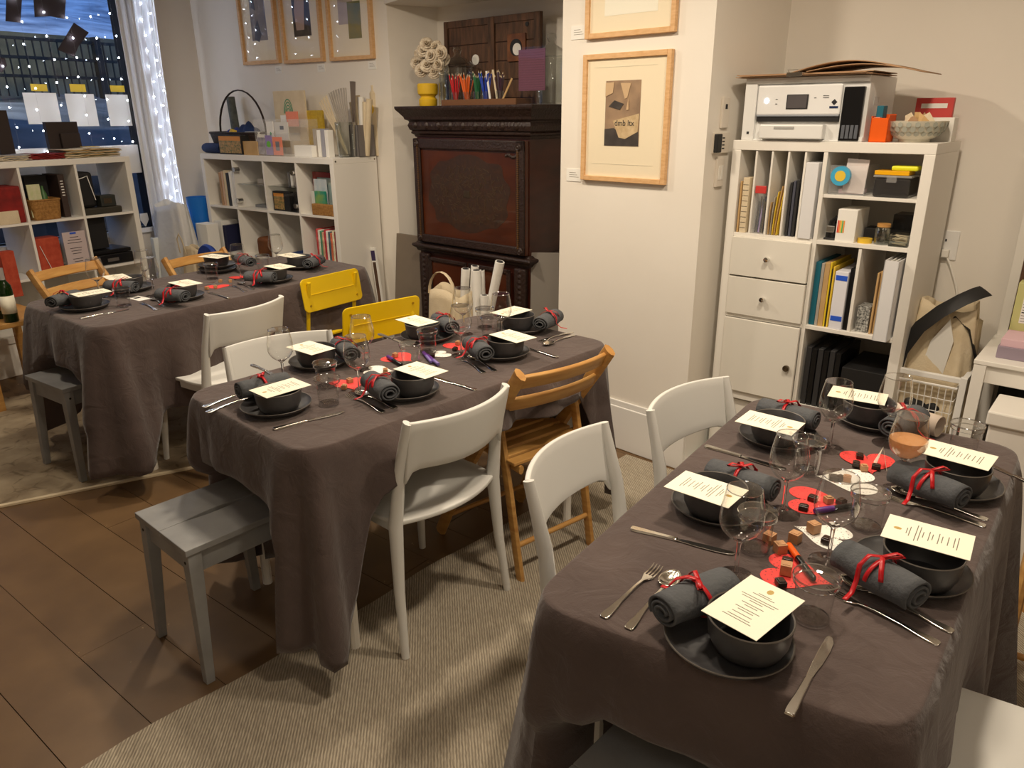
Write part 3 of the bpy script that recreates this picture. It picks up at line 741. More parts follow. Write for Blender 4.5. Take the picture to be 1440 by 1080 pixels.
st.put(c, math.atan2(d.y, d.x), 'grey wooden stool on the ornate rug at the end of the far left table', 'grey wooden stools')
c = Vector((.235, .94, .009))
st.put(c, math.radians(-43), 'grey wooden stool at the bottom edge before the right table', 'grey wooden stools')

# ================================================================== TABLEWARE
def lathe_part(name, prof, m, parent, n=32, c=(0, 0, 0), closed=False): return MB().lathe(prof, n, c, closed).build(name, m, parent, True)
# dinner plate
t = thing('dinner_plate', '', 'plate', group='dark stoneware dinner plates')
lathe_part('plate_body', [(0, .004), (.055, .003), (.060, 0), (.068, 0), (.072, .004), (.094, .010), (.103, .020), (.1045, .0225), (.1025, .0232), (.0985, .019), (.090, .0135), (.070, .009), (0, .008)], cer_m, t, 48)
lathe_part('plate_rim', [(.1035, .0215), (.1055, .0228), (.1045, .0243), (.1022, .0236)], cerrim_m, t, 48, closed=True)
plate = Proto(t)
t = thing('soup_bowl', '', 'bowl', group='dark stoneware bowls')
lathe_part('bowl_body', [(0, .003), (.030, .002), (.034, 0), (.042, 0), (.055, .010), (.064, .030), (.0685, .066), (.0672, .068), (.0655, .066), (.061, .032), (.052, .013), (.035, .007), (0, .006)], cer_m, t, 44)
lathe_part('bowl_rim', [(.0682, .0655), (.0692, .0672), (.0678, .0690), (.0658, .0672)], cerrim_m, t, 44, closed=True)
bowl = Proto(t)
# menu card
def menu_card(L=.148, Wd=.10):
    t = thing('menu_card', '', 'card', group='printed menu cards')
    MB().box(-L / 2, L / 2, -Wd / 2, Wd / 2, 0, .0009).build('card', card_m, t)
    mb = MB(); rnd = random.Random(3)
    for i, (x, w_) in enumerate([(-.036, .012), (-.031, .02), (-.020, .034), (-.014, .030), (-.008, .012), (.002, .02), (.008, .012), (.018, .022), (.024, .014), (.034, .018), (.044, .02), (.050, .026)]):
        y0 = -w_; mb.box(x - .0008, x + .0008, -w_, w_ * .96, .0009, .00105)
    mb.build('printed_lines', ink_m, t)
    MB().prism([(.0075 * math.cos(a * PI / 4) - .052, .0055 * math.sin(a * PI / 4)) for a in range(8)], .0009, .00105).build('printed_emblem', gold_m, t)
    return t
menu = Proto(menu_card())
# rolled napkin, axis along local x, centre of the roll at z=0
t = thing('rolled_napkin', '', 'napkin', group='rolled grey napkins')
def roll(u, v):
    th = u * 2 * PI * 2.6; r = .0085 + .0235 * u + .0012 * math.sin(th * 2 + 1)
    x = (v - .5) * (.165 - .01 * u); r *= 1 - .05 * math.cos(v * 6)
    return (x, r * math.cos(th) * 1.10, r * math.sin(th) * .92 + .0015 * math.sin(v * 9))
MB().grid(roll, 90, 10).build('napkin_roll', nap_m, t, 'all', solid=.0045)
rb = MB()
def ring(x, r, wd):
    def f(u, v):
        a = u * 2 * PI; return (x + (v - .5) * wd + .004 * math.sin(a), r * math.cos(a) * 1.10, r * math.sin(a) * .94)
    return f
rb.grid(ring(.0, .0358, .008), 28, 1)
R_ = rb.build('ribbon', rib_m, t, 'all', solid=.0008)
def tail(pts, wd=.0085):
    mb = MB(); pts = [Vector(p) for p in pts]; n = len(pts) - 1
    def f(u, v):
        s = u * n; i = min(int(s), n - 1); p = pts[i].lerp(pts[i + 1], s - i); dd = (pts[i + 1] - pts[i]); sx = Vector((-dd.y, dd.x, 0)); sx = sx.normalized() if sx.length > 1e-5 else Vector((1, 0, 0))
        return p + sx * (v - .5) * wd
    return mb.grid(f, n * 3, 1)
tail([(0, .0, .036), (.015, .018, .045), (.024, .028, .040), (.012, .012, .036), (0, 0, .036)]).build('ribbon_loop', rib_m, R_, 'all', solid=.0007)
tail([(0, .0, .036), (-.012, -.02, .038), (-.016, -.036, .020), (-.012, -.044, -.008), (-.006, -.060, -.024), (-.0, -.085, -.0265)]).build('ribbon_tail', rib_m, R_, 'all', solid=.0007)
tail([(0, .0, .036), (.010, -.014, .038), (.022, -.030, .028), (.030, -.038, .012)]).build('ribbon_tail', rib_m, R_, 'all', solid=.0007)
napk = Proto(t)
# cutlery, along +x from handle end (x=-.1) to tip (x=.1)
HAND = [(-.100, .0060, .001), (-.096, .0095, .001), (-.085, .0100, .0014), (-.065, .0075, .002), (-.040, .0045, .004), (.010, .0030, .006), (.038, .0035, .004)]
t = thing('fork', '', 'fork', group='steel forks')
MB().strip(HAND + [(.048, .008, .0025), (.056, .0115, .0015), (.062, .012, .0012)], .0022).build('handle', steel_m, t, True, bevel=.0005)
for k in range(4):
    y = -.0096 + k * .0064
    MB().strip([(x, .0016 if x < .09 else .0009, z) for x, z in ((.060, .0012), (.075, .0006), (.088, .002), (.099, .006))], .0018).build('tine', steel_m, t, True).location.y = y
fork = Proto(t)
t = thing('spoon', '', 'spoon', group='steel spoons')
MB().strip(HAND + [(.046, .006, .0035)], .0022).build('handle', steel_m, t, True, bevel=.0005)
def bowlf(u, v):
    a = u * 2 * PI; rr = v; return (.072 + .030 * rr * math.cos(a), .0195 * rr * math.sin(a) * (1 - .12 * math.cos(a)), .0012 + .0085 * rr * rr)
MB().grid(bowlf, 28, 6).build('spoon_bowl', steel_m, t, 'all', solid=.0012)
spoon = Proto(t)
t = thing('knife', '', 'knife', group='steel knives')
MB().strip([(-.108, .0065, .001), (-.104, .0092, .001), (-.090, .0092, .001), (-.060, .0068, .001), (-.015, .0055, .001), (-.008, .0062, .001)], .005).build('handle', steel_m, t, True, bevel=.0008)
MB().prism([(-.008, -.005), (.01, -.0062), (.030, -.0085), (.070, -.0100), (.095, -.0085), (.108, -.0035), (.110, .004), (.104, .0062), (.070, .0068), (.03, .0065), (-.008, .005)], .002, .0035).build('blade', steel_m, t, bevel=.0005)
knife = Proto(t)
# glasses
t = thing('wine_glass', '', 'glass', group='stemmed wine glasses')
gp0 = [(.037, .0), (.0372, .0012), (.030, .0028), (.012, .0048), (.0055, .010), (.0038, .025), (.0036, .060), (.0045, .078), (.012, .0845), (.027, .095), (.0375, .110), (.0415, .126), (.0405, .145), (.0365, .165), (.0322, .188), (.0318, .190), (.0311, .188), (.0352, .165), (.0392, .145), (.0402, .126), (.0362, .111), (.0260, .097), (.012, .0870), (0, .0855)]
sg_m = mk_glass('solid_glass')
lathe_part('stem_and_foot', [(0, 0)] + gp0[:9] + [(.0118, .0850), (0, .0856)], sg_m, t, 32)
lathe_part('bowl', [(.012, .0850), (.019, .0895), (.027, .0955), (.0335, .1035), (.0382, .112), (.0408, .121), (.0412, .128), (.0405, .143), (.0385, .156), (.0363, .168), (.0340, .180), (.0322, .190)], glass_m, t, 40)
lathe_part('rim', [(.0314, .1893), (.0322, .1905), (.0330, .1893), (.0322, .1881)], rimg_m, t, 40, closed=True)
wine = Proto(t)
t = thing('tumbler', '', 'glass', group='clear glass tumblers')
tp0 = [(0, .0), (.029, .0), (.0305, .002), (.0325, .055), (.0335, .070), (.0360, .074), (.0385, .0745), (.0392, .086), (.0385, .089), (.0368, .088), (.0365, .0765), (.0340, .074), (.0318, .070), (.0305, .055), (.0285, .008), (0, .007)]
lathe_part('tumbler_body', [(.0300, .004), (.0325, .055), (.0335, .070), (.0360, .074), (.0385, .0745), (.0390, .087)], glass_m, t, 36)
lathe_part('tumbler_base', [(0, .0), (.029, .0), (.0305, .003), (.0298, .008), (.022, .0095), (0, .008)], sg_m, t, 36)
lathe_part('rim', [(.0382, .0865), (.0392, .0885), (.0402, .0865), (.0392, .0845)], rimg_m, t, 36, closed=True)
lathe_part('shoulder_ring', [(.0352, .0735), (.0386, .0745), (.0386, .0755), (.0352, .0745)], rimg_m, t, 36, closed=True)
tumb = Proto(t)
def lookP(px, z): return P(px[0], px[1], z)
# seats: key -> (phrase, plate px, bowl px, menu corners (long edge a-b, other edge c-d), napkin px a-b, ribbon)
SEATS = [
 ('at the near end of the right table', (1023, 899), (1056, 865), [(989, 858), (1055, 810), (1064, 900), (1130, 847)], [(936, 863), (1026, 822)]),
 ('at the near left side of the right table', (1011, 711), (995, 693), [(1019.7, 711.7), (940.6, 685.6), (1043.9, 688.9), (969.7, 665)], [(982, 668), (1082, 702)]),
 ('at the far left side of the right table', (1095, 614), (1086, 598), [(1114, 611), (1032.8, 591.7), (1130.8, 597.2), (1055.8, 578.3)], [(1066, 576), (1142, 596)]),
 ('at the far end of the right table', (1229, 590), (1207, 568), [(1171, 559.7), (1229.4, 569.4), (1183.6, 543), (1243, 552.8)], [(1218, 590), (1250, 574)]),
 ('at the near right side of the right table', (1279, 800), (1316, 790), [(1241, 754), (1366, 790.6), (1251, 721), (1369, 750)], [(1215, 768), (1318, 826)]),
 ('at the far right side of the right table', (1339, 679), (1352, 666), [(1289, 634), (1391, 661), (1304, 614), (1404, 639)], [(1285, 656), (1370, 690)]),
 ('at the near end of the middle table', (389, 571), (394, 551), [(352.5, 547.5), (403, 533), (384, 558.7), (436.7, 543)], [(327, 553), (412, 533)]),
 ('at the near left side of the middle table', (449, 509), (436, 497), [(400, 488), (436.7, 499.7), (438, 480), (472.5, 489.7)], [(464, 483), (484, 502)]),
 ('at the near right side of the middle table', (572, 549), (592, 529), [(555, 520), (598, 533), (584, 507.6), (630, 522)], [(533, 528), (567, 553)]),
 ('at the far right side of the middle table', (705, 496), (721, 480), [(689, 471.5), (724.7, 482), (715.7, 463), (755, 475)], [(673, 476), (704, 500)]),
 ('at the far left side of the middle table', (601, 473), (587, 457), [(553.6, 449.7), (588, 459.5), (585.5, 442.8), (618, 453)], [(606, 447), (631, 464)]),
 ('at the far end of the middle table', (735, 461), (717, 446), [(713.6, 446.5), (745, 437.5), (693.5, 438), (723, 430)], [(733, 453), (758, 440)]),
 ('at the near end of the distant left table', (120, 431), (129, 417), [(96, 413), (140, 406), (115, 418), (161, 410)], [(79, 428), (124, 414)]),
 ('at the near right side of the distant left table', (256, 417), (259, 403), [(235, 397.5), (257, 404), (263, 392.5), (287, 398)], [(225, 411), (272, 416)]),
 ('at the near left side of the distant left table', (185, 405), (172, 396), [(148, 388), (155, 396), (160, 385), (182, 391)], [(178, 396), (203, 397)]),
 ('at the far left side of the distant left table', (307, 379), (300, 371), [(276, 368), (304, 371), (290.6, 363), (321, 366)], [(312, 366), (334, 373)]),
 ('at the far right side of the distant left table', (384, 393), (400, 386), [(371, 374.6), (394, 379), (393, 370), (416.6, 375)], [(352, 384), (404, 386)]),
 ('at the far end of the distant left table', (424, 374), (408, 367), [(393, 361), (406.7, 363.5), (408, 354), (426.5, 357.5)], [(414, 372), (437, 363)]),
]
def dirv(v): return math.atan2(v.y, v.x)
for i, (ph, pp, bp, mc, nk) in enumerate(SEATS):
    pc = lookP(pp, TZ + .012); pc.z = TZ
    plate.put(pc, random.uniform(0, 3), 'dark grey plate ' + ph, 'dark stoneware dinner plates')
    zb = TZ + .009
    if 'far left side of the distant' in ph:
        plate.put(Vector((pc.x, pc.y, TZ + .0235)), 1.0, 'upper of the two stacked dark plates on the far left table', 'dark stoneware dinner plates'); zb += .0235
    bc = lookP(bp, zb + .068); off = bc.xy - pc.xy
    if off.length > .034: bc = Vector((pc.x + off.x * .034 / off.length, pc.y + off.y * .034 / off.length, 0))
    bc.z = zb
    bowl.put(bc, random.uniform(0, 3), 'dark grey bowl ' + ph, 'dark stoneware bowls')
    zm = zb + .0695
    ms = [P(*q, zm) for q in mc]
    ctr = sum(ms, Vector()) / 4; yaw = dirv((ms[1] - ms[0]) + (ms[3] - ms[2]))
    o2 = ctr.xy - bc.xy
    if o2.length > .05: ctr = Vector((bc.x + o2.x * .05 / o2.length, bc.y + o2.y * .05 / o2.length, 0))
    ctr.z = zm
    menu.put(ctr, yaw + (PI if i in (0,) else 0), 'cream menu card on the bowl ' + ph, 'printed menu cards')
    zn = TZ + .052 + (.02 if 'far left side of the distant' in ph else 0)
    na, nb = P(*nk[0], zn), P(*nk[1], zn); nc = (na + nb) / 2; nc.z = zn
    w_ = nc.xy - bc.xy; perp = Vector((-(nb - na).y, (nb - na).x)).normalized(); sd_ = w_.dot(perp)
    if abs(sd_) < .105:                                   # keep the roll clear of the bowl
        nc.x += perp.x * ((.105 if sd_ >= 0 else -.105) - sd_); nc.y += perp.y * ((.105 if sd_ >= 0 else -.105) - sd_)
    e = (bc.xy - pc.xy)
    side = 1
    napk.put(nc, dirv(nb - na) + (0 if (Vector((math.cos(dirv(nb - na)), math.sin(dirv(nb - na)))).cross(Vector((bc.x - nc.x, bc.y - nc.y))) > 0) else PI), 'rolled grey napkin with red ribbon ' + ph, 'rolled grey napkins')
def lay(prot, tip, end, label, group, z=TZ, r=.2):
    a = P(*end, z); b = P(*tip, z); c = (a + b) / 2; c.z = z + .0005
    prot.put(c, dirv(b - a), label, group)
FK = [((930, 795), (843, 874), 'steel fork lying left of the near-end setting of the right table'),
      ((1166, 832), (1316, 905), 'steel fork before the propped menu on the near right side of the right table'),
      ((1246, 700), (1386, 741), 'steel fork, the lower of the crossed pair beside the rosé glass'),
      ((481, 553), (549, 585), 'steel fork between the two near settings of the middle table'),
      ((641, 500), (687, 529), 'steel fork before the far right setting of the middle table'),
      ((762, 480), (801, 469), 'steel fork at the far end of the middle table'),
      ((196, 425), (223, 438), 'steel fork beside the near right setting of the far left table'),
      ((325, 401), (347, 411), 'steel fork at the far right side of the far left table')]
for a_, b_, l_ in FK: lay(fork, a_, b_, l_, 'steel forks')
SPN = [((953, 806), (880, 889), 'steel spoon beside the fork of the near-end setting of the right table'),
       ((1188, 818), (1334, 887), 'steel spoon lying beside the fork on the near right side of the right table'),
       ((1254, 690), (1388, 732), 'steel spoon, the upper of the pair beside the rosé glass'),
       ((497, 551), (563, 577), 'steel spoon between the two near settings of the middle table'),
       ((657, 500), (701, 525), 'steel spoon before the far right setting of the middle table'),
       ((766, 487), (806, 472), 'steel spoon at the far end of the middle table'),
       ((211, 418), (238, 435), 'steel spoon beside the near right setting of the far left table'),
       ((334, 397), (359, 409), 'steel spoon at the far right side of the far left table')]
for a_, b_, l_ in SPN: lay(spoon, a_, b_, l_, 'steel spoons')
KN = [((1166, 902), (1111, 1003), 'steel table knife right of the near-end setting of the right table'),
      ((1030, 780), (889, 745), 'steel knife on the left side of the right table, nearer of two'),
      ((1076, 653), (1017, 636), 'steel knife on the left side of the right table, farther of two'),
      ((1402, 660), (1440, 678), 'steel knife at the far right corner of the right table'),
      ((484, 580), (385, 605), 'steel knife before the near end setting of the middle table'),
      ((397, 533), (356, 515), 'steel knife beside the near left setting of the middle table'),
      ((617, 534), (656, 546), 'steel knife right of the near right setting of the middle table'),
      ((742, 491), (768, 499), 'steel knife right of the far right setting of the middle table'),
      ((567, 483), (542, 474), 'steel knife beside the far left setting of the middle table'),
      ((182, 435), (112, 449), 'steel knife at the near end of the far left table'),
      ((297, 413), (317, 419), 'steel knife between the two right-hand settings of the far left table')]
for a_, b_, l_ in KN: lay(knife, a_, b_, l_, 'steel knives')
lay(fork, (350, 553), (302, 568), 'steel fork whose handle sticks out under the napkin of the middle table', 'steel forks')
lay(spoon, (355, 560), (308, 575), 'steel spoon whose handle sticks out under the napkin of the middle table', 'steel spoons')
WG = [((1034, 812), 'empty wine glass behind the near-end menu of the right table'),
      ((1100, 722), 'empty wine glass at the left middle of the right table'),
      ((1164, 791), 'empty wine glass in the middle of the right table, before the near right napkin'),
      ((1166, 632), 'empty wine glass at the far left of the right table'),
      ((1247, 624), 'empty wine glass with a lipstick mark at the far end of the right table'),
      ((400, 541), 'empty wine glass behind the near-end menu of the middle table'),
      ((513, 519), 'wine glass before the yellow chair, the rear one of two in line'),
      ((506, 553), 'wine glass over the red doily of the middle table, front one of two in line'),
      ((649, 500), 'wine glass standing at the centre of the middle table'),
      ((652, 470), 'wine glass behind another at the far half of the middle table'),
      ((705, 480), 'wine glass before the far end bowl of the middle table'),
      ((141, 418), 'wine glass at the near end of the far left table'),
      ((207, 403), 'wine glass of the close pair on the far left table, left one'),
      ((217, 416), 'wine glass of the close pair on the far left table, right one'),
      ((339, 393), 'wine glass in the middle of the far left table'),
      ((391, 376), 'wine glass at the far end of the far left table')]
for q, l_ in WG: wine.put(P(*q, TZ), 0, l_, 'stemmed wine glasses')
rg_ = wine.put(P(1264, 690, TZ), 0, 'wine glass half filled with rosé wine on the right table', 'stemmed wine glasses')
lathe_part('rose_wine', [(0, .0862), (.0119, .0870), (.0255, .0962), (.0368, .1118), (.0400, .126), (.0398, .1325), (0, .1328)], wine_m, rg_, 32)
TB = [((1140, 870), 'glass tumbler over the nearest red doily'),
      ((1060, 772), 'glass tumbler behind the nearest wine glass'),
      ((1133, 664), 'glass tumbler beside the left third setting of the right table'),
      ((1216, 742), 'glass tumbler before the white doily on the right table'),
      ((1352, 640), 'glass tumbler beyond the far right menu card'),
      ((463, 569), 'glass tumbler near the front edge of the middle table'),
      ((460, 545), 'glass tumbler right behind another at the near half of the middle table'),
      ((602, 496), 'glass tumbler before the far left bowl of the middle table'),
      ((578, 516), 'glass tumbler standing on the middle red doily of the middle table'),
      ((689, 475), 'glass tumbler among the stems at the far half of the middle table'),
      ((682, 462), 'glass tumbler at the far end of the middle table'),
      ((175, 431), 'glass tumbler at the near end of the far left table'),
      ((299, 393), 'glass tumbler before the two stacked plates'),
      ((371, 380), 'glass tumbler at the far end of the far left table')]
for q, l_ in TB: tumb.put(P(*q, TZ), 0, l_, 'clear glass tumblers')

# doilies
def heart(rx, ry, n=44):
    p = []
    for k in range(n):
        t_ = 2 * PI * k / n; x = 16 * math.sin(t_) ** 3; y = 13 * math.cos(t_) - 5 * math.cos(2 * t_) - 2 * math.cos(3 * t_) - math.cos(4 * t_)
        s = 1 + .018 * math.cos(t_ * 44); p.append((x / 16 * rx * s, (y + 2) / 15 * ry * s))
    return p
def doily(c, rx, ry, yaw, m, label, z=0):
    q = P(*c, TZ) if not isinstance(c, Vector) else c
    t = thing('paper_doily', label, 'doily', Vector((q.x, q.y, TZ + .0006 + z)), yaw, 'heart doilies')
    b_ = MB().prism(heart(rx, ry), 0, .0008).build('doily_paper', m, t)
    mb = MB(); dk = mat('doily_hole', (96, 66, 62), 0.9) if m is redd_m else mat('doily_hole_white', (150, 140, 132), 0.9)
    for k in range(30):
        a = 2 * PI * (k + .3) / 30; h = heart(rx * .88, ry * .88, 30)[k]
        mb.box(h[0] - .0011, h[0] + .0011, h[1] - .0011, h[1] + .0011, .0008, .0010)
        h = heart(rx * .70, ry * .70, 30)[k]; mb.box(h[0] - .0009, h[0] + .0009, h[1] - .0009, h[1] + .0009, .0008, .0010)
    mb.build('punched_holes', dk, b_)
    return t
DO = [((1121, 808), .062, .065, 1.0, redd_m, 'red heart doily nearest the camera on the right table'),
      ((1152, 707), .066, .070, 1.2, redd_m, 'red heart doily in the middle of the right table'),
      ((1221, 652), .064, .066, -.3, redd_m, 'red heart doily at the far half of the right table'),
      ((1156, 752), .052, .058, -2.2, whd_m, 'white heart doily before the middle wine glass stem'),
      ((1190, 676), .066, .070, -1.9, whd_m, 'white heart doily in the middle of the right table, under chocolates'),
      ((493, 541), .065, .060, .4, redd_m, 'red heart doily nearest the camera on the middle table'),
      ((563, 504), .062, .060, .9, redd_m, 'red heart doily under a tumbler on the middle table'),
      ((646, 488), .060, .058, .2, redd_m, 'red heart doily at the far half of the middle table'),
      ((534, 522), .050, .052, 1.4, whd_m, 'white heart doily behind the near right napkin of the middle table'),
      ((617, 499), .040, .042, -1.0, whd_m, 'small white doily with one chocolate, by the markers'),
      ((305, 404), .060, .055, .3, redd_m, 'red heart doily at the front of the far left table'),
      ((337, 391), .055, .05, .3, redd_m, 'red heart doily under a wine glass on the far left table')]
for k, (c, rx, ry, yw, m_, l_) in enumerate(DO): doily(c, rx, ry, yw, m_, l_, z=.0009 * (k % 3))
# chocolates and caramel blocks
tl = P(197, 662, 0); lg1 = MB().box(-.022, .022, -.022, .022, 0, .32).box(-.025, .025, -.025, .025, .32, .70).build('leg', white_m, bpy.data.objects['dining_table.002'], bevel=.002); lg1.location = (tl.x - bpy.data.objects['dining_table.002'].location.x, tl.y - bpy.data.objects['dining_table.002'].location.y, .008); lg1.rotation_euler = (0, 0, .9)
def sweet(c, kind, label, yaw=None, z=None):
    q = P(*c, TZ + .008); zz = TZ + .0035 if z is None else z; yaw = random.uniform(0, 3) if yaw is None else yaw
    if kind == 'choc': o = MB().box(-.010, .010, -.0085, .0085, 0, .011).box(-.0075, .0075, -.006, .006, .011, .0135).build('chocolate', choc_m, None, bevel=.0015, loc=(q.x, q.y, zz), rotz=yaw); tag(o, label, 'chocolate', 'dark chocolates')
    elif kind == 'small': o = MB().box(-.009, .009, -.008, .008, 0, .014).box(-.0055, .0055, -.005, .005, .014, .0165).build('candy_block', car_m, None, bevel=.001, loc=(q.x, q.y, zz), rotz=yaw); tag(o, label, 'candy', 'caramel coloured candies')
    else: o = MB().box(-.0105, .0105, -.0105, .0105, 0, .0215).box(-.007, .007, -.007, .007, .0215, .0225).build('candy_block', car_m, None, bevel=.0015, loc=(q.x, q.y, zz), rotz=yaw); tag(o, label, 'candy', 'caramel coloured candies')
    return o
zt = TZ + .0002
for c, k, l, z in [((1097, 772), 'cube', 'tan candy cube standing before the orange marker cap', zt), ((1118, 757), 'cube', 'tan candy cube left of the white doily tip', zt), ((1144, 745), 'cube', 'tan candy cube on the tip of the white heart doily', None),
                ((1082, 758), 'cube', 'tan candy cube seen through the second tumbler', zt), ((1105, 803), 'cube', 'tan candy cube on the nearest red doily', None), ((1191, 674), 'small', 'tan candy beside the chocolates on the white doily', None),
                ((1165, 704), 'small', 'tan candy on the middle red doily behind the wine glass', None), ((1215, 659), 'small', 'tan candy between two chocolates on the far red doily', None),
                ((1098, 820), 'choc', 'dark chocolate nearest the camera on the front red doily', None), ((1107, 790), 'choc', 'dark chocolate beside the orange marker on the front red doily', None),
                ((1143, 701), 'choc', 'dark chocolate on the middle red doily, right of a darker pair', None), ((1130, 714), 'choc', 'dark chocolate at the left edge of the middle red doily', None),
                ((1162, 760), 'choc', 'dark chocolate alone on the white heart doily', None), ((1209, 642), 'choc', 'round dark chocolate at the top of the far red doily', None), ((1204, 653), 'choc', 'dark chocolate at the left of the far red doily', None),
                ((1232, 657), 'choc', 'dark chocolate at the right of the far red doily', None), ((1172, 672), 'choc', 'dark chocolate left of another on the white doily', None), ((1181, 673), 'choc', 'dark chocolate beside the tan candy on the white doily', None), ((1183, 706), 'choc', 'dark chocolate behind the wine glass on the middle red doily', None),
                ((492, 536), 'small', 'tan candy on the nearest red doily of the middle table', None), ((514, 539), 'choc', 'dark chocolate on the nearest red doily of the middle table', None), ((484, 545), 'small', 'tan candy at the left of the nearest red doily of the middle table', None),
                ((542, 522), 'small', 'tan candy on the white doily of the middle table', None), ((556, 500), 'small', 'tan candy at the back of the middle red doily', None), ((608, 500), 'choc', 'dark chocolate on the small white doily by the markers', None),
                ((640, 491), 'choc', 'dark chocolate on the far red doily of the middle table', None), ((644, 483), 'small', 'tan candy on the far red doily of the middle table', None), ((655, 486), 'small', 'tan candy at the right of the far red doily of the middle table', None),
                ((291, 406), 'small', 'tan candy at the left on the front red doily of the far left table', None), ((303, 404), 'small', 'tan candy at the right on the front red doily of the far left table', None), ((310, 395), 'small', 'tan candy before the tumbler on the far left table', zt), ((324, 395), 'small', 'tan candy left of the wine glass foot on the far left table', zt)]:
    sweet(c, k, l, z=z)
# markers
def marker(a, b, m1, m2, label):
    pa, pb = P(*a, TZ + .009), P(*b, TZ + .009); L = .12; d = (pb - pa).normalized(); c = (pa + pb) / 2
    t = thing('marker_pen', label, 'marker', (c.x, c.y, TZ + .0095), math.atan2(d.y, d.x), 'felt tip markers')
    MB().tube([(-L / 2, 0, 0), (-L / 2 + .002, 0, 0), (-.012, 0, 0)], [.0055, .0068, .0068], 12).build('cap', m1, t, True)
    MB().tube([(-.012, 0, 0), (L / 2 - .004, 0, 0), (L / 2, 0, 0)], [.0062, .0062, .0045], 12).build('barrel', m2, t, True)
marker((1104, 760), (1150, 822), orange_m, blackg_m, 'marker pen with an orange cap lying across the nearest red doily')
marker((1132, 721), (1224, 707), purple_m, blackg_m, 'purple marker pen lying across the middle red doily of the right table')
marker((546, 502), (564, 513), purple_m, blackg_m, 'dark purple marker on the middle red doily of the middle table')
marker((594, 494), (608, 511), purple_m, mat('lilac_barrel', (120, 100, 170), .4), 'purple marker, left of two beside the small white doily')
marker((617, 513), (600, 499), mat('lilac_barrel', (120, 100, 170), .4), purple_m, 'purple marker, right of two beside the small white doily')
# folded place tent, clear rolled sheet, white label card
q = P(1247, 663, TZ)
tt = MB().add([(0, 0, 0), (.045, 0, 0), (.045, .028, 0), (0, .028, 0), (.022, .014, .055)], [(0, 1, 4), (2, 3, 4)]).build('folded_paper_tent', card_m, solid=.0008, loc=q, rotz=1.2); tag(tt, 'small folded white paper tent on the far red doily', 'paper')
q = P(1325, 602, TZ + .03); q.z = TZ + .031
tt = MB().grid(lambda u, v: ((v - .5) * .16, (.030 - .004 * u) * math.cos(u * 2 * PI * 1.25), (.030 - .004 * u) * math.sin(u * 2 * PI * 1.25)), 40, 2).build('rolled_sheet', mat('translucent_paper', (214, 198, 182), .5), smooth='all', solid=.0012, loc=q + Vector((-.05, .07, 0)), rotz=math.radians(-55)); tag(tt, 'rolled translucent sheet lying at the far right corner of the right table', 'paper roll')
q = P(195, 420, TZ); tt = thing('label_card', 'white card with a black square on the far left table', 'card', (q.x, q.y, TZ + .0005), math.radians(-35))
MB().box(-.055, .055, -.03, .03, 0, .002).build('card', paper_m, tt, bevel=.0005); MB().box(-.018, .0, -.016, .012, .002, .0028).build('printed_square', inkb_m, tt)

# ================================================================== RIGHT UNIT: TOP AND CONTENTS
TR = 1.481
pr_ = thing('printer', 'white inkjet printer with a dark tank window on the right shelf unit', 'printer', FR.w(.027, .012, TR), FR.yaw)
body_m = mat('printer_white', (232, 232, 230), .35)
W_, D_, H_ = .475, .35, .235
mb = MB().box(0, W_, .012, D_, 0, H_).box(0, .05, 0, .012, 0, .22).box(W_ - .085, W_, 0, .012, 0, .018).box(.05, W_ - .085, 0, .012, 0, .006)
mb.box(0, W_, 0, .02, .212, H_); mb.build('casing', body_m, pr_, bevel=.005)
MB().box(.055, W_ - .093, -.004, .012, .096, .207).build('front_panel', mat('printer_front', (236, 236, 236), .25), pr_, bevel=.006)
sc_ = box('screen', dark_m, .175, .260, -.007, -.003, .118, .172, pr_, .002); box('display_glass', screen_m, .180, .255, -.0085, -.0068, .122, .168, sc_, .0005)
MB().cyl((.095, -.006, .150), (.095, -.0035, .150), .009, 16).build('power_button', led_m, pr_)
box('output_slot', black_m, .058, W_ - .095, .0, .0125, .072, .094, pr_, .001)
box('slot_strip', mat('grey_strip', (150, 156, 165), .4), .058, W_ - .095, -.005, .001, .092, .097, pr_, .0005)
tr_ = box('paper_tray', body_m, .085, .335, -.028, .014, .008, .062, pr_, .005); box('tray_handle', mat('tray_grip', (170, 170, 168), .4), .145, .225, -.031, -.027, .045, .055, tr_, .001)
ink = box('tank_window', blackg_m, W_ - .086, W_ - .012, -.006, .012, .004, .195, pr_, .003)
for k in range(4): box('ink_tank', mat('ink_grey', (96, 100, 108), .3), W_ - .078 + k * .016, W_ - .066 + k * .016, -.008, -.004, .012, .060, ink, .001)
for (x, z, a, b_) in ((.135, .155, .004, .0012), (.135, .138, .004, .0012), (.285, .158, .004, .0012), (.325, .165, .011, .001), (.325, .158, .011, .001)): MB().box(x - a, x + a, -.0052, -.0038, z - b_, z + b_).build('printed_mark', inkb_m, pr_)
MB().prism([(-.011, 0), (0, .011), (.011, 0), (0, -.011)], .0038, .0052, Mt((.358, 0, .142), rx=PI / 2)).build('printed_diamond', inkb_m, pr_)
box('printed_badge', navy_m, .342, .374, -.0052, -.0038, .120, .128, pr_, 0)
box('corner_mark', inkb_m, .022, .032, -.001, .001, .024, .034, pr_, 0)
box('side_label', mat('pale_label', (206, 206, 206), .5), W_ - .001, W_ + .0005, .08, .14, .13, .16, pr_, 0)
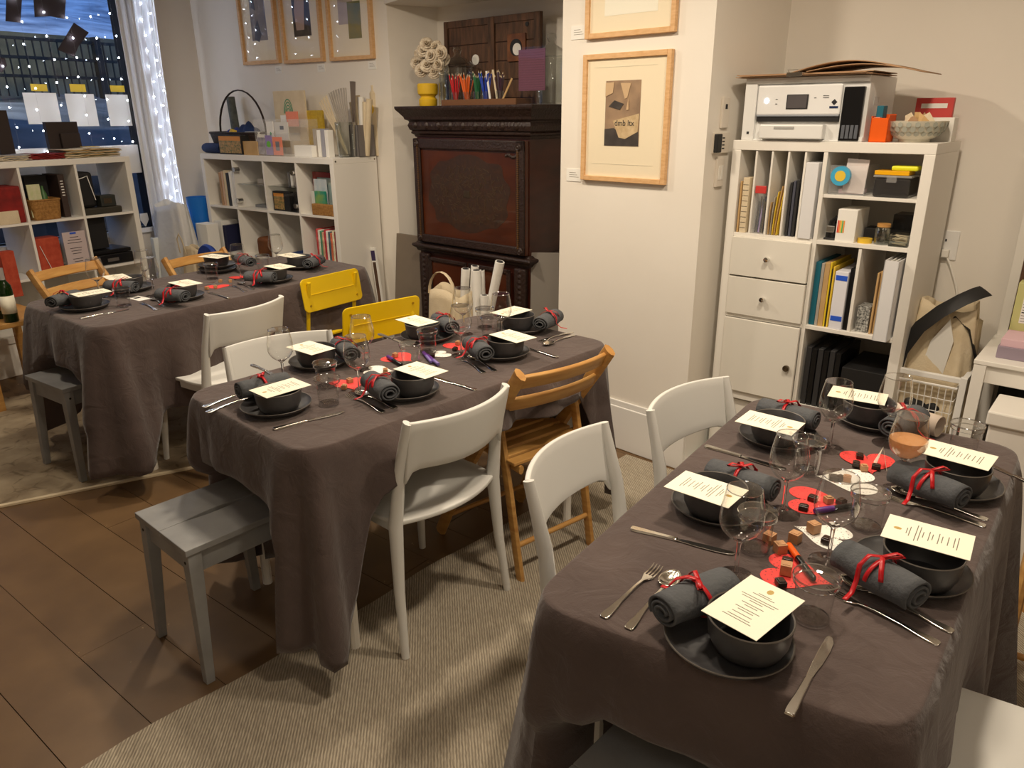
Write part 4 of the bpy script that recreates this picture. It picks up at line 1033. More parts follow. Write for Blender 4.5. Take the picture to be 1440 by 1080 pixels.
# cardboard sheets with binder clip
cb = thing('cardboard_sheets', 'kraft cardboard sheets with a clip lying on the printer', 'cardboard', FR.w(.015, .0, TR + .236), FR.yaw)
for k, (dx, a_) in enumerate(((0, 0), (.02, .008), (.0, -.01))): MB().box(-.02 + dx, .50 - dx, -.02 - a_, .30, .001 + k * .004, .0038 + k * .004).build('sheet', kraft_m, cb)
def bent(u, v): return (.26 + .40 * u, -.02 + .30 * v, .015 + .028 * math.sin(u * 3.0) ** 1 - .018 * u)
MB().grid(bent, 12, 2).build('sheet', kraft_m, cb, 'all', solid=.003)
def bent2(u, v): return (.20 + .40 * u, -.01 + .28 * v, .014 + .034 * math.sin(u * 3.1))
MB().grid(bent2, 12, 2).build('sheet', kraft_m, cb, 'all', solid=.003)
MB().box(.19, .25, -.03, .0, .0, .014).tube([(.2, -.03, .014), (.2, -.05, .022), (.24, -.05, .022), (.24, -.03, .014)], .0014, 6).build('binder_clip', chrome_m, cb, bevel=.002)
# orange box + cards, bowl, red packet, white box
ob = thing('card_box', 'open orange box holding cards beside the printer', 'box', FR.w(.522, .02, TR), FR.yaw)
MB().box(0, .062, 0, .003, 0, .085).box(0, .062, .087, .09, 0, .098).box(0, .003, 0, .09, 0, .092).box(.059, .062, 0, .09, 0, .095).box(0, .062, 0, .09, 0, .003).build('box_body', orange_m, ob)
box('card_pack', coral_m, .004, .028, .01, .085, .003, .088, ob); box('card_pack', teal_m, .006, .030, .03, .08, .003, .128, ob)
bw = thing('patterned_bowl', 'cream ceramic bowl with grey hexagon pattern full of brown scraps', 'bowl', FR.w(.655, .12, TR), 0)
pf = [(0, .004), (.045, .0), (.052, 0), (.054, .010), (.066, .014), (.088, .036), (.101, .060), (.106, .074), (.103, .074), (.095, .056), (.080, .034), (.05, .018), (0, .016)]
MB().lathe(pf, 44).build('bowl_body', mat('cream_ceramic', (214, 208, 190), .35), bw, True)
mb = MB()
for row, (z, rr, sz) in enumerate(((.030, .0835, .0095), (.046, .0955, .0105), (.062, .1025, .0095))):
    nn = 22
    for k in range(nn):
        a = 2 * PI * (k + .5 * (row % 2)) / nn; nv = Vector((math.cos(a), math.sin(a), 0)); tv = Vector((-math.sin(a), math.cos(a), 0))
        slope = .55 if row == 0 else (.75 if row == 1 else .9); uv = Vector((nv.x * (1 - slope), nv.y * (1 - slope), slope)).normalized()
        c = nv * rr + Vector((0, 0, z)); out = (tv.cross(uv)).normalized()
        if out.dot(nv) < 0: out = -out
        vs = [c + out * .0016 + tv * sz * math.cos(j * PI / 3 + PI / 6) + uv * sz * math.sin(j * PI / 3 + PI / 6) for j in range(6)]
        mb.add(vs, [(0, 1, 2, 3, 4, 5)])
mb.build('hexagon_pattern', mat('hex_grey', (168, 170, 158), .5), bw, solid=.0008)
rnd = random.Random(5)
for k in range(9):
    a = rnd.uniform(0, 6.28); r_ = rnd.uniform(0, .055); x, y = r_ * math.cos(a), r_ * math.sin(a)
    MB().add([(x - .025, y - .015, .058), (x + .02, y - .02, .066), (x + .028, y + .018, .070), (x - .01, y + .022, .080 + .012 * (k % 3)), (x, y, .092 + .012 * (k % 2))], [(0, 1, 4), (1, 2, 4), (2, 3, 4), (3, 0, 4)]).build('paper_scrap', [kraft_m, canvas_m, tan_m][k % 3], bw, solid=.001)
ubox(FR, 'red_packet', 'red printed packet leaning behind the patterned bowl', 'packet', mat('red_pack', (206, 70, 66), .5), .605, .735, .275, .30, TR, TR + .155)
pkt = bpy.data.objects['red_packet']; box('printed_band', paper_m, .02, .11, -.001, 0, .118, .135, pkt, 0)
ubox(FR, 'white_carton', 'small white carton behind the bowl at the right end of the shelf', 'box', white_m, .66, .762, .20, .27, TR, TR + .085)

zf = cellz(TR, 0)
def slot(x0, x1, z0, z1, m, nm, lab, cat, y0=.01, d=.20, grp=None, z=zf): return ubox(FR, nm, lab, cat, m, x0, x1, y0, y0 + d, z + z0, z + z1, grp)
o = slot(.044, .052, 0, .21, tan_m, 'notebook', 'tan edged pad in the leftmost slot of the right shelf unit', 'notebook')
o = slot(.056, .084, 0, .225, canvas_m, 'planner', 'cream planner with ruled spine in the leftmost slot', 'notebook')
for k in range(9): box('spine_line', inkb_m, .002, .026, -.001, 0, .02 + k * .022, .0215 + k * .022, o, 0)
pb = thing('pencil_bag', 'clear zip bag with a red strip, second slot of the right shelf unit', 'bag', FR.w(.113, .01, zf), FR.yaw)
box('bag_body', clearp_m, 0, .042, 0, .16, 0, .195, pb, .008); box('zip_strip', mat('zip_red', (206, 60, 56), .5), -.001, .043, -.002, .01, .165, .195, pb, .002)
for k in range(7): MB().cyl((.006 + k * .005, .02 + .015 * (k % 3), .004), (.008 + k * .0045, .03 + .01 * (k % 2), .13 + .01 * (k % 3)), .003, 8).build('pencil', [dark_m, navy_m, brass_m, lilac_m][k % 4], pb)
for k, (m_, l_) in enumerate(((tan_m, 'tan folder in the third slot, leftmost of its bundle'), (greyp_m, 'grey folder in the third slot between yellow ones'), (yelp_m, 'yellow folder in the third slot of the right shelf unit'), (tan_m, 'tan folder at the right of the third slot'), (yelp_m, 'tall yellow folder at the back of the third slot'))):
    x = .183 + k * .0085
    o = MB().grid(lambda u, v, x=x, k=k: (x + .006 * v * (k - 2) * .8 + .010 * v * v, .012 + .2 * u, .002 + (.13 + .022 * k) * v), 2, 6).build('folder', m_, None, solid=.003, loc=FR.w(0, 0, zf), rotz=FR.yaw); tag(o, l_, 'folder', 'folders in the third slot')
for k in range(3): slot(.250 + k * .013, .260 + k * .013, 0, .215 + .006 * k, [dark_m, mat('slate_folder', (76, 78, 92), .6), dark_m][k], 'folder', ['dark folder at the left of the fourth slot', 'slate folder in the middle of the fourth slot', 'dark folder at the right of the fourth slot'][k], 'folder', y0=.02)
slot(.312, .362, 0, .295, mat('white_binder', (226, 226, 228), .45), 'ring_binder', 'tall white ring binder in the fifth slot of the right shelf unit', 'binder', y0=-.004, d=.28)
# right cell, upper shelf
zu = zf + .177
bx = thing('clear_box', 'clear plastic box of pink printed cards with a blue tape roll', 'box', FR.w(x1 + .012, .02, zu), FR.yaw)
MB().box(0, .135, 0, .003, 0, .11).box(0, .135, .147, .15, 0, .11).box(0, .003, 0, .15, 0, .11).box(.132, .135, 0, .15, 0, .11).box(0, .135, 0, .15, 0, .003).build('box_shell', clearp_m, bx)
box('pink_cards', pinkl_m, .03, .115, .03, .10, .003, .02, bx); MB().box(.045, .125, .022, .026, .012, .138, Mt((0, 0, 0), ry=math.radians(3))).build('printed_card', mat('pink_white_card', (226, 214, 210), .5), bx)
tp_ = MB().lathe([(.020, -.009), (.036, -.009), (.036, .009), (.020, .009)], 28, closed=True, M=Mt((.045, -.012, .072), rx=PI / 2)).build('tape_roll', mat('tape_blue', (70, 170, 210), .4), bx, True)
MB().lathe([(0, -.004), (.020, -.004), (.020, .004), (0, .004)], 20, M=Mt((.045, -.018, .072), rx=PI / 2)).build('tape_core', yelp_m, tp_)
cb2 = thing('storage_box', 'smoky plastic food box on the upper right shelf', 'box', FR.w(x1 + .175, .02, zu), FR.yaw)
box('box_shell', mat('smoky_plastic', (60, 58, 58), .12, alpha=.75), 0, .125, 0, .14, 0, .072, cb2, .008); box('lid', mat('clear_lid', (200, 200, 198), .15, alpha=.5), -.004, .129, -.004, .144, .072, .080, cb2, .003); box('latch', clearp_m, .045, .08, -.010, -.004, .055, .080, cb2, .002)
ubox(FR, 'yellow_case', 'flat orange-yellow case on top of the smoky box', 'case', mat('amber_case', (240, 176, 10), .35), x1 + .17, x1 + .29, .03, .12, zu + .0805, zu + .096)
ubox(FR, 'neon_marker_case', 'neon yellow pouch on the orange-yellow case', 'pouch', mat('neon_yellow', (236, 236, 40), .4), x1 + .225, x1 + .315, .035, .10, zu + .0965, zu + .114, bevel=.006)
# lower shelf of that cell
zl_ = zf
sp = thing('stapler', 'black stapler standing on end on the right shelf', 'stapler', FR.w(x1 + .035, .05, zl_), FR.yaw)
MB().tube([(0, .0, .004), (0, 0, .03), (.004, 0, .07), (.014, 0, .082), (.026, 0, .070)], [.02, .018, .014, .013, .010], 10, .013).build('stapler_arm', blackg_m, sp, True)
box('stapler_base', dark_m, -.02, .045, -.02, .06, 0, .008, sp, .002); box('stapler_channel', steelr_m, -.014, .016, -.018, -.008, .03, .055, sp, .002)
bk = ubox(FR, 'box_set', 'white box with rainbow coloured spine labels on the right shelf', 'box', paper_m, x1 + .065, x1 + .138, .01, .16, zl_, zl_ + .125)
for k, cc in enumerate(((220, 60, 50), (240, 130, 40), (240, 200, 60), (90, 180, 90), (240, 150, 60))): box('printed_label', mat('lab%d' % k, cc, .5), .004 + k * .0055, .0085 + k * .0055, -.001, 0, .035, .082, bk, 0)
o = MB().lathe([(.012, 0), (.027, 0), (.027, .018), (.012, .018)], 24, closed=True).build('tape_roll', mat('gold_tape', (230, 190, 60), .35), None, True, loc=FR.w(x1 + .168, .045, zl_)); tag(o, 'gold tape roll lying flat on the right shelf', 'tape')
jr = thing('glass_jar', 'small glass jar with a brown lid full of clips', 'jar', FR.w(x1 + .228, .05, zl_), 0)
MB().lathe([(0, 0), (.026, 0), (.028, .004), (.028, .058), (.022, .066), (.021, .066), (.026, .056), (.026, .006), (0, .004)], 24).build('jar_body', jar_m, jr, True)
MB().lathe([(0, .066), (.024, .066), (.024, .078), (0, .078)], 20).build('jar_lid', oak_m, jr, True)
rnd = random.Random(8); mb = MB()
for k in range(40): mb.box(-.004, .004, -.001, .001, -.001, .001, Mt((rnd.uniform(-.015, .015), rnd.uniform(-.015, .015), rnd.uniform(.008, .05)), rnd.uniform(0, 3), rnd.uniform(0, 3), rnd.uniform(0, 3)))
o = mb.build('clips', brass_m, jr); o['kind'] = 'stuff'
ct = thing('match_tub', 'clear tub of wooden sticks on the right shelf', 'tub', FR.w(x1 + .262, .012, zl_), FR.yaw)
MB().box(0, .065, 0, .002, 0, .045).box(0, .002, 0, .08, 0, .045).box(.063, .065, 0, .08, 0, .045).box(0, .065, .078, .08, 0, .045).box(0, .065, 0, .08, 0, .002).build('tub_body', jar_m, ct)
mb = MB()
for k in range(26): mb.box(-.025, .025, -.001, .001, -.001, .001, Mt((.032 + rnd.uniform(-.004, .004), rnd.uniform(.012, .07), .006 + .0013 * k), 0, rnd.uniform(-.15, .15), rnd.uniform(-.6, .6)))
o = mb.build('sticks', canvas_m, ct); o['kind'] = 'stuff'
ubox(FR, 'black_case', 'black case at the back of the lower right shelf', 'case', black_m, x1 + .215, x1 + .33, .14, .26, zl_, zl_ + .045); ubox(FR, 'black_box', 'glossy black box stacked on the black case', 'box', blackg_m, x1 + .235, x1 + .33, .14, .25, zl_ + .0455, zl_ + .105)
ubox(FR, 'small_black_box', 'low black box behind the gold tape', 'box', black_m, x1 + .145, x1 + .20, .10, .18, zl_, zl_ + .05)
# row 2: left half folders
zq = cellz(TR, 1)
for k, (w_, h_, m_, l_) in enumerate(((.022, .262, teal_m, 'teal folder at the left of the middle row'), (.012, .258, greyp_m, 'grey folder beside the teal one'), (.020, .262, tan_m, 'thick tan folder in the middle row'), (.007, .265, mat('bright_folder', (226, 196, 40), .5), 'bright yellow folder, left one of the thin pair'), (.004, .24, black_m, 'thin black folder between yellow and white'), (.007, .25, yelp_m, 'bright yellow folder, right one of the thin pair'))):
    xs = [0, .023, .036, .057, .065, .070][k]
    ubox(FR, 'folder', l_, 'folder', m_, x1 + .004 + xs, x1 + .004 + xs + w_, .02, .26, zq, zq + h_, 'folders in the middle row')
wf = ubox(FR, 'white_folder', 'white folder with two strips of blue tape in the middle row', 'folder', mat('lilac_white', (228, 228, 236), .5), x1 + .088, x1 + .138, .008, .24, zq, zq + .235)
for z in (.200, .035): box('blue_tape', mat('painters_tape', (40, 90, 210), .5), .004, .048, -.001, 0, z, z + .02, wf, 0)
ubox(FR, 'folder', 'black folder right of the white taped one', 'folder', blackg_m, x1 + .140, x1 + .158, .02, .26, zq, zq + .25, 'folders in the middle row')
tb_ = ubox(FR, 'tissue_tin', 'black and white speckled box in the middle row', 'box', mat('speckled', (30, 30, 30), .5, col2=(210, 210, 205), nscale=130), x1 + .185, x1 + .232, .03, .11, zq, zq + .105)
for k in range(3): ubox(FR, 'envelope', ['kraft envelope left of three beside the white binder', 'kraft envelope in the middle of three beside the white binder', 'kraft envelope right of three beside the white binder'][k], 'envelope', tan_m, x1 + .240 + k * .010, x1 + .247 + k * .010, .02 + .01 * k, .25, zq, zq + .245 + .006 * k, 'kraft envelopes')
bn = thing('ring_binder', 'thick white ring binder jutting out of the middle row', 'binder', FR.w(x1 + .278, -.06, zq), FR.yaw)
MB().box(0, .003, 0, .29, 0, .31).box(.047, .05, 0, .29, 0, .31).box(0, .05, 0, .003, 0, .31).build('binder_cover', mat('white_binder', (226, 226, 228), .45), bn)
for k in range(8): box('page_block', paper_m, .006 + k * .005, .009 + k * .005, .02, .27, .004, .300 + .004 * (k % 3), bn, 0)
# row 3
zt3 = cellz(TR, 2)
for k in range(6): ubox(FR, 'black_magazine_file', 'black magazine file, number %s from the left in the bottom row' % ['one', 'two', 'three', 'four', 'five', 'six'][k], 'file', blackg_m if k % 2 else mat('dark_card', (46, 46, 48), .5), x1 + .012 + k * .024, x1 + .033 + k * .024, .02, .28, zt3, zt3 + .255 - .004 * (k % 2), 'black files in the bottom row')
ubox(FR, 'black_storage_box', 'large black storage box in the bottom row', 'box', black_m, x1 + .165, x1 + .325, .01, .30, zt3, zt3 + .20)

# ================================================================== PILLAR
def picture(fr, name, label, x0, x1_, z0, z1_, prot, art, mt=.055, fw=.022, y=-.022):
    t = thing(name, label, 'picture', fr.w(x0, 0, z0), fr.yaw)
    W2, H2 = x1_ - x0, z1_ - z0
    MB().box(0, fw, y, 0, 0, H2).build('frame_bar', frame_m, t, bevel=.002); MB().box(W2 - fw, W2, y, 0, 0, H2).build('frame_bar', frame_m, t, bevel=.002)
    MB().box(fw, W2 - fw, y, 0, 0, fw).build('frame_bar', frame_m, t, bevel=.002); MB().box(fw, W2 - fw, y, 0, H2 - fw, H2).build('frame_bar', frame_m, t, bevel=.002)
    MB().box(fw, W2 - fw, -.010, -.004, fw, H2 - fw).build('mount_board', mat('picture_mount', (243, 230, 202), .7), t)
    MB().box(fw, W2 - fw, -.0165, -.0155, fw, H2 - fw).build('glazing', pane_m, t)
    art(t, W2, H2)
    return t
def flat(t, name, m, pts, y=-.0110, d=.001): return MB().prism([(a, -b) for a, b in pts], y, y + d, Matrix(((1, 0, 0, 0), (0, 0, 1, 0), (0, -1, 0, 0), (0, 0, 0, 1)))).build(name, m, t)
def art_print(t, W2, H2):
    cx0, cx1, cz0, cz1 = .126, .312, .155, .425
    flat(t, 'print_paper', mat('print_taupe', (168, 140, 112), .8, col2=(140, 116, 94), nscale=18), [(cx0, cz0), (cx1, cz0), (cx1, cz1), (cx0, cz1)])
    flat(t, 'print_shape', mat('print_dark', (72, 66, 62), .8, col2=(54, 48, 46), nscale=30), [(cx0, cz0), (cx1, cz0), (cx1 - .004, cz0 + .06), (cx0 + .11, cz0 + .035), (cx0 + .09, cz0 + .05), (cx0 + .05, cz0 + .075), (cx0, cz0 + .07)], -.0122)
    flat(t, 'print_shape', mat('print_cream', (214, 190, 150), .8, col2=(190, 164, 124), nscale=40), [(cx0 + .045, cz0 + .105), (cx1 - .002, cz0 + .135), (cx1 - .006, cz0 + .06), (cx0 + .115, cz0 + .03), (cx0 + .08, cz0 + .035)], -.0134)
    flat(t, 'print_shape', mat('print_pale', (206, 176, 138), .8), [(cx0 + .08, cz1 - .01), (cx0 + .135, cz1 - .012), (cx0 + .118, cz1 - .07), (cx0 + .105, cz1 - .075)], -.0134)
    flat(t, 'print_shape', MATS['print_pale'], [(cx0, cz1 - .008), (cx0 + .045, cz1 - .006), (cx0 + .04, cz1 - .05), (cx0, cz1 - .065)], -.0134)
    flat(t, 'print_shape', MATS['print_dark'], [(cx0 + .02, cz0 + .165), (cx0 + .08, cz0 + .150), (cx0 + .10, cz0 + .175), (cx0 + .05, cz0 + .19)], -.0134)
    flat(t, 'print_shape', MATS['print_pale'], [(cx0 + .115, cz0 + .15), (cx0 + .128, cz0 + .15), (cx0 + .125, cz0 + .20)], -.0146)
    cu = bpy.data.curves.new('letters', 'FONT'); cu.body = 'dmb ltx'; cu.size = .034; cu.extrude = .0004
    tmp = bpy.data.objects.new('tmp', cu); COL.objects.link(tmp); bpy.context.view_layer.update(); me = bpy.data.meshes.new_from_object(tmp.evaluated_get(bpy.context.evaluated_depsgraph_get())); bpy.data.objects.remove(tmp)
    lo = bpy.data.objects.new('printed_letters', me); COL.objects.link(lo); lo.parent = t; lo.location = (cx0 + .055, -.0142, cz0 + .085); lo.rotation_euler = (PI / 2, 0, 0); me.materials.clear(); me.materials.append(MATS['print_dark'])
    flat(t, 'embossed_line', mat('emboss', (222, 214, 192), .8), [(.06, .075), (.39, .075), (.39, .077), (.06, .077)])
    flat(t, 'embossed_line', MATS['emboss'], [(.06, .48), (.39, .48), (.39, .482), (.06, .482)])
picture(FP, 'framed_print', 'framed brown abstract print on the pillar, lower of two', .139, .600, 1.297, 1.833, None, art_print)
def art_top(t, W2, H2):
    flat(t, 'print_paper', mat('blank_emboss', (246, 242, 226), .8), [(.10, .085), (.37, .085), (.37, .45), (.10, .45)])
picture(FP, 'framed_print', 'pale framed print on the pillar cut by the top edge, upper of two', .144, .606, 1.895, 2.43, None, art_top)
def wall_label(fr, x0, x1_, z0, z1_, label, y=0):
    t = ubox(fr, 'wall_label', label, 'label', paper_m, x0, x1_, y - .003, y, z0, z1_, bevel=0)
    mb = MB()
    for k in range(3): mb.box((x1_ - x0) * .2, (x1_ - x0) * (.85 - .1 * k), -.0008, 0, (z1_ - z0) * (.35 + .17 * k), (z1_ - z0) * (.35 + .17 * k) + .0015)
    mb.build('printed_lines', ink_m, t)
wall_label(FP, .040, .128, 1.285, 1.342, 'small white label left of the lower pillar print')
wall_label(FP, .052, .136, 1.900, 1.955, 'small white label left of the upper pillar print')
# switches on the pillar side
def sw(px0, py0, px1, py1, label, kind):
    xa, za = FPS.px(px0, py0); xb, zb = FPS.px(px1, py1); x0, x1_ = sorted((xa, xb)); z0, z1_ = sorted((za, zb))
    t = thing('wall_control', label, 'switch', FPS.w(x0, 0, z0), FPS.yaw); w_, h_ = x1_ - x0, z1_ - z0
    box('cover_plate', wallg_m, 0, w_, -.012, 0, 0, h_, t, .002)
    if kind == 'p':
        box('marking', inkb_m, w_ * .35, w_ * .65, -.013, -.012, h_ * .62, h_ * .78, t, 0)
    elif kind == 'r':
        box('remote_body', black_m, -w_ * .05, w_ * .25, -.03, -.012, h_ * .05, h_ * .95, t, .003)
        for k in range(4): box('button', inkb_m, w_ * .5, w_ * .64, -.0135, -.012, h_ * (.2 + .17 * k), h_ * (.26 + .17 * k), t, 0)
    else:
        for k in range(2): box('rocker', white_m, w_ * (.15 + .4 * k), w_ * (.42 + .4 * k), -.015, -.012, h_ * .25, h_ * .75, t, .001)
sw(1011, 180, 1024, 137, 'white thermostat panel high on the pillar side wall', 'p')
sw(1000, 216, 1024, 186, 'white control panel with a black remote on the pillar side wall', 'r')
sw(1003, 263, 1016, 222, 'white light switch plate lowest on the pillar side wall', 's')

# outlet + cord on the right wall, hanging
x, z = FR.px(1331, 341, .45)
ol = thing('wall_outlet', 'white wall outlet with a plugged-in white cord', 'outlet', FR.w(x - .03, .45, z - .07), FR.yaw)
box('cover_plate', trim_m, 0, .075, -.006, 0, 0, .12, ol, .003); box('socket', inkb_m, .025, .031, -.0075, -.006, .075, .085, ol, 0); box('plug', white_m, .022, .050, -.03, -.006, .012, .045, ol, .004)
pts = [FR.w(*((lambda q: (q[0], .43, q[1]))(FR.px(a, b, .43)))) for a, b in ((1328, 354), (1336, 372), (1344, 400), (1347, 425), (1349, 460), (1350, 520))]
o = MB().tube(pts, .0045, 8).build('extension_lead', white_m, None, True); tag(o, 'white cord hanging down the right wall from the outlet', 'cord')
# power strip on the floor by the pillar
q = P(975, 655, .02); ps = thing('power_strip', 'white power strip with green light on the floor behind a white chair', 'power strip', (q.x, q.y, .010), math.radians(60))
box('strip_body', white_m, -.11, .11, -.025, .025, 0, .03, ps, .004); box('rocker_switch', black_m, -.09, -.065, -.01, .01, .03, .034, ps, .001)
box('indicator', mat('green_light', (120, 230, 190), .4, emis=((90, 230, 180), 1.0)), .05, .09, -.008, .008, .03, .0325, ps, 0)
MB().tube([(.1, 0, .015), (.16, .04, .01), (.20, .12, .06), (.19, .18, .22)], .004, 8).build('cable', black_m, ps, True)
# ================================================================== WIRE BASKET TOWER, TOTES, DESK
def PF(px, py, z): return P(px, py, z)
a = P(1255, 512, .60); b = P(1352, 528, .60); yaw = FR.yaw
xb0, _ = FR.px(1254, 512, .06); xb1, zb1 = FR.px(1353, 530, .06)
bt = thing('wire_drawer_tower', 'white wire basket drawer tower beside the shelf unit', 'drawer tower', FR.w(xb0 + .01, .055, 0), FR.yaw)
Wb = xb1 - xb0; Hb = zb1
for (x, y) in ((0, 0), (Wb, 0), (0, .36), (Wb, .36)): box('post', trim_m, x - .012, x + .012, y - .012, y + .012, 0, Hb, bt, .002)
for z in (Hb - .015, .10):
    for y in (0, .36): MB().box(0, Wb, y - .010, y + .010, z - .01, z + .01).build('rail', trim_m, bt, bevel=.002)
    for x in (0, Wb): MB().box(x - .010, x + .010, 0, .36, z - .01, z + .01).build('rail', trim_m, bt, bevel=.002)
bk_ = MB().tube([(.02, .0, Hb - .05), (Wb - .02, .0, Hb - .05), (Wb - .02, .35, Hb - .05), (.02, .35, Hb - .05)], .005, 6, closed=True).build('wire_basket', trim_m, bt)
mb = MB(); n = 8
for k in range(n + 1):
    x = .03 + (Wb - .06) * k / n; mb.tube([(x, 0, Hb - .05), (x, .03, Hb - .27), (x, .32, Hb - .27), (x, .35, Hb - .05)], .0018, 5)
for k in range(1, 5):
    z = Hb - .05 - .055 * k; yy = .03 * k / 4; mb.tube([(.02 + .01 * k / 4, yy, z), (Wb - .02 - .01 * k / 4, yy, z), (Wb - .03, .35 - yy, z), (.03, .35 - yy, z)], .0018, 5, closed=True)
for k in range(1, 7): y = .03 + .29 * k / 7; mb.tube([(.03, y, Hb - .27), (Wb - .03, y, Hb - .27)], .0018, 5)
mb.build('wire_grid', trim_m, bk_)
def bagmesh(name, label, fr, x, y, z, w_, d_, h_, m_, seed, lean=0, cat='tote bag', open_top=True):
    rnd = random.Random(seed); ph = [rnd.uniform(0, 6) for _ in range(5)]
    def f(u, v):
        a = u * 2 * PI; c, s_ = math.cos(a), math.sin(a); k = 1 + .10 * math.sin(3 * a + ph[0] + v * 2) * v + .07 * math.sin(5 * a + ph[1]) * (1 - v) + .05 * math.sin(9 * a + ph[2] + 4 * v)
        sx = (abs(c) ** .6) * (1 if c > 0 else -1); sy = (abs(s_) ** .6) * (1 if s_ > 0 else -1)
        t_ = 1 - .25 * v * v
        return (w_ / 2 * sx * k * t_ + lean * v, d_ / 2 * sy * k * t_ * (1 - .3 * v), h_ * v * (1 + .035 * math.sin(2 * a + ph[3]) * v))
    t = thing(name, label, cat, fr.w(x, y, z), fr.yaw)
    mb = MB().grid(f, 40, 14); mb.add([f(u / 40, 0) for u in range(40)], [tuple(range(40))])
    mb.build('bag_body', m_, t, 'all', solid=.003)
    return t
b1 = bagmesh('canvas_tote', 'cream canvas tote with a wide black strap in the wire basket', FR, xb0 + .01 + .13, .055 + .17, Hb - .26, .24, .28, .50, canvas_m, 4, lean=.0)
c_ = b1.location
def strap(parent, pts, wd, m_, name='strap', up=(0, 1, 0)):
    return MB().tube(pts, [wd] * len(pts), 8, [.002] * len(pts), up=up).build(name, m_, parent, True)
strap(b1, [(-.13, -.13, .22), (-.115, -.14, .32), (-.07, -.14, .42), (-.01, -.13, .49), (.05, -.11, .54), (.09, -.08, .565), (.11, -.04, .57)], .030, black_m, up=(0, 0, 1))
b2 = bagmesh('canvas_tote', 'second canvas tote with dark trim at the right of the wire basket', FR, xb0 + .01 + Wb - .10, .055 + .20, Hb - .26, .19, .24, .44, canvas_m, 11, lean=.02)
strap(b2, [(-.02, -.06, .40), (.02, -.1, .46), (.07, -.1, .42), (.11, -.08, .30), (.12, -.06, .22)], .014, black_m, up=(0, -.6, .8))
for k, (x, ang, h_) in enumerate(((-.05, -.12, .40), (.0, .05, .43), (.03, .20, .34))):
    o = MB().prism([(-.045, 0), (.045, 0), (.040, h_ * .8), (.005, h_), (-.035, h_ * .75)], -.003, .003, Mt((0, 0, 0), rx=PI / 2) @ Matrix.Rotation(ang, 4, 'Z')).build('paper_bag', [paper_m, canvas_m, paper_m][k], None, loc=FR.w(xb0 + .01 + Wb * .60 + x, .055 + .07 + .02 * k, Hb - .20), rotz=FR.yaw)
    tag(o, ['white pointed paper bag standing in the wire basket, left one', 'cream pointed paper bag standing in the wire basket, middle one', 'white pointed paper bag standing in the wire basket, right one'][k], 'paper bag', 'pointed paper bags')
o = ubox(FR, 'black_pouch', 'black pouch lying at the bottom of the wire basket', 'pouch', black_m, xb0 + .05, xb0 + Wb - .05, .09, .33, Hb - .258, Hb - .13, bevel=.03)
# desk at the right edge
dx, dz = FR.px(1370, 505, -.02)
dk = thing('white_desk', 'white desk with square legs at the right edge', 'desk', FR.w(dx, -.02, 0), FR.yaw)
box('desk_top', white_m, 0, 1.1, 0, .44, dz - .018, dz, dk, .003); box('apron', white_m, .03, 1.07, .012, .03, dz - .085, dz - .018, dk, .002)
for (x, y) in ((.02, .02), (1.06, .02), (.02, .40), (1.06, .40)): box('leg', white_m, x - .018, x + .022, y - .018, y + .022, 0, dz - .018, dk, .002)
pbx = thing('pink_card_box', 'lilac card box with pink cards on the white desk', 'box', FR.w(dx + .055, .05, dz), FR.yaw)
box('tray', mat('lilac_grey', (150, 136, 150), .6), 0, .22, 0, .16, 0, .045, pbx, .002); box('card_stack', pinkl_m, .006, .214, .006, .154, .045, .072, pbx, .001)
fb = thing('food_carton', 'green food carton with a nutrition table on the white desk', 'box', FR.w(dx + .06, .22, dz), FR.yaw)
box('carton', mat('carton_green', (196, 200, 130), .5, col2=(206, 196, 140), nscale=4), 0, .22, 0, .07, 0, .25, fb, .002); box('lower_panel', pinkl_m, 0, .22, -.001, 0, 0, .07, fb, 0)
box('nutrition_table', paper_m, .025, .105, -.001, 0, .10, .215, fb, 0)
mb = MB()
for k in range(10): mb.box(.028, .102 if k % 3 else .09, -.0016, -.001, .107 + k * .0105, .1085 + k * .0105 + (.002 if k in (3, 9) else 0))
mb.build('printed_lines', inkb_m, fb); flat(fb, 'printed_leaf', green_m, [(.04, .045), (.06, .035), (.085, .05), (.07, .065), (.05, .06)], -.002)
flat(fb, 'printed_fruit', mat('fruit', (220, 170, 90), .6), [(.11, .05), (.16, .04), (.2, .08), (.17, .13), (.12, .11)], -.002)
# dark drape under the desk, white bin and the framed board above
mb = MB().grid(lambda u, v: (u * .95, .012 * math.sin(u * 60), v * (dz - .05)), 80, 4)
o = mb.build('dark_drape', mat('charcoal_drape', (52, 56, 58), .9), None, 'all', solid=.003, loc=FR.w(dx + .06, .33, 0.01), rotz=FR.yaw); tag(o, 'charcoal curtain hanging below the white desk', 'curtain')
q = P(1392, 620, .30); xx, zz_ = FR.px(1393, 572, -.20)
wbn = thing('white_bin', 'white lidded box standing before the desk at the right edge', 'bin', FR.w(xx, -.25, 0), FR.yaw)
box('bin_body', white_m, .01, .34, .01, .21, 0, zz_ - .05, wbn, .006); box('bin_lid', white_m, 0, .35, 0, .22, zz_ - .05, zz_, wbn, .006)
xx, zz_ = FR.px(1418, 405, .43)
wf_ = thing('framed_board', 'white framed board leaning on the right wall above the desk', 'board', FR.w(xx, .38, dz), FR.yaw)
box('frame', white_m, 0, .035, 0, .02, 0, .75, wf_, .002); box('frame', white_m, .035, .6, 0, .02, .715, .75, wf_, .002); box('board', oldw_m, .035, .6, .008, .015, 0, .715, wf_, 0)

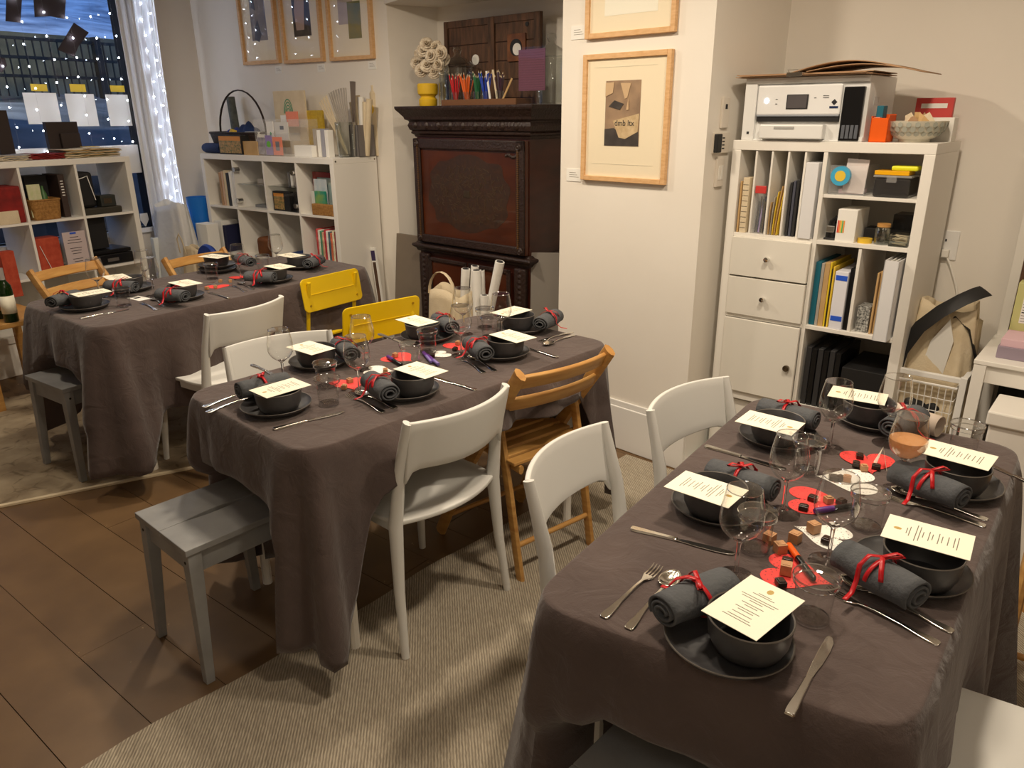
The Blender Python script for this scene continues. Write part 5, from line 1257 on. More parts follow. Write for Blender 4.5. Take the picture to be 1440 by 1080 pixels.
# ================================================================== BACK LEFT UNIT (FL): TOP AND CONTENTS
TL = 1.324
def Lx(px, py, y): return FL.px(px, py, y)
def lbox(name, label, cat, m, px0, px1, ptop, y, d, pbot=None, z0=None, group=None, bevel=.002, fr=FL, top=TL):
    """box whose front face fills px0..px1 and reaches up to ptop, standing at depth y"""
    xa, _ = fr.px(px0, ptop, y); xb, zt_ = fr.px(px1, ptop, y)
    z0 = top if z0 is None else z0
    return ubox(fr, name, label, cat, m, xa, xb, y, y + d, z0, max(zt_, z0 + .01), group, bevel)
# dark wicker basket with arched handle
xa, _ = Lx(297, 200, .12); xb, zt_ = Lx(363, 178, .12)
bs = thing('handled_basket', 'dark wicker basket with a tall arched handle holding blue cloths', 'basket', FL.w((xa + xb) / 2, .20, TL), FL.yaw)
hw = (xb - xa) / 2; hb = .145
def bsk(u, v):
    a = u * 2 * PI; c, s_ = math.cos(a), math.sin(a); k = .82 + .18 * v
    return (hw * k * (abs(c) ** .5) * (1 if c > 0 else -1), .13 * k * (abs(s_) ** .5) * (1 if s_ > 0 else -1), hb * v)
mb = MB().grid(bsk, 40, 8); mb.add([bsk(u / 40, 0) for u in range(40)], [tuple(range(40))]); mb.build('basket_body', dwick_m, bs, 'all', solid=.006)
MB().tube([bsk(u / 40, 1) for u in range(40)], .008, 8, closed=True).build('basket_rim', dwick_m, bs, True)
MB().tube([(hw * .93 * math.cos(a * PI / 16), 0, hb + (.44 - hb) * math.sin(a * PI / 16)) for a in range(17)], .009, 8, .005, up=(0, 1, 0)).build('handle', dwick_m, bs, True)
for k, (x, m_, h_, lab) in enumerate(((-.08, mat('cobalt_cloth', (40, 60, 140), .85), .17, 'cobalt blue cloth heaped at the left in the dark basket'), (.07, navy_m, .215, 'navy blue cloth peaked at the right in the dark basket'))):
    def fcl(u, v, x=x, h_=h_, k=k): return (x + (u - .5) * .17, (v - .5) * .18, .125 + (h_ - .125) * max(0, 1 - (2 * u - 1) ** 2) * max(.15, 1 - abs(2 * v - 1) ** 1.5) + .012 * math.sin(u * 17 + v * 9))
    p_ = FL.w((xa + xb) / 2, .20, TL); o = MB().grid(fcl, 16, 12).build('folded_cloth', m_, None, 'all', solid=.006, loc=p_, rotz=FL.yaw); tag(o, lab, 'cloth', 'blue cloths in the basket')
o = MB().add([(-.05, -.10, .13), (.05, -.10, .125), (0, -.10, .175), (0, -.05, .16)], [(0, 1, 2), (0, 2, 3), (1, 2, 3)]).build('yellow_card', yelp_m, None, solid=.002, loc=FL.w((xa + xb) / 2, .20, TL), rotz=FL.yaw); tag(o, 'yellow triangle of card poking from the dark basket', 'card')
# rolled grey mat behind the basket, blue pouch
o = MB().cyl((0, 0, 0), (-.03, 0, .40), .032, 16).build('rolled_mat', mat('grey_green_mat', (92, 96, 92), .8, col2=(70, 74, 72), nscale=30), None, True, loc=FL.w(-.035 + .06, .33, TL), rotz=FL.yaw); tag(o, 'grey rolled mat standing behind the dark basket', 'mat')
o = MB().lathe([(0, -.11), (.028, -.105), (.036, -.08), (.037, 0), (.036, .08), (.028, .105), (0, .11)], 18, M=Mt((0, 0, .034), ry=PI / 2)).build('blue_pouch', navy_m, None, True, loc=FL.w(.015 + .06, .07, TL + .003), rotz=FL.yaw); tag(o, 'navy pouch at the left end of the back shelf top', 'pouch')
lb = lbox('photo_box', 'box printed with an orange street photograph before the basket', 'box', black_m, 306, 337.5, 190, .015, .08)
xa, za = Lx(306, 190, .015); w_ = Lx(337.5, 190, .015)[0] - xa; h_ = za - TL
flat(lb, 'printed_sky', mat('sunset', (214, 140, 50), .5), [(.006, h_ * .72), (w_ - .006, h_ * .72), (w_ - .006, h_ - .006), (.006, h_ - .006)], -.0012)
flat(lb, 'printed_houses', mat('houses', (196, 150, 90), .5, col2=(84, 100, 60), nscale=60), [(.006, .010), (w_ - .006, .010), (w_ - .006, h_ * .72), (.006, h_ * .72)], -.0012)
lbox('kraft_box', 'small kraft card box beside the photo box', 'box', tan_m, 338, 361, 199, .03, .07)
lbox('white_card_box', 'white card box behind the kraft box', 'box', paper_m, 344, 363, 185.5, .115, .06)
# tiered card display
tr = thing('card_display', 'clear tiered stand of greeting cards on the back shelf', 'stand', FL.w(Lx(361, 210, .03)[0], .03, TL), FL.yaw)
Wt = Lx(409, 210, .03)[0] - Lx(361, 210, .03)[0]
for k, (y, z, hh) in enumerate(((0, .005, .055), (.085, .10, .05), (.17, .19, .05))):
    box('tier_front', clearp_m, 0, Wt, y, y + .003, z, z + hh, tr, .001); box('tier_shelf', clearp_m, 0, Wt, y, y + .08, z - .004, z, tr, .001)
box('tier_side', clearp_m, -.003, 0, 0, .25, 0, .24, tr, .001); box('tier_side', clearp_m, Wt, Wt + .003, 0, .25, 0, .24, tr, .001)
cards = [(0, 0.0, .005, .085, .115, mat('photo_grey', (130, 126, 128), .5, col2=(180, 170, 172), nscale=30), 'grey photo card at the left of the lowest tier'),
         (.09, .0, .005, .075, .13, lilac_m, 'card with a green circle in the lowest tier'), (.17, .0, .005, .10, .12, coral_m, 'coral card at the right of the lowest tier'),
         (.0, .09, .10, .08, .125, paper_m, 'white card with a small sprig in the middle tier'), (.09, .09, .10, .15, .12, mat('pale_card', (226, 224, 216), .6), 'white card with a grey stamp in the middle tier'),
         (.06, .175, .19, .07, .075, paper_m, 'small white card in the top tier'), (.12, .175, .19, .13, .10, coral_m, 'coral card in the top tier')]
for k, (x, y, z, w_, h_, m_, lab) in enumerate(cards):
    c_ = ubox(FL, 'greeting_card', lab, 'card', m_, Lx(361, 210, .03)[0] + x + .004, Lx(361, 210, .03)[0] + x + w_, .03 + y + .008, .03 + y + .014, TL + z + .001, TL + z + h_, 'greeting cards in the stand', 0)
    if k == 1: flat(c_, 'printed_circle', mat('lime', (110, 190, 60), .5), [(.035 + .022 * math.cos(a), .07 + .022 * math.sin(a)) for a in [i * PI / 8 for i in range(16)]], -.001)
    if k == 2: flat(c_, 'printed_panel', mat('grey_panel', (120, 124, 130), .5), [(.03, .03), (.07, .03), (.07, .09), (.03, .09)], -.001)
    if k == 3: flat(c_, 'printed_sprig', green_m, [(.03, .03), (.045, .02), (.055, .045), (.04, .055)], -.001)
    if k == 4: flat(c_, 'printed_stamp', mat('grey_panel', (120, 124, 130), .5), [(.06, .07), (.10, .07), (.10, .095), (.06, .095)], -.001)
# tall card with green rainbow at the back
rc = lbox('rainbow_card', 'large cream card with a green rainbow drawing behind the tiered stand', 'card', canvas_m, 383, 427, 127, .29, .012, bevel=0)
xa = Lx(383, 127, .29)[0]; h_ = Lx(427, 127, .29)[1] - TL
mb = MB()
for rr in (.022, .036, .050, .063):
    mb.tube([(.155 + rr * .75 * math.cos(a), -.001, h_ - .15 + rr * 1.5 * math.sin(a)) for a in [PI * i / 12 for i in range(13)]], .0035, 4, .0006, up=(0, 0, 1))
mb.build('printed_arches', green_m, rc)
yb = lbox('yellow_bag', 'yellow printed paper bag leaning against the wall on the back shelf', 'bag', mat('ochre_print', (206, 176, 50), .6, col2=(186, 150, 40), nscale=50), 424, 452, 155, .30, .02, bevel=.002)
for k in range(4): lbox('leaflet', ['grey patterned leaflet beside the yellow bag', 'white leaflet right of the grey patterned one', 'silvery leaflet in the leaflet group', 'white leaflet at the right of the leaflet group'][k], 'leaflet', [greyp_m, paper_m, mat('silver_leaf', (160, 160, 170), .4), paper_m][k], 439 + 5.5 * k, 443.5 + 5.5 * k, 181 + 2 * (k % 2), .10, .05, group='leaflets on the shelf')
mb_ = lbox('white_booklets', 'low stack of white booklets on the back shelf', 'booklets', paper_m, 413, 438, 205, .06, .10)
# clear vase with grey-beige paper fans
vx = Lx(485, 215, .16)[0]
va = thing('clear_vase', 'clear vase on the back shelf filled with grey paper fans', 'vase', FL.w(vx, .18, TL), FL.yaw)
MB().lathe([(0, .0), (.055, .0), (.060, .004), (.068, .22), (.065, .22), (.057, .006), (0, .006)], 28).build('vase_body', jar_m, va, True)
def fan(name, label, cx, y, z, L, a0, a1, n, m_, wd=.016):
    t = thing(name, label, 'paper fan', FL.w(cx, y, z), FL.yaw)
    mb = MB()
    for k in range(n):
        a = a0 + (a1 - a0) * k / (n - 1); M_ = Mt((0, .004 * (k % 2), 0), ry=a); mb.box(-wd / 2 * .55, wd / 2 * .55, -.001, .001, 0, L, M_)
    mb.build('fan_blades', m_, t)
    return t
fan('paper_fan', 'beige folded paper fan leaning left in the clear vase', vx - .0, .18, TL + .02, .40, -.62, -.40, 7, canvas_m)
fan('paper_fan', 'grey folded paper fan in the clear vase', vx, .20, TL + .02, .41, -.38, .02, 14, greyp_m)
fan('paper_fan', 'dark grey folded paper fan standing tallest in the clear vase', vx + .02, .23, TL + .06, .41, .02, .12, 7, mat('dark_fan', (112, 100, 90), .7), .02)
# grey box of cream rolled papers
gx0, _ = Lx(494.5, 215, .255); gx1, gz = Lx(524, 176, .255); gx1 = min(gx1, 1.468)
gb = thing('grey_paper_box', 'grey box with vertical white lettering holding rolled cream papers', 'box', FL.w(gx0, .23, TL), FL.yaw)
gw = gx1 - gx0; gh = gz - TL; gm = mat('box_grey', (122, 116, 114), .6)
MB().box(0, gw, 0, .004, 0, gh).box(0, gw, .146, .15, 0, gh).box(0, .004, 0, .15, 0, gh).box(gw - .004, gw, 0, .15, 0, gh).box(0, gw, 0, .15, 0, .004).build('box_body', gm, gb)
mb = MB()
for k in range(9): mb.box(gw / 2 - .006, gw / 2 + .006 - .003 * (k % 2), -.001, 0, gh * .25 + k * .011, gh * .25 + k * .011 + .006)
mb.build('printed_lettering', paper_m, gb)
for k, (x, a, L_, m_) in enumerate(((.02, -.10, .34, canvas_m), (.055, -.02, .38, canvas_m), (.09, .02, .37, paper_m), (.12, .10, .34, canvas_m), (.14, .16, .36, canvas_m))):
    o = MB().cyl((0, 0, 0), (math.sin(a) * L_, 0, math.cos(a) * L_), .018, 12, .022).build('rolled_paper', m_, None, True, loc=FL.w(gx0 + .012 + x * gw / .17, .23 + .075, TL + .006), rotz=FL.yaw)
    tag(o, ['cream rolled paper leaning left, first from the left in the grey box', 'cream rolled paper, second from the left in the grey box', 'white rolled paper in the middle of the grey box', 'cream rolled paper, second from the right in the grey box', 'cream rolled paper leaning right, last in the grey box'][k], 'paper roll', 'rolled papers in the grey box')
o = MB().cyl((0, 0, 0), (0, 0, .40), .026, 16).lathe([(.026, .40), (.014, .42), (.014, .45), (0, .45)], 14).build('painted_tube', canvas_m, None, True, loc=FL.w(gx0 + .075, .42, TL), rotz=FL.yaw); tag(o, 'tall cream tube with a yellow dot behind the grey box', 'tube')
flat(o, 'painted_dot', mat('dot_yellow', (240, 196, 30), .5), [(.022 * math.cos(a), .30 + .028 * math.sin(a)) for a in [i * PI / 8 for i in range(16)]], -.0285, .003)
# contents
zc = [cellz(TL, r_) for r_ in range(3)]
def litem(c, r_, name, label, cat, m, x0, x1_, h_, y=.02, d=.2, z=0, group=None): return ubox(FL, name, label, cat, m, cellx(c) + x0, cellx(c) + x1_, y, y + d, zc[r_] + z, zc[r_] + z + h_, group)
for k, (x, w_, m_, l_) in enumerate(((.13, .022, kraft_m, 'kraft folder leftmost in the top left cell'), (.160, .022, mat('pinky_tan', (206, 172, 146), .6), 'pinkish folder in the top left cell'), (.19, .022, canvas_m, 'cream folder in the top left cell'), (.22, .03, dark_m, 'dark binder in the top left cell'), (.258, .02, paper_m, 'white folder beside the dark binder'), (.285, .02, paper_m, 'white folder rightmost in the top left cell'))):
    litem(0, 0, 'folder', l_, 'folder', m_, x, x + w_, .24 + .008 * (k % 3), group='folders in the back left unit')
for c in (1, 2):
    dr = box('glass_door', pane_m, cellx(c) + .004, cellx(c) + .331, -.006, -.001, zc[0] + .004, zc[0] + .331, uL, 0)
    for z in (.05, .27): MB().cyl((cellx(c) + (.02 if c == 1 else .315), -.012, zc[0] + z), (cellx(c) + (.02 if c == 1 else .315), .03, zc[0] + z), .017, 14).build('hinge', chrome_m, dr, True)
    box('glass_shelf', jar_m, cellx(c) + .004, cellx(c) + .331, .02, .36, zc[0] + .165, zc[0] + .171, uL, 0)
    MB().box(cellx(c) + .001, cellx(c) + .335, .37, .375, zc[0], zc[0] + .335).build('back_panel', mat('cell_grey', (170, 172, 172), .6), uL)
litem(1, 0, 'paper_wad', 'crumpled silver sheet on the glass shelf', 'paper', greyp_m, .13, .28, .03, .10, .15, .172); o = litem(1, 0, 'tray', 'flat grey tray in the glass-fronted cell', 'tray', mat('tray_grey', (120, 122, 124), .5), .10, .28, .02, .08, .2)
for k in range(5): litem(2, 0, 'card_holder', ['silver card holder, first of five on the glass shelf', 'white card holder, second of five on the glass shelf', 'grey card holder, third of five on the glass shelf', 'white card holder, fourth of five on the glass shelf', 'grey card holder, last of five on the glass shelf'][k], 'card holder', [steelr_m, paper_m, greyp_m, paper_m, greyp_m][k], .15 + k * .03, .172 + k * .03, .09 + .01 * (k % 2), .08, .1, .172, 'card holders')
o = litem(2, 0, 'framed_photo', 'black framed orange street photo in the glass-fronted cell', 'picture', black_m, .03, .21, .135, .03, .04)
flat(o, 'printed_houses', MATS['houses'], [(.012, .012), (.12, .012), (.12, .10), (.012, .10)], -.001); flat(o, 'printed_sky', MATS['sunset'], [(.012, .10), (.12, .10), (.12, .122), (.012, .122)], -.001)
for k in range(4): litem(2, 0, 'disc_case', ['black disc case left of four', 'black disc case, second of four', 'black disc case, third of four', 'black disc case right of four'][k] + ' beside the framed photo', 'case', blackg_m, .215 + k * .022, .232 + k * .022, .13, .03, .12, 0, 'disc cases')
# red frame with items in front, wicker tray
x0c = cellx(3)
rf = thing('red_picture_frame', 'red wooden picture frame standing in the right top cell', 'picture frame', FL.w(x0c + .04, .10, zc[0]), FL.yaw)
redf = mat('red_frame', (122, 26, 18), .45)
for (a_, b_, c_, d_) in ((0, .035, 0, .275), (.235, .27, 0, .275), (.035, .235, 0, .035), (.035, .235, .24, .275)): box('frame_bar', redf, a_, b_, 0, .02, c_, d_, rf, .002)
box('frame_picture', mat('pale_blue_print', (150, 176, 178), .6, col2=(190, 200, 190), nscale=12), .035, .235, .01, .015, .035, .24, rf, 0)
ubox(FL, 'pale_booklet', 'pale blue booklet before the red frame', 'booklet', mat('pale_blue2', (176, 190, 200), .5, col2=(206, 210, 210), nscale=20), x0c + .075, x0c + .20, .075, .085, zc[0] + .004, zc[0] + .23)
ubox(FL, 'green_packet', 'teal and green packet in the wicker tray', 'packet', mat('tealgreen', (30, 140, 120), .5, col2=(150, 170, 60), nscale=14), x0c + .11, x0c + .21, .045, .065, zc[0] + .03, zc[0] + .155)
ubox(FL, 'bottle_box', 'small clear white packet left of the green one', 'packet', mat('whitish', (214, 216, 206), .3), x0c + .075, x0c + .105, .045, .065, zc[0] + .004, zc[0] + .15)
ubox(FL, 'wicker_tray', 'small wicker tray in the right top cell', 'basket', wick_m, x0c + .115, x0c + .325, .005, .04, zc[0], zc[0] + .075, bevel=.006)
# row 2
ubox(FL, 'white_envelope_box', 'white upright carton in the lower left cell', 'carton', paper_m, cellx(0) + .005, cellx(0) + .10, .01, .15, zc[1], zc[1] + .23)
ubox(FL, 'navy_folder', 'dark navy folder in the lower left cell', 'folder', mat('dark_navy', (26, 30, 66), .6), cellx(0) + .11, cellx(0) + .15, .01, .2, zc[1], zc[1] + .20)
o = litem(1, 1, 'brown_pouch', 'brown leather pouch in the lower second cell', 'pouch', mat('brown_leather', (120, 70, 28), .6, col2=(90, 50, 20), nscale=12), .12, .29, .14, .03, .15); o.modifiers['bevel'].width = .03; o.modifiers['bevel'].segments = 4
litem(2, 1, 'navy_tin', 'navy blue tin in the lower third cell', 'tin', mat('navy_tin', (20, 60, 120), .4), .15, .31, .06, .03, .15)
litem(2, 1, 'white_paper_stack', 'stack of white papers beside the navy tin', 'paper', paper_m, .02, .13, .03, .03, .2)
for k in range(10):
    cc = [(170, 60, 60), (210, 200, 180), (70, 120, 90), (190, 150, 120), (160, 40, 50), (230, 220, 200), (60, 80, 90), (180, 90, 60), (210, 190, 160), (120, 50, 50)][k]
    nm_ = ['red', 'cream', 'green', 'tan', 'crimson', 'ivory', 'slate', 'terracotta', 'sand', 'maroon'][k]
    litem(3, 1, 'magazine', nm_ + ' spined magazine in the row in the right lower cell', 'magazine', mat('spine' + nm_, cc, .6, col2=tuple(min(255, int(v * 1.25) + 20) for v in cc), nscale=45), .115 + k * .0205, .133 + k * .0205, .255 - .006 * (k % 4), .02, .22, 0, 'magazines in the back left unit')

# frames on the back left wall
def art_a(t, W2, H2):
    flat(t, 'print_paper', mat('art_grey', (150, 140, 136), .8, col2=(120, 116, 124), nscale=9), [(.12, .16), (.30, .16), (.29, .62), (.13, .62)]); 
    flat(t, 'print_shape', mat('art_slate', (84, 88, 106), .8), [(.15, .17), (.20, .15), (.235, .20), (.20, .30), (.17, .25)], -.0122); flat(t, 'print_shape', mat('art_slate', (84, 88, 106), .8), [(.14, .38), (.19, .36), (.17, .52)], -.0122)
def art_b(t, W2, H2):
    flat(t, 'print_paper', mat('art_dark', (70, 62, 54), .8, col2=(96, 86, 72), nscale=14), [(.12, .17), (.30, .17), (.30, .62), (.12, .62)]); flat(t, 'print_shape', mat('art_blush', (190, 164, 148), .8), [(.15, .21), (.23, .21), (.25, .40), (.24, .62), (.15, .62), (.165, .45), (.14, .33)], -.0122)
def art_c(t, W2, H2):
    flat(t, 'print_paper', mat('art_pale', (196, 182, 170), .8, col2=(180, 164, 156), nscale=9), [(.10, .22), (.24, .22), (.24, .36), (.30, .36), (.30, .62), (.10, .62)])
    flat(t, 'print_shape', mat('art_olive', (150, 134, 44), .8, col2=(110, 116, 70), nscale=8), [(.19, .13), (.31, .13), (.31, .35), (.19, .35)], -.0122); flat(t, 'print_shape', MATS['art_slate'], [(.255 + .022 * math.cos(a), .45 + .045 * math.sin(a)) for a in [i * PI / 6 for i in range(12)]], -.0122)
    flat(t, 'print_shape', mat('art_mauve', (130, 112, 128), .8), [(.12, .44), (.20, .42), (.22, .50), (.21, .60), (.12, .60)], -.0122)
for k, (pa, pb_, art, lab) in enumerate((((346.5, 91), (397, 90), art_a, 'framed grey abstract print on the back left wall, leftmost of three'), ((404, 89.5), (459, 87), art_b, 'framed dark and blush print, middle of three on the back left wall'), ((468, 86), (529, 83), art_c, 'framed print with an olive block, rightmost of three on the wall'))):
    xa, za = FWL.px(*pa); xb, zb_ = FWL.px(*pb_)
    picture(FWL, 'framed_print', lab, xa, xb, (za + zb_) / 2, (za + zb_) / 2 + .66, None, art, fw=.024, y=-.03)
for (px_, py_, l_) in ((394, 95, 'white caption label under the leftmost of the three framed prints'), (454, 92, 'white caption label under the middle one of the three framed prints'), (526, 88, 'white caption label under the rightmost of the three framed prints')):
    xa, za = FWL.px(px_, py_); wall_label(FWL, xa - .055, xa + .02, za - .04, za + .01, l_)

# ================================================================== UNIT UNDER THE WINDOW (FW)
TW = 1.33
zw = [cellz(TW, r_) for r_ in range(3)]
def Wx(px, py, y=.03): return FW.px(px, py, y)
def pile(label, px0, px1, n, m_, y, d, seed, step=.0055):
    rnd = random.Random(seed); xa = Wx(px0, 215, y)[0]; xb = Wx(px1, 215, y)[0]
    t = thing('cloth_pile', label, 'folded cloths', FW.w(xa, y, TW), FW.yaw); Wd = xb - xa
    for k in range(n):
        a = rnd.uniform(-.012, .012)
        def f(u, v, a=a, k=k): return (a + Wd * u, d * v, .004 + step * k + .0022 * math.sin(u * 9 + k) + .002 * math.sin(u * 23 + k * 2) * (1 - v))
        MB().grid(f, 14, 3).build('folded_cloth', m_ if isinstance(m_, type(red_m)) else m_[k % len(m_)], t, 'all', solid=.004)
pile('pile of cream folded cloths at the left on the window shelf unit', -8, 41, 6, [canvas_m, greyp_m], .05, .22, 2)
pile('pile of dark red folded cloths in the middle on the window shelf unit', 42, 95, 6, red_m, .05, .22, 3)
pile('taller pile of beige and green folded cloths on the window shelf unit', 93, 170, 10, [canvas_m, mat('olive_cloth', (110, 106, 78), .9), tan_m], .04, .24, 4)
xa = Wx(118, 196, .08)[0]; ubox(FW, 'yellow_note', 'yellow note lying on the beige cloth pile', 'note', yelp_m, xa, xa + .10, .08, .15, TW + .064, TW + .068)
def wpx(name, label, cat, m_, px0, px1, ptop, y, d, z0=TW, group=None, bevel=.002):
    xa, _ = FW.px(px0, ptop, y); xb, zt_ = FW.px(px1, ptop, y); return ubox(FW, name, label, cat, m_, xa, xb, y, y + d, z0, zt_, group, bevel)
wpx('dark_frame_box', 'dark brown box frame standing in front of the window papers', 'frame', mat('dark_brown_card', (50, 38, 34), .7), 63, 108, 171, .30, .04)
wpx('low_dark_board', 'low dark board at the right of the dark box frame', 'board', mat('dark_brown_card', (50, 38, 34), .7), 85, 112, 187, .27, .02)
wpx('dark_box', 'dark box at the far left on the window shelf unit', 'box', mat('dark_brown_card', (50, 38, 34), .7), -12, 9, 155, .30, .08)
# cells: unit columns from the right: c=3 right, c=2, c=1
def witem(name, label, cat, m_, x0, x1_, z, h_, y=.02, d=.2, r_=0, group=None, bevel=.002): return ubox(FW, name, label, cat, m_, x0, x1_, y, y + d, zw[r_] + z, zw[r_] + z + h_, group, bevel)
witem('red_cloth', 'deep red cloth bundle at the left edge of the window unit', 'cloth', red_m, .56, .735, 0, .225, bevel=.012); witem('cream_cloths', 'cream folded cloths before the red bundle', 'folded cloths', canvas_m, .56, .68, 0, .08, y=.0, d=.02)
wb = thing('wicker_basket', 'small straw basket in the window shelf unit', 'basket', FW.w(cellx(2) + .035, .02, zw[0]), FW.yaw)
def bsk2(u, v):
    a = u * 2 * PI; c, s_ = math.cos(a), math.sin(a); k = .86 + .14 * v
    return (.095 + .095 * k * (abs(c) ** .4) * (1 if c > 0 else -1), .08 + .08 * k * (abs(s_) ** .4) * (1 if s_ > 0 else -1), .125 * v)
mb = MB().grid(bsk2, 40, 8); mb.add([bsk2(u / 40, 0) for u in range(40)], [tuple(range(40))]); mb.build('basket_body', wick_m, wb, 'all', solid=.006)
MB().tube([bsk2(u / 40, 1) for u in range(40)], .007, 8, closed=True).build('basket_rim', wick_m, wb, True)
xk = cellx(2) + .035
ubox(FW, 'floral_booklet', 'pale floral booklet standing in the straw basket', 'booklet', mat('floral', (196, 200, 150), .6, col2=(216, 210, 180), nscale=30), xk + .005, xk + .085, .05, .06, zw[0] + .02, zw[0] + .225)
o = MB().lathe([(0, 0), (.022, 0), (.026, .05), (.02, .14), (.008, .17), (.008, .19), (0, .19)], 16).build('green_bottle', mat('green_pack', (70, 110, 60), .4), None, True, loc=FW.w(xk + .115, .09, zw[0] + .02)); tag(o, 'green narrow packet standing in the straw basket', 'bottle')
witem('dark_binder', 'dark box file behind the straw basket', 'file', black_m, cellx(2) + .10, cellx(2) + .24, 0, .27, y=.20, d=.12)
o = witem('dark_book', 'dark brown tall book with white marks on its spine', 'book', mat('dk_brown', (56, 40, 34), .6), cellx(2) + .245, cellx(2) + .285, 0, .275, y=.06, d=.2)
for k in range(6): box('spine_mark', paper_m, .01, .028, -.001, 0, .14 + .018 * k, .146 + .018 * k, o, 0)
witem('black_bag', 'black cloth bag with a white cord in the upper right cell', 'bag', black_m, cellx(3) + .005, cellx(3) + .125, .045, .235, y=.06, d=.2, bevel=.02); bgk = bpy.data.objects['black_bag']; MB().tube([(0, 0, .14), (.04, -.004, .15), (.07, -.004, .16), (.085, -.004, .08), (.10, -.004, .0)], .003, 6).build('cord', paper_m, bgk, True, loc=(.005, -.008, .05))
witem('dark_case', 'flat dark green case at the bottom of the upper right cell', 'case', mat('dk_green', (52, 48, 38), .6), cellx(3) + .0, cellx(3) + .27, 0, .044, y=.02, d=.24, bevel=.008); o = witem('small_radio', 'small dark radio box on the dark green case', 'radio', mat('dk_radio', (44, 46, 42), .5), cellx(3) + .14, cellx(3) + .245, .045, .075, y=.04, d=.08, bevel=.004); box('speaker_panel', brass_m, .02, .075, -.001, 0, .02, .055, o, 0)
o = witem('rust_bag', 'rust red paper bag with a thin white cord in the lower cell', 'bag', rust_m, cellx(2) + .02, cellx(2) + .17, 0, .235, r_=1, y=.05, d=.12, bevel=.006)
MB().tube([(.02, -.004, .19), (.05, -.006, .08), (.075, -.004, .0)], .002, 5).build('bag_cord', paper_m, o, True)
sg = thing('acrylic_sign', 'clear acrylic sign with printed lines and a blue strip in the lower cell', 'sign', FW.w(cellx(2) + .175, .01, zw[1]), FW.yaw)
box('sign_sheet', mat('sign_paper', (206, 190, 190), .35), 0, .15, 0, .004, .0, .26, sg, .001); box('blue_strip', mat('painters_tape', (40, 90, 210), .5), .05, .09, -.002, 0, .245, .256, sg, 0)
mb = MB()
for k, w_ in enumerate((.03, .045, .05, .0, .04, .035, .03, .0, .035, .03, .02)):
    if w_: mb.box(.075 - w_, .075 + w_ * .9, -.001, 0, .222 - k * .018, .2235 + .002 - k * .018)
mb.build('printed_lines', inkb_m, sg)
witem('rust_bag', 'rust red patterned bag at the far left edge of the lower row', 'bag', rust_m, .52, .60, -.1, .29, r_=1, y=.0, d=.06)
witem('black_speaker', 'tall black box behind the printer-like case in the lower right cell', 'box', black_m, cellx(3) + .0, cellx(3) + .16, .11, .22, r_=1, y=.08, d=.2); o = witem('black_equipment_case', 'black case with a silver label in the lower right cell', 'case', blackg_m, cellx(3) + .0, cellx(3) + .29, 0, .075, r_=1, y=.02, d=.26, bevel=.008); box('silver_label', steelr_m, .10, .18, -.001, 0, .022, .045, o, 0); box('case_lid', blackg_m, 0, .28, -.002, .24, .078, .105, o, .006)

# ---- window papers, dark cut-outs
for c4, l_ in (([(31, 130), (79, 131), (86, 171), (41, 178)], 'left one of the three white sheets taped to the window'), ([(92, 131), (132, 133), (139, 177), (98, 178)], 'middle one of the three white sheets taped to the window'), ([(148, 133), (184, 133), (191, 177), (155, 177)], 'right one of the three white sheets taped to the window')):
    q = [FWW.px(a, b, .045) for a, b in c4]
    xs = (q[0][0] + q[3][0]) / 2, (q[1][0] + q[2][0]) / 2; zs = (q[2][1] + q[3][1]) / 2, (q[0][1] + q[1][1]) / 2
    ubox(FWW, 'window_sheet', l_, 'paper', paper_m, xs[0], xs[1], .043, .0445, zs[0], zs[1], 'white sheets on the window', 0)
for c4, l_ in (([(42, 118), (65, 118), (67, 129), (43, 128)], 'yellow note above the left white sheet'), ([(97, 118), (119, 118), (121, 130), (99, 129)], 'yellow note above the middle white sheet'), ([(154, 120), (174, 120), (176, 129), (155, 129)], 'yellow note above the right white sheet')):
    q = [FWW.px(a, b, .045) for a, b in c4]; ubox(FWW, 'sticky_note', l_, 'note', yelp_m, q[0][0], q[1][0], .042, .0432, q[3][1], q[0][1], 'yellow notes on the window', 0)
dkp = mat('dark_mauve_card', (54, 42, 42), .8)
for pts_, l_ in (([(8, -4), (30, -4), (28, 32), (7, 30)], 'dark card hanging high at the left of the window'), ([(46, -6), (92, -6), (90, 27), (70, 23), (48, 24)], 'large dark card at the top edge of the window'), ([(103, 32), (124, 46), (110, 64), (103, 80), (80, 70)], 'tilted dark card hanging in the middle of the window'), ([(-4, 80), (6, 82), (9, 92), (2, 102), (-6, 100)], 'dark card cut by the left edge beside the window')):
    q = [FWW.px(a, b, .0) for a, b in pts_]
    o = MB().prism([(a, -b) for a, b in q], .0, .004, Matrix(((1, 0, 0, 0), (0, 0, 1, 0), (0, -1, 0, 0), (0, 0, 0, 1)))).build('hanging_card', dkp, None, loc=FWW.w(0, -.01, 0), rotz=FWW.yaw); tag(o, l_, 'card', 'dark cards in the window')
q = FWW.px(203, 309, .04); o = MB().prism([(-.03, .05), (.03, .05), (.035, 0), (.0, -.055), (-.035, 0)], 0, .003, Matrix(((1, 0, 0, 0), (0, 0, 1, 0), (0, 1, 0, 0), (0, 0, 0, 1)))).build('white_cutout', paper_m, None, loc=FWW.w(q[0], .035, q[1]), rotz=FWW.yaw); tag(o, 'white paper cut-out stuck low on the window', 'paper')
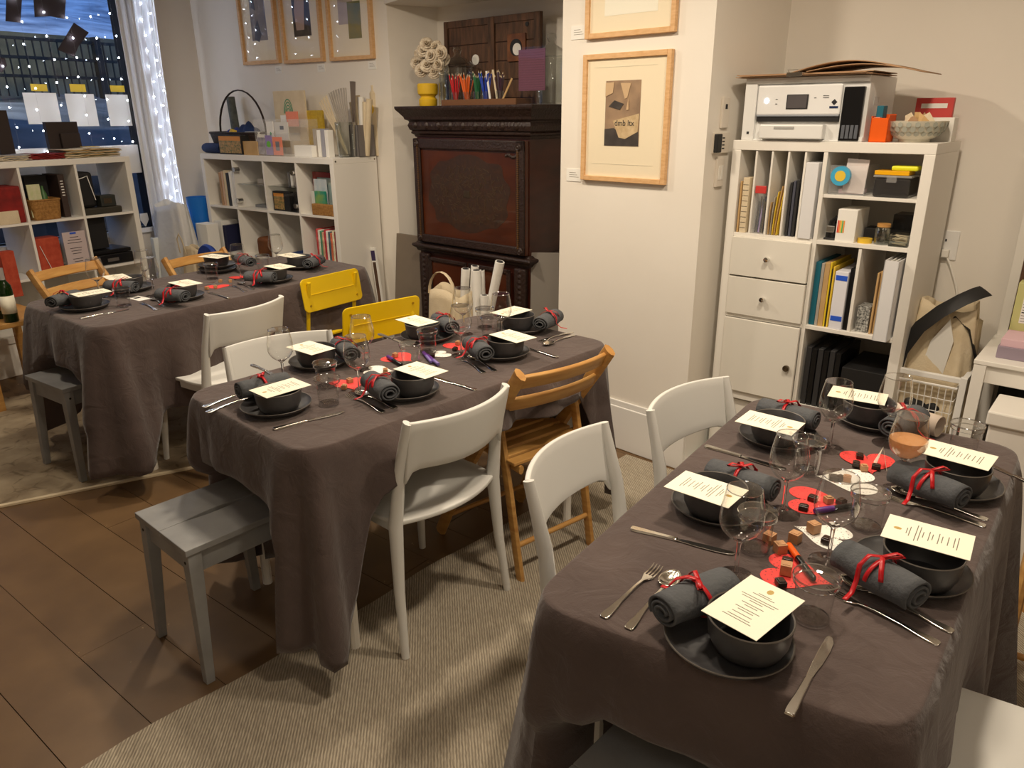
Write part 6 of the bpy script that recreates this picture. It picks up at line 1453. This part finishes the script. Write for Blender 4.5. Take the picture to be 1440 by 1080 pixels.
# ---- sheer curtain with string lights
xc0 = FWW.px(172, 30, -.08)[0]; xc1 = FWW.px(222, 30, -.08)[0]
cv = MB().grid(lambda u, v: (xc0 - .02 + (xc1 - xc0 + .02) * u * (1.0 - .12 * math.sin(PI * v)), -.08 + .022 * math.sin(u * 30) + .010 * math.sin(u * 71 + 1), .25 + v * 2.6), 90, 8).build('sheer_curtain', sheer_m, None, 'all', solid=.002, loc=FWW.w(0, 0, 0), rotz=FWW.yaw); tag(cv, 'white sheer curtain with fairy lights right of the window', 'curtain')
cols_ = ['first', 'second', 'third', 'fourth', 'fifth', 'sixth', 'seventh', 'eighth']
bd = None
def strand(x, y, zt_, zb_, step, phz, label):
    global bd
    t = thing('fairy_light_strand', label, 'fairy lights', FWW.w(x, y, 0), FWW.yaw, 'fairy light strands')
    MB().tube([(0, 0, zt_), (.004, 0, (zt_ + zb_) / 2), (0, 0, zb_)], .0008, 4).build('wire', clearp_m, t)
    z = zt_ - phz; k = 0
    while z > zb_:
        if bd is None: bd = MB().lathe([(0, -.006), (.0045, -.003), (.0055, 0), (.0045, .003), (0, .006)], 8).build('bulb', bulb_m, t, True); b_ = bd
        else: b_ = bpy.data.objects.new('bulb', bd.data); COL.objects.link(b_); b_.parent = t
        b_.location = (.012 * math.sin(k * 2.3 + x * 9), 0, z); z -= step; k += 1
for k, (x, phz) in enumerate(((-1.47, .05), (-1.30, .12), (-1.14, .02), (-.98, .10), (-.82, .05), (-.67, .13))): strand(x, -.025, 2.7, 1.36 if k < 6 else 1.0, .125 + .01 * (k % 3), phz, cols_[k] + ' strand of fairy lights across the window from the left')
for k, (x, phz) in enumerate(((-.50, .03), (-.43, .09))): strand(x, -.125, 2.7, .6, .105, phz, ['left strand of fairy lights hanging on the sheer curtain', 'right strand of fairy lights hanging on the sheer curtain'][k])
# ---- floor corner between the units: bags and bin
def floorbox(name, label, cat, m_, px, py, z, w_, d_, h_, yaw, bevel=.004): 
    q = P(px, py, z); return tag(MB().box(-w_ / 2, w_ / 2, -d_ / 2, d_ / 2, 0, h_).build(name, m_, None, bevel=bevel, loc=(q.x, q.y, .0), rotz=yaw), label, cat)
cx_, cy_ = FL.w(-.30, .10).x, FL.w(-.30, .10).y
pb_ = bagmesh('plastic_bag', 'cloudy white plastic bag hanging full beside the back shelf unit', FL, -.08, -.24, .25, .44, .22, .72, bag_m, 21, cat='bag')
o = MB().lathe([(0, 0), (.07, 0), (.085, .38), (.082, .38), (.067, .01), (0, .01)], 24).build('blue_bin', blue_m, None, True, loc=FL.w(-.115, .0, .62)); tag(o, 'bright blue bin behind the white plastic bag', 'bin')
ubox(FL, 'bin_stand', 'white carton under the blue bin in the corner', 'carton', white_m, -.26, -.03, -.10, .11, 0, .615)
ubox(FWW, 'white_foam_board', 'white foam board leaning under the curtain', 'board', mat('foam_board', (226, 230, 228), .6), -.78, -.26, -.26, -.22, 0, .72)
ct_ = bagmesh('canvas_tote', 'cream canvas tote with a looped handle before the plastic bag', FL, .30, -.36, .30, .20, .12, .40, canvas_m, 31)
MB().tube([(-.06, -.06, .36), (-.06, -.07, .46), (-.03, -.07, .50), (.0, -.07, .46), (.01, -.06, .36)], .008, 8, .003).build('handle', canvas_m, ct_, True)
o = MB().lathe([(0, -.02), (.10, -.02), (.11, 0), (.10, .02), (0, .02)], 28, M=Mt((0, 0, 0), rx=PI / 2)).build('blue_disc', mat('royal_blue', (22, 60, 150), .5), None, True, loc=FL.w(.55, -.40, .64), rotz=FL.yaw); tag(o, 'royal blue round case in front of the canvas tote', 'case')
ubox(FL, 'white_paper_bag', 'white paper bag standing before the lower left cell', 'bag', paper_m, .0, .14, -.12, -.02, 0, .82)
o = ubox(FWW, 'router', 'small black box with a cyan light on the floor below the curtain', 'box', black_m, -.40, -.26, -.62, -.56, .30, .42); box('cyan_lamp', cyan_m, .0, .045, -.002, 0, .06, .09, o, 0)
ubox(FWW, 'router_stand', 'white low crate carrying the small black box', 'crate', white_m, -.45, -.2, -.66, -.50, 0, .299)

# ================================================================== SECRETARY (FS)
W0 = .985; D0 = .455
se = thing('secretary_desk', 'tall dark carved mahogany secretary with a drop front', 'cabinet', FS.w(0, 0, 0), FS.yaw)
box('upper_body', mahog_m, .045, W0 - .005, .03, D0, .80, 1.50, se, .004); box('lower_body', mahog_m, .03, W0, .03, D0, .06, .78, se, .004); box('foot_plinth', maho_d, .01, W0 + .01, .01, D0, 0, .07, se, .004)
def mould(name, prof, x0, x1_, y0, y1_, m_, parent):
    """moulding wrapped round front and both sides: prof = (out, z)"""
    mb = MB(); vs = []
    for o_, z in prof: vs += [(x0 - o_, y1_, z), (x0 - o_, y0 - o_, z), (x1_ + o_, y0 - o_, z), (x1_ + o_, y1_, z)]
    k = len(prof); fs = []
    for i in range(k - 1):
        for j in range(3): fs.append((i * 4 + j, i * 4 + j + 1, (i + 1) * 4 + j + 1, (i + 1) * 4 + j))
    fs.append((0, 3, 2, 1)); fs.append(((k - 1) * 4, (k - 1) * 4 + 1, (k - 1) * 4 + 2, (k - 1) * 4 + 3)); 
    for i in range(k - 1): fs.append((i * 4 + 3, i * 4, (i + 1) * 4, (i + 1) * 4 + 3))
    mb.add(vs, fs); return mb.build(name, m_, parent)
cor = mould('cornice', [(0, 1.455), (.006, 1.458), (.010, 1.470), (.022, 1.478), (.024, 1.486), (.018, 1.492), (.030, 1.500), (.038, 1.525), (.030, 1.545), (.034, 1.552), (.05, 1.560), (.055, 1.575), (.075, 1.60), (.088, 1.615), (.092, 1.625), (.092, 1.636)], .045, W0 - .005, .03, D0, maho_d, se)
mb = MB()
for k in range(9):
    x = .07 + k * .105; mb.lathe([(0, 0), (.022, .002), (.014, .010), (0, .013)], 10, M=Mt((x, -.004, 1.525), rx=PI / 2)).lathe([(0, 0), (.011, .002), (0, .006)], 8, M=Mt((x + .052, -.006, 1.525), rx=PI / 2))
mb.build('carved_rosettes', maho_d, cor, True)
# drop front: frame and panel
fx0, fx1, fz0, fz1 = .055, W0 - .012, .815, 1.45
dfr = MB().box(fx0, fx1, .0, .03, fz0, fz1).build('drop_front', mahogr_m, se, bevel=.003)
for (a_, b_, c_, d_) in ((fx0, fx0 + .06, fz0, fz1), (fx1 - .06, fx1, fz0, fz1), (fx0, fx1, fz0, fz0 + .05), (fx0, fx1, fz1 - .06, fz1)): box('frame_moulding', maho_d, a_, b_, -.016, .0, c_, d_, dfr, .007)
mb = MB()
for k in range(52):
    z = fz0 + .03 + k * .0112
    for x in (fx0 + .042, fx1 - .042): mb.box(x - .006, x + .006, -.021, -.014, z, z + .007)
mb.build('beading', brass_m if False else mat('beading_wood', (96, 66, 34), .45), dfr)
mb = MB()
for (x, z) in ((fx0 + .03, fz0 + .025), (fx1 - .03, fz0 + .025), (fx1 - .04, fz1 - .035), (fx0 + .03, fz1 - .03)):
    mb.lathe([(0, .0), (.024, .0), (.016, .010), (.010, .008), (0, .014)], 12, M=Mt((x, -.014, z), rx=PI / 2))
for k in range(7): mb.lathe([(0, .0), (.010, .0), (0, .008)], 8, M=Mt((fx1 - .07 - .012 * k, -.004, fz1 - .085 - .006 * math.sin(k)), rx=PI / 2))
mb.build('corner_carving', maho_d, dfr, True)
pc_ = [((fx0 + fx1) / 2 + .335 * (abs(math.cos(a)) ** .7) * (1 if math.cos(a) > 0 else -1) * (1 + .05 * math.sin(10 * a)), 1.135 + .215 * (abs(math.sin(a)) ** .8) * (1 if math.sin(a) > 0 else -1) * (1 + .07 * math.cos(8 * a))) for a in [2 * PI * i / 64 for i in range(64)]]
flat(dfr, 'marquetry_field', maho_t, pc_, -.0008, .001)
mb = MB(); rnd = random.Random(17)
for k in range(130):
    a = rnd.uniform(0, 6.28); r_ = math.sqrt(rnd.random()); x = (fx0 + fx1) / 2 + .31 * r_ * math.cos(a); z = 1.135 + .175 * r_ * math.sin(a)
    for sx in (1, -1):
        x2 = (fx0 + fx1) / 2 + sx * (x - (fx0 + fx1) / 2); aa = rnd.uniform(0, 6.28); mb.box(-.014, .014, -.0022, -.0006, -.0022, .0022, Mt((x2, 0, z), ry=sx * aa))
mb.build('inlay_scrolls', mat('inlay', (72, 56, 40), .35), dfr)
box('key_plate', brass_m, (fx0 + fx1) / 2 - .03, (fx0 + fx1) / 2 + .02, -.004, 0, 1.115, 1.155, dfr, .002)
mould('waist_moulding', [(0, .745), (.008, .75), (.014, .765), (.030, .775), (.034, .785), (.030, .795), (.014, .800), (.004, .812)], .03, W0, .02, D0, maho_d, se)
for s in (0, 1):
    x0_ = .15 + s * .365; dd = box('door', mahogr_m, x0_, x0_ + .33, .005, .03, .14, .70, se, .003)
    for (a_, b_, c_, d_) in ((x0_ - .01, x0_ + .02, .12, .72), (x0_ + .31, x0_ + .34, .12, .72), (x0_ - .01, x0_ + .34, .695, .72), (x0_ - .01, x0_ + .34, .12, .145)): box('frame_moulding', maho_d, a_, b_, -.006, .006, c_, d_, dd, .005)
for x in (.045, W0 - .105): 
    pil = box('pilaster', maho_d, x, x + .09, .0, .03, .08, .735, se, .008)
    mb = MB()
    for k in range(20): mb.lathe([(0, 0), (.020, .0), (0, .008)], 8, M=Mt((x + .045, .001, .11 + k * .032), rx=PI / 2))
    mb.build('carved_leaves', maho_d, pil, True)
# things on top
TS = 1.636
def SP(px, py, y): x, z = FS.px(px, py, y); return x, z
x, z = SP(602, 140, .12)
yv = thing('yellow_vase', 'yellow double-bulb ceramic vase on the left of the secretary', 'vase', FS.w(x, .12, TS), 0)
MB().lathe([(0, 0), (.052, 0), (.057, .012), (.057, .040), (.046, .052), (.046, .058), (.062, .072), (.064, .090), (.064, .125), (.058, .132), (.050, .128), (.048, .08), (0, .07)], 32).build('vase_body', mat('mustard_glaze', (222, 180, 34), .5), yv, True)
# paper flowers in glass cylinder
x, z = SP(621, 140, .12)
fv = thing('flower_vase', 'clear glass cylinder holding stems of paper roses on the secretary', 'vase', FS.w(x + .02, .14, TS), 0)
MB().lathe([(0, 0), (.042, 0), (.042, .19), (.040, .19), (.040, .008), (0, .008)], 28).build('vase_body', jar_m, fv, True)
rose_m = mat('paper_rose', (232, 220, 198), .8, col2=(190, 172, 148), nscale=60)
def rose(parent, c, r_, seed):
    rnd = random.Random(seed); mb = MB(); ax = Vector((rnd.uniform(-.6, .2), -1, rnd.uniform(-.1, .5))).normalized(); q = ax.to_track_quat('Z', 'Y').to_matrix().to_4x4(); M_ = Matrix.Translation(c) @ q
    for ring, (n_, rr, tilt) in enumerate(((3, .25, .2), (5, .5, .5), (6, .78, .9), (7, 1.0, 1.25))):
        for k in range(n_):
            a = 2 * PI * k / n_ + ring * .7 + seed
            vs = []
            for j in range(4):
                for i in range(5):
                    s_ = (i / 4 - .5) * 2 * PI / n_ * 1.15; rad = r_ * rr * (.35 + .65 * j / 3 * (1 + .1 * ring)) * (1 if ring < 2 else 1)
                    h_ = r_ * (1.0 - .22 * ring) * (j / 3) * math.cos(tilt * .6) - r_ * .10 * ring * (j / 3) ** 2
                    vs.append(M_ @ Vector((rad * math.cos(a + s_), rad * math.sin(a + s_), h_)))
            mb.add(vs, [(j * 5 + i, j * 5 + i + 1, (j + 1) * 5 + i + 1, (j + 1) * 5 + i) for j in range(3) for i in range(4)])
    return mb.build('rose_head', rose_m, parent, 'all', solid=.0016)
fvl = fv.location; base = Vector((fvl.x, fvl.y, TS))
cen = FS.wp(607, 86, .10)
bq = thing('paper_rose_bouquet', 'bouquet of cream paper roses with ribboned stems on the secretary', 'bouquet', base)
spots = [(600, 62), (612, 66), (592, 76), (606, 78), (620, 74), (586, 88), (600, 92), (616, 90), (624, 84), (592, 99), (610, 101), (622, 99), (595, 70)]
for k, (a_, b_) in enumerate(spots):
    c = FS.wp(a_, b_, .08 + .03 * (k % 3)) - base; rose(bq, c, .036, k)
for k in range(6):
    c = FS.wp(*spots[k * 2], .12) - base; MB().tube([(.01 * (k - 3) / 3, 0, .01), (.012 * (k - 3) / 3, .0, .18), c * .8, c], .0018, 5).build('stem', dark_m, bq, True)
# glass jars with lids
def apoth(px, py, y, r_, h_, label):
    x, z = SP(px, py, y); t = thing('lidded_glass_jar', label, 'jar', FS.w(x, y, TS), 0)
    MB().lathe([(0, 0), (r_, 0), (r_, .004), (r_, h_), (r_ * 1.05, h_ + .006), (r_ * .98, h_ + .006), (r_ * .96, h_ - .004), (r_ * .96, .010), (0, .010)], 40).build('jar_body', jar_m, t, True)
    MB().lathe([(r_ * 1.05, h_ + .008), (r_ * 1.02, h_ + .020), (r_ * .75, h_ + .045), (r_ * .28, h_ + .065), (r_ * .18, h_ + .078), (.020, h_ + .085), (.027, h_ + .100), (.022, h_ + .118), (0, h_ + .124)], 40).build('jar_lid', jar_m, t, True)
apoth(645, 140, .20, .095, .215, 'large lidded glass jar at the left behind the pencils')
apoth(775, 140, .16, .080, .235, 'tall lidded glass jar at the right end of the secretary')
# weathered double-panel board
x0_, zt_ = SP(625, 24, .36); x1_, _ = SP(761, 13, .36)
wd = thing('weathered_board', 'old weathered wooden double panel with a round hole on the secretary', 'panel', FS.w(x0_, .36, TS), FS.yaw); Wd = x1_ - x0_; Hd = .50
box('panel_ground', mat('panel_dark', (70, 44, 32), .7), 0, Wd, .006, .014, 0, Hd, wd, 0)
for k, (a_, b_) in enumerate(((0, .03), (.385, .435), (Wd - .045, Wd))): box('stile', oldw_m, a_, b_, -.012, .014, 0, Hd, wd, .003)
for (a_, b_, z_) in ((.03, .385, Hd - .04), (.435, Wd - .045, Hd - .04), (.03, .385, 0), (.435, Wd - .045, 0)): box('rail', oldw_m, a_, b_, -.008, .014, z_, z_ + .04, wd, .003)
for k in range(4):
    z_ = .045 + k * .105
    box('board', oldw_m, .033, .383, -.001, .006, z_, z_ + .100, wd, .002); 
    box('board', oldw_m, .438, Wd - .047, -.001, .006, z_, z_ + .100, wd, .002)
box('hole_block', mat('worn_block', (136, 84, 44), .6, col2=(96, 54, 30), nscale=14), .545, .685, -.014, -.001, .245, .395, wd, .002)
MB().lathe([(0, 0), (.046, 0), (.046, .004), (0, .004)], 24, M=Mt((.615, -.014, .32), rx=PI / 2)).build('round_hole', black_m, wd); MB().lathe([(0, 0), (.033, 0), (.033, .005), (0, .005)], 24, M=Mt((.625, -.014, .31), rx=PI / 2)).build('hole_light', paper_m, wd)
MB().lathe([(0, 0), (.013, 0), (.013, .003), (0, .003)], 16, M=Mt((.69, -.001, .44), rx=PI / 2)).build('small_hole', black_m, wd); MB().lathe([(0, 0), (.03, 0), (.03, .004), (0, .004)], 20, M=Mt((.27, -.001, .27), rx=PI / 2)).build('white_disc', paper_m, wd)
# wooden tray with pencil jars
xt0, _ = SP(622, 140, .06); xt1, _ = SP(727, 138, .06)
ty = thing('wooden_tray', 'shallow wooden tray carrying the pencil jars', 'tray', FS.w(xt0, .05, TS), FS.yaw); Wt = xt1 - xt0
tm = mat('tray_wood', (112, 74, 42), .5)
box('tray_base', tm, 0, Wt, 0, .13, 0, .006, ty, .001)
for (a_, b_, c_, d_) in ((0, Wt, 0, .006), (0, Wt, .124, .13), (0, .006, .006, .124), (Wt - .006, Wt, .006, .124)): box('tray_side', tm, a_, b_, c_, d_, .006, .034, ty, .001)
pcs = [((640, 'red pencils in a small glass jar, first from the left', (206, 30, 40)), None), ((656, 'orange pencils in a small glass jar, second from the left', (236, 104, 24)), None), ((671, 'green pencils in a small glass jar, third from the left', (20, 104, 60)), None), ((683, 'blue pencils in a small glass jar, fourth from the left', (30, 70, 190)), None), ((702, 'dark purple pencils in a small glass jar, last on the right', (70, 40, 60)), None)]
rnd = random.Random(4)
for k, ((px_, lab, cc), _) in enumerate(pcs):
    x, z = SP(px_, 136, .11); t = thing('pencil_jar', lab, 'pencil jar', FS.w(x, .115, TS + .0065), 0, 'jars of coloured pencils')
    MB().lathe([(0, 0), (.026, 0), (.027, .07), (.025, .07), (.024, .005), (0, .005)], 20).build('jar_body', jar_m, t, True)
    pm = mat('pencil_%d' % k, cc, .4); wdm = canvas_m
    for j in range(13):
        a = 2 * PI * j / 13 + k; r0 = .006; r1 = rnd.uniform(.014, .046) if j else .0; L_ = rnd.uniform(.135, .17)
        p0 = Vector((r0 * math.cos(a), r0 * math.sin(a), .007)); p1 = Vector((r1 * math.cos(a), r1 * math.sin(a), L_)); e = p1 + (p1 - p0).normalized() * .012
        pcl = MB().tube([p0, p1], .0033, 6).build('pencil', pm, t); MB().tube([p1, e], [.0033, .0004], 6).build('pencil_tip', wdm, pcl)
for k, (px0, px1, l_) in enumerate(((690, 684, 'white ruler leaning in the pencil row'), (700, 693, 'cream wooden stick leaning in the pencil row'), (704, 720, 'long wooden paddle leaning right in the pencil row'))):
    a_ = FS.wp(px0, 135, .09); b_ = FS.wp(px1, [100, 98, 110][k], .10); a_.z = TS + .0065
    o = MB().tube([(0, 0, 0), b_ - a_], .006, 6, .002).build('wooden_stick', [paper_m, canvas_m, tan_m][k], None, loc=a_); tag(o, l_, 'stick', 'sticks among the pencils')
# acrylic holder with purple sheet
x0_, zt_ = SP(727, 67, .05); x1_, _ = SP(766, 71, .05); _, zb_ = SP(727, 128, .05)
ah = thing('acrylic_sign_holder', 'clear acrylic holder with a plum coloured ruled sheet on the secretary', 'sign', FS.w(x0_, .05, TS), FS.yaw); Wd = x1_ - x0_
box('acrylic_sheet', pane_m, 0, Wd + .005, 0, .003, 0, zt_ - TS, ah, .0005); box('holder_foot', clearp_m, 0, Wd, 0, .08, 0, .003, ah, .0005)
ps_ = box('plum_sheet', mat('plum', (112, 66, 86), .7), .008, Wd, .004, .006, zb_ - TS, zt_ - TS - .012, ah, 0)
mb = MB()
hh = zt_ - TS - .012 - (zb_ - TS)
for k in range(17): mb.box(.010, Wd - .002, .0034, .0040, zb_ - TS + hh * (k + .5) / 17, zb_ - TS + hh * (k + .5) / 17 + .0014)
mb.build('ruled_lines', mat('plum_dark', (84, 48, 64), .7), ps_)
# boards leaning by the secretary, left and right
lb_ = thing('canvas_board', 'large grey-beige canvas panel leaning left of the secretary', 'panel', FS.w(-.30, .02, 0), FS.yaw - .0)
MB().box(0, .30, 0, .03, 0, .82, Mt((0, .0, 0), rx=math.radians(-6))).build('panel', mat('grey_canvas', (128, 116, 102), .8, col2=(116, 104, 92), nscale=3), lb_, bevel=.003)
q = FS.w(-.36, -.02, 0)
p2 = MB().box(0, .05, 0, .02, 0, .72, Mt((0, 0, 0), ry=math.radians(-7))).build('picture_frame', paper_m, None, bevel=.003, loc=q, rotz=FS.yaw); tag(p2, 'white edged frame with a dark corner leaning by the shelf side', 'frame')
box('dark_corner', mat('indigo', (50, 34, 80), .6), .006, .05, -.001, 0, .63, .70, p2, 0, M=Mt((0, 0, 0), ry=math.radians(-7))); box('brown_edge', oldw_m, .012, .046, -.001, 0, .02, .62, p2, 0, M=Mt((0, 0, 0), ry=math.radians(-7)))
q = FS.w(W0 + .06, -.05, 0); p3 = MB().box(0, .42, 0, .03, 0, .84, Mt((0, 0, 0), rx=math.radians(-8))).build('grey_board', mat('grey_board', (132, 126, 118), .8), None, bevel=.003, loc=q, rotz=FS.yaw + math.radians(35)); tag(p3, 'grey board leaning between the secretary and the pillar', 'panel')
# bag of paper rolls before the secretary
q = P(668, 470, .30); q = FS.w(.58, -.22, 0)
bg = thing('rolls_tote', 'cream canvas tote with looped handles holding white paper rolls', 'tote bag', (q.x, q.y, 0), FS.yaw)
def btf(u, v):
    a = u * 2 * PI; c, s_ = math.cos(a), math.sin(a)
    return ((.19 - .05 * v) * (abs(c) ** .6) * (1 if c > 0 else -1) * (1 + .06 * math.sin(5 * a)), (.10 - .01 * v) * (abs(s_) ** .6) * (1 if s_ > 0 else -1), .60 * v + .02 * math.sin(3 * a) * v)
mb = MB().grid(btf, 40, 10); mb.add([btf(u / 40, 0) for u in range(40)], [tuple(range(40))]); mb.build('bag_body', canvas_m, bg, 'all', solid=.003)
MB().tube([(-.11 + .11 * (1 - math.cos(a * PI / 10)), -.08, .58 + .14 * math.sin(a * PI / 10)) for a in range(11)], .012, 8, .003, up=(0, 1, 0)).build('handle', canvas_m, bg, True)
for k, (pa, pb, r_, l_) in enumerate((((652, 450), (655, 378), .026, 'white paper roll standing left in the canvas tote'), ((664, 450), (668, 374), .023, 'white paper roll behind the left one in the canvas tote'), ((672, 450), (670, 380), .028, 'white paper roll in the middle of the canvas tote'), ((680, 450), (677, 380), .018, 'thin white paper roll right of the middle one'), ((690, 430), (703, 368), .026, 'white paper roll leaning to the right out of the tote'), ((681, 450), (681, 415), .022, 'short dark-cored paper roll at the right of the tote'))):
    yy = -.22 + (.02, .05, -.03, .04, -.02, -.06)[k]
    a_ = FS.wp(*pa, yy); b_ = FS.wp(*pb, yy); a_ = a_ + (a_ - b_) * .2
    t = thing('paper_roll', l_, 'paper roll', a_, 0, 'paper rolls in the tote')
    d = b_ - a_; MB().tube([(0, 0, 0), d], r_, 18).build('roll', paper_m, t, True); MB().tube([d, d * 1.004], r_ * .75, 14).build('roll_core', dark_m, t, True)
    MB().tube([d * .78, d], r_ * 1.02, 18, cap=False).build('roll_wrap', paper_m, t, True)

# ---- wine bottles and small bench at far left
q = P(20, 452, .50)
bn_ = thing('side_bench', 'low honey wooden bench at the left edge carrying wine bottles', 'bench', (q.x - .16, q.y + .12, 0), math.radians(-36))
box('bench_top', oak_m, -.30, .22, -.20, .20, .47, .50, bn_, .004)
for (x, y) in ((-.27, -.17), (.19, -.17), (-.27, .17), (.19, .17)): box('leg', oak_m, x - .02, x + .02, y - .02, y + .02, 0, .47, bn_, .003)
def bottle(px, py, label, m_, lab_col, h_=.30):
    q = P(px, py, .5); q.z = .501; t = thing('wine_bottle', label, 'bottle', q, math.radians(10), 'wine bottles')
    MB().lathe([(0, .0), (.034, 0), (.037, .004), (.037, .18), (.034, .205), (.016, .235), (.0145, .24), (.0145, h_), (0, h_)], 28).build('bottle_body', m_, t, True)
    MB().lathe([(.0378, .05), (.0378, .15)], 28).build('bottle_label', lab_col, t, 'all')
    MB().lathe([(.0152, .238), (.0155, h_ + .002), (0, h_ + .003)], 18).build('foil', mat('silver_foil', (210, 208, 206), .3, .6) if 'label' in label else mat('red_foil', (150, 20, 40), .4, .3), t, True)
bottle(17, 452, 'green wine bottle with a white label and silver top on the bench', bottle_m, card_m)
bottle(4, 447, 'dark wine bottle behind the labelled one at the left edge', bottle_m, tan_m, .28)
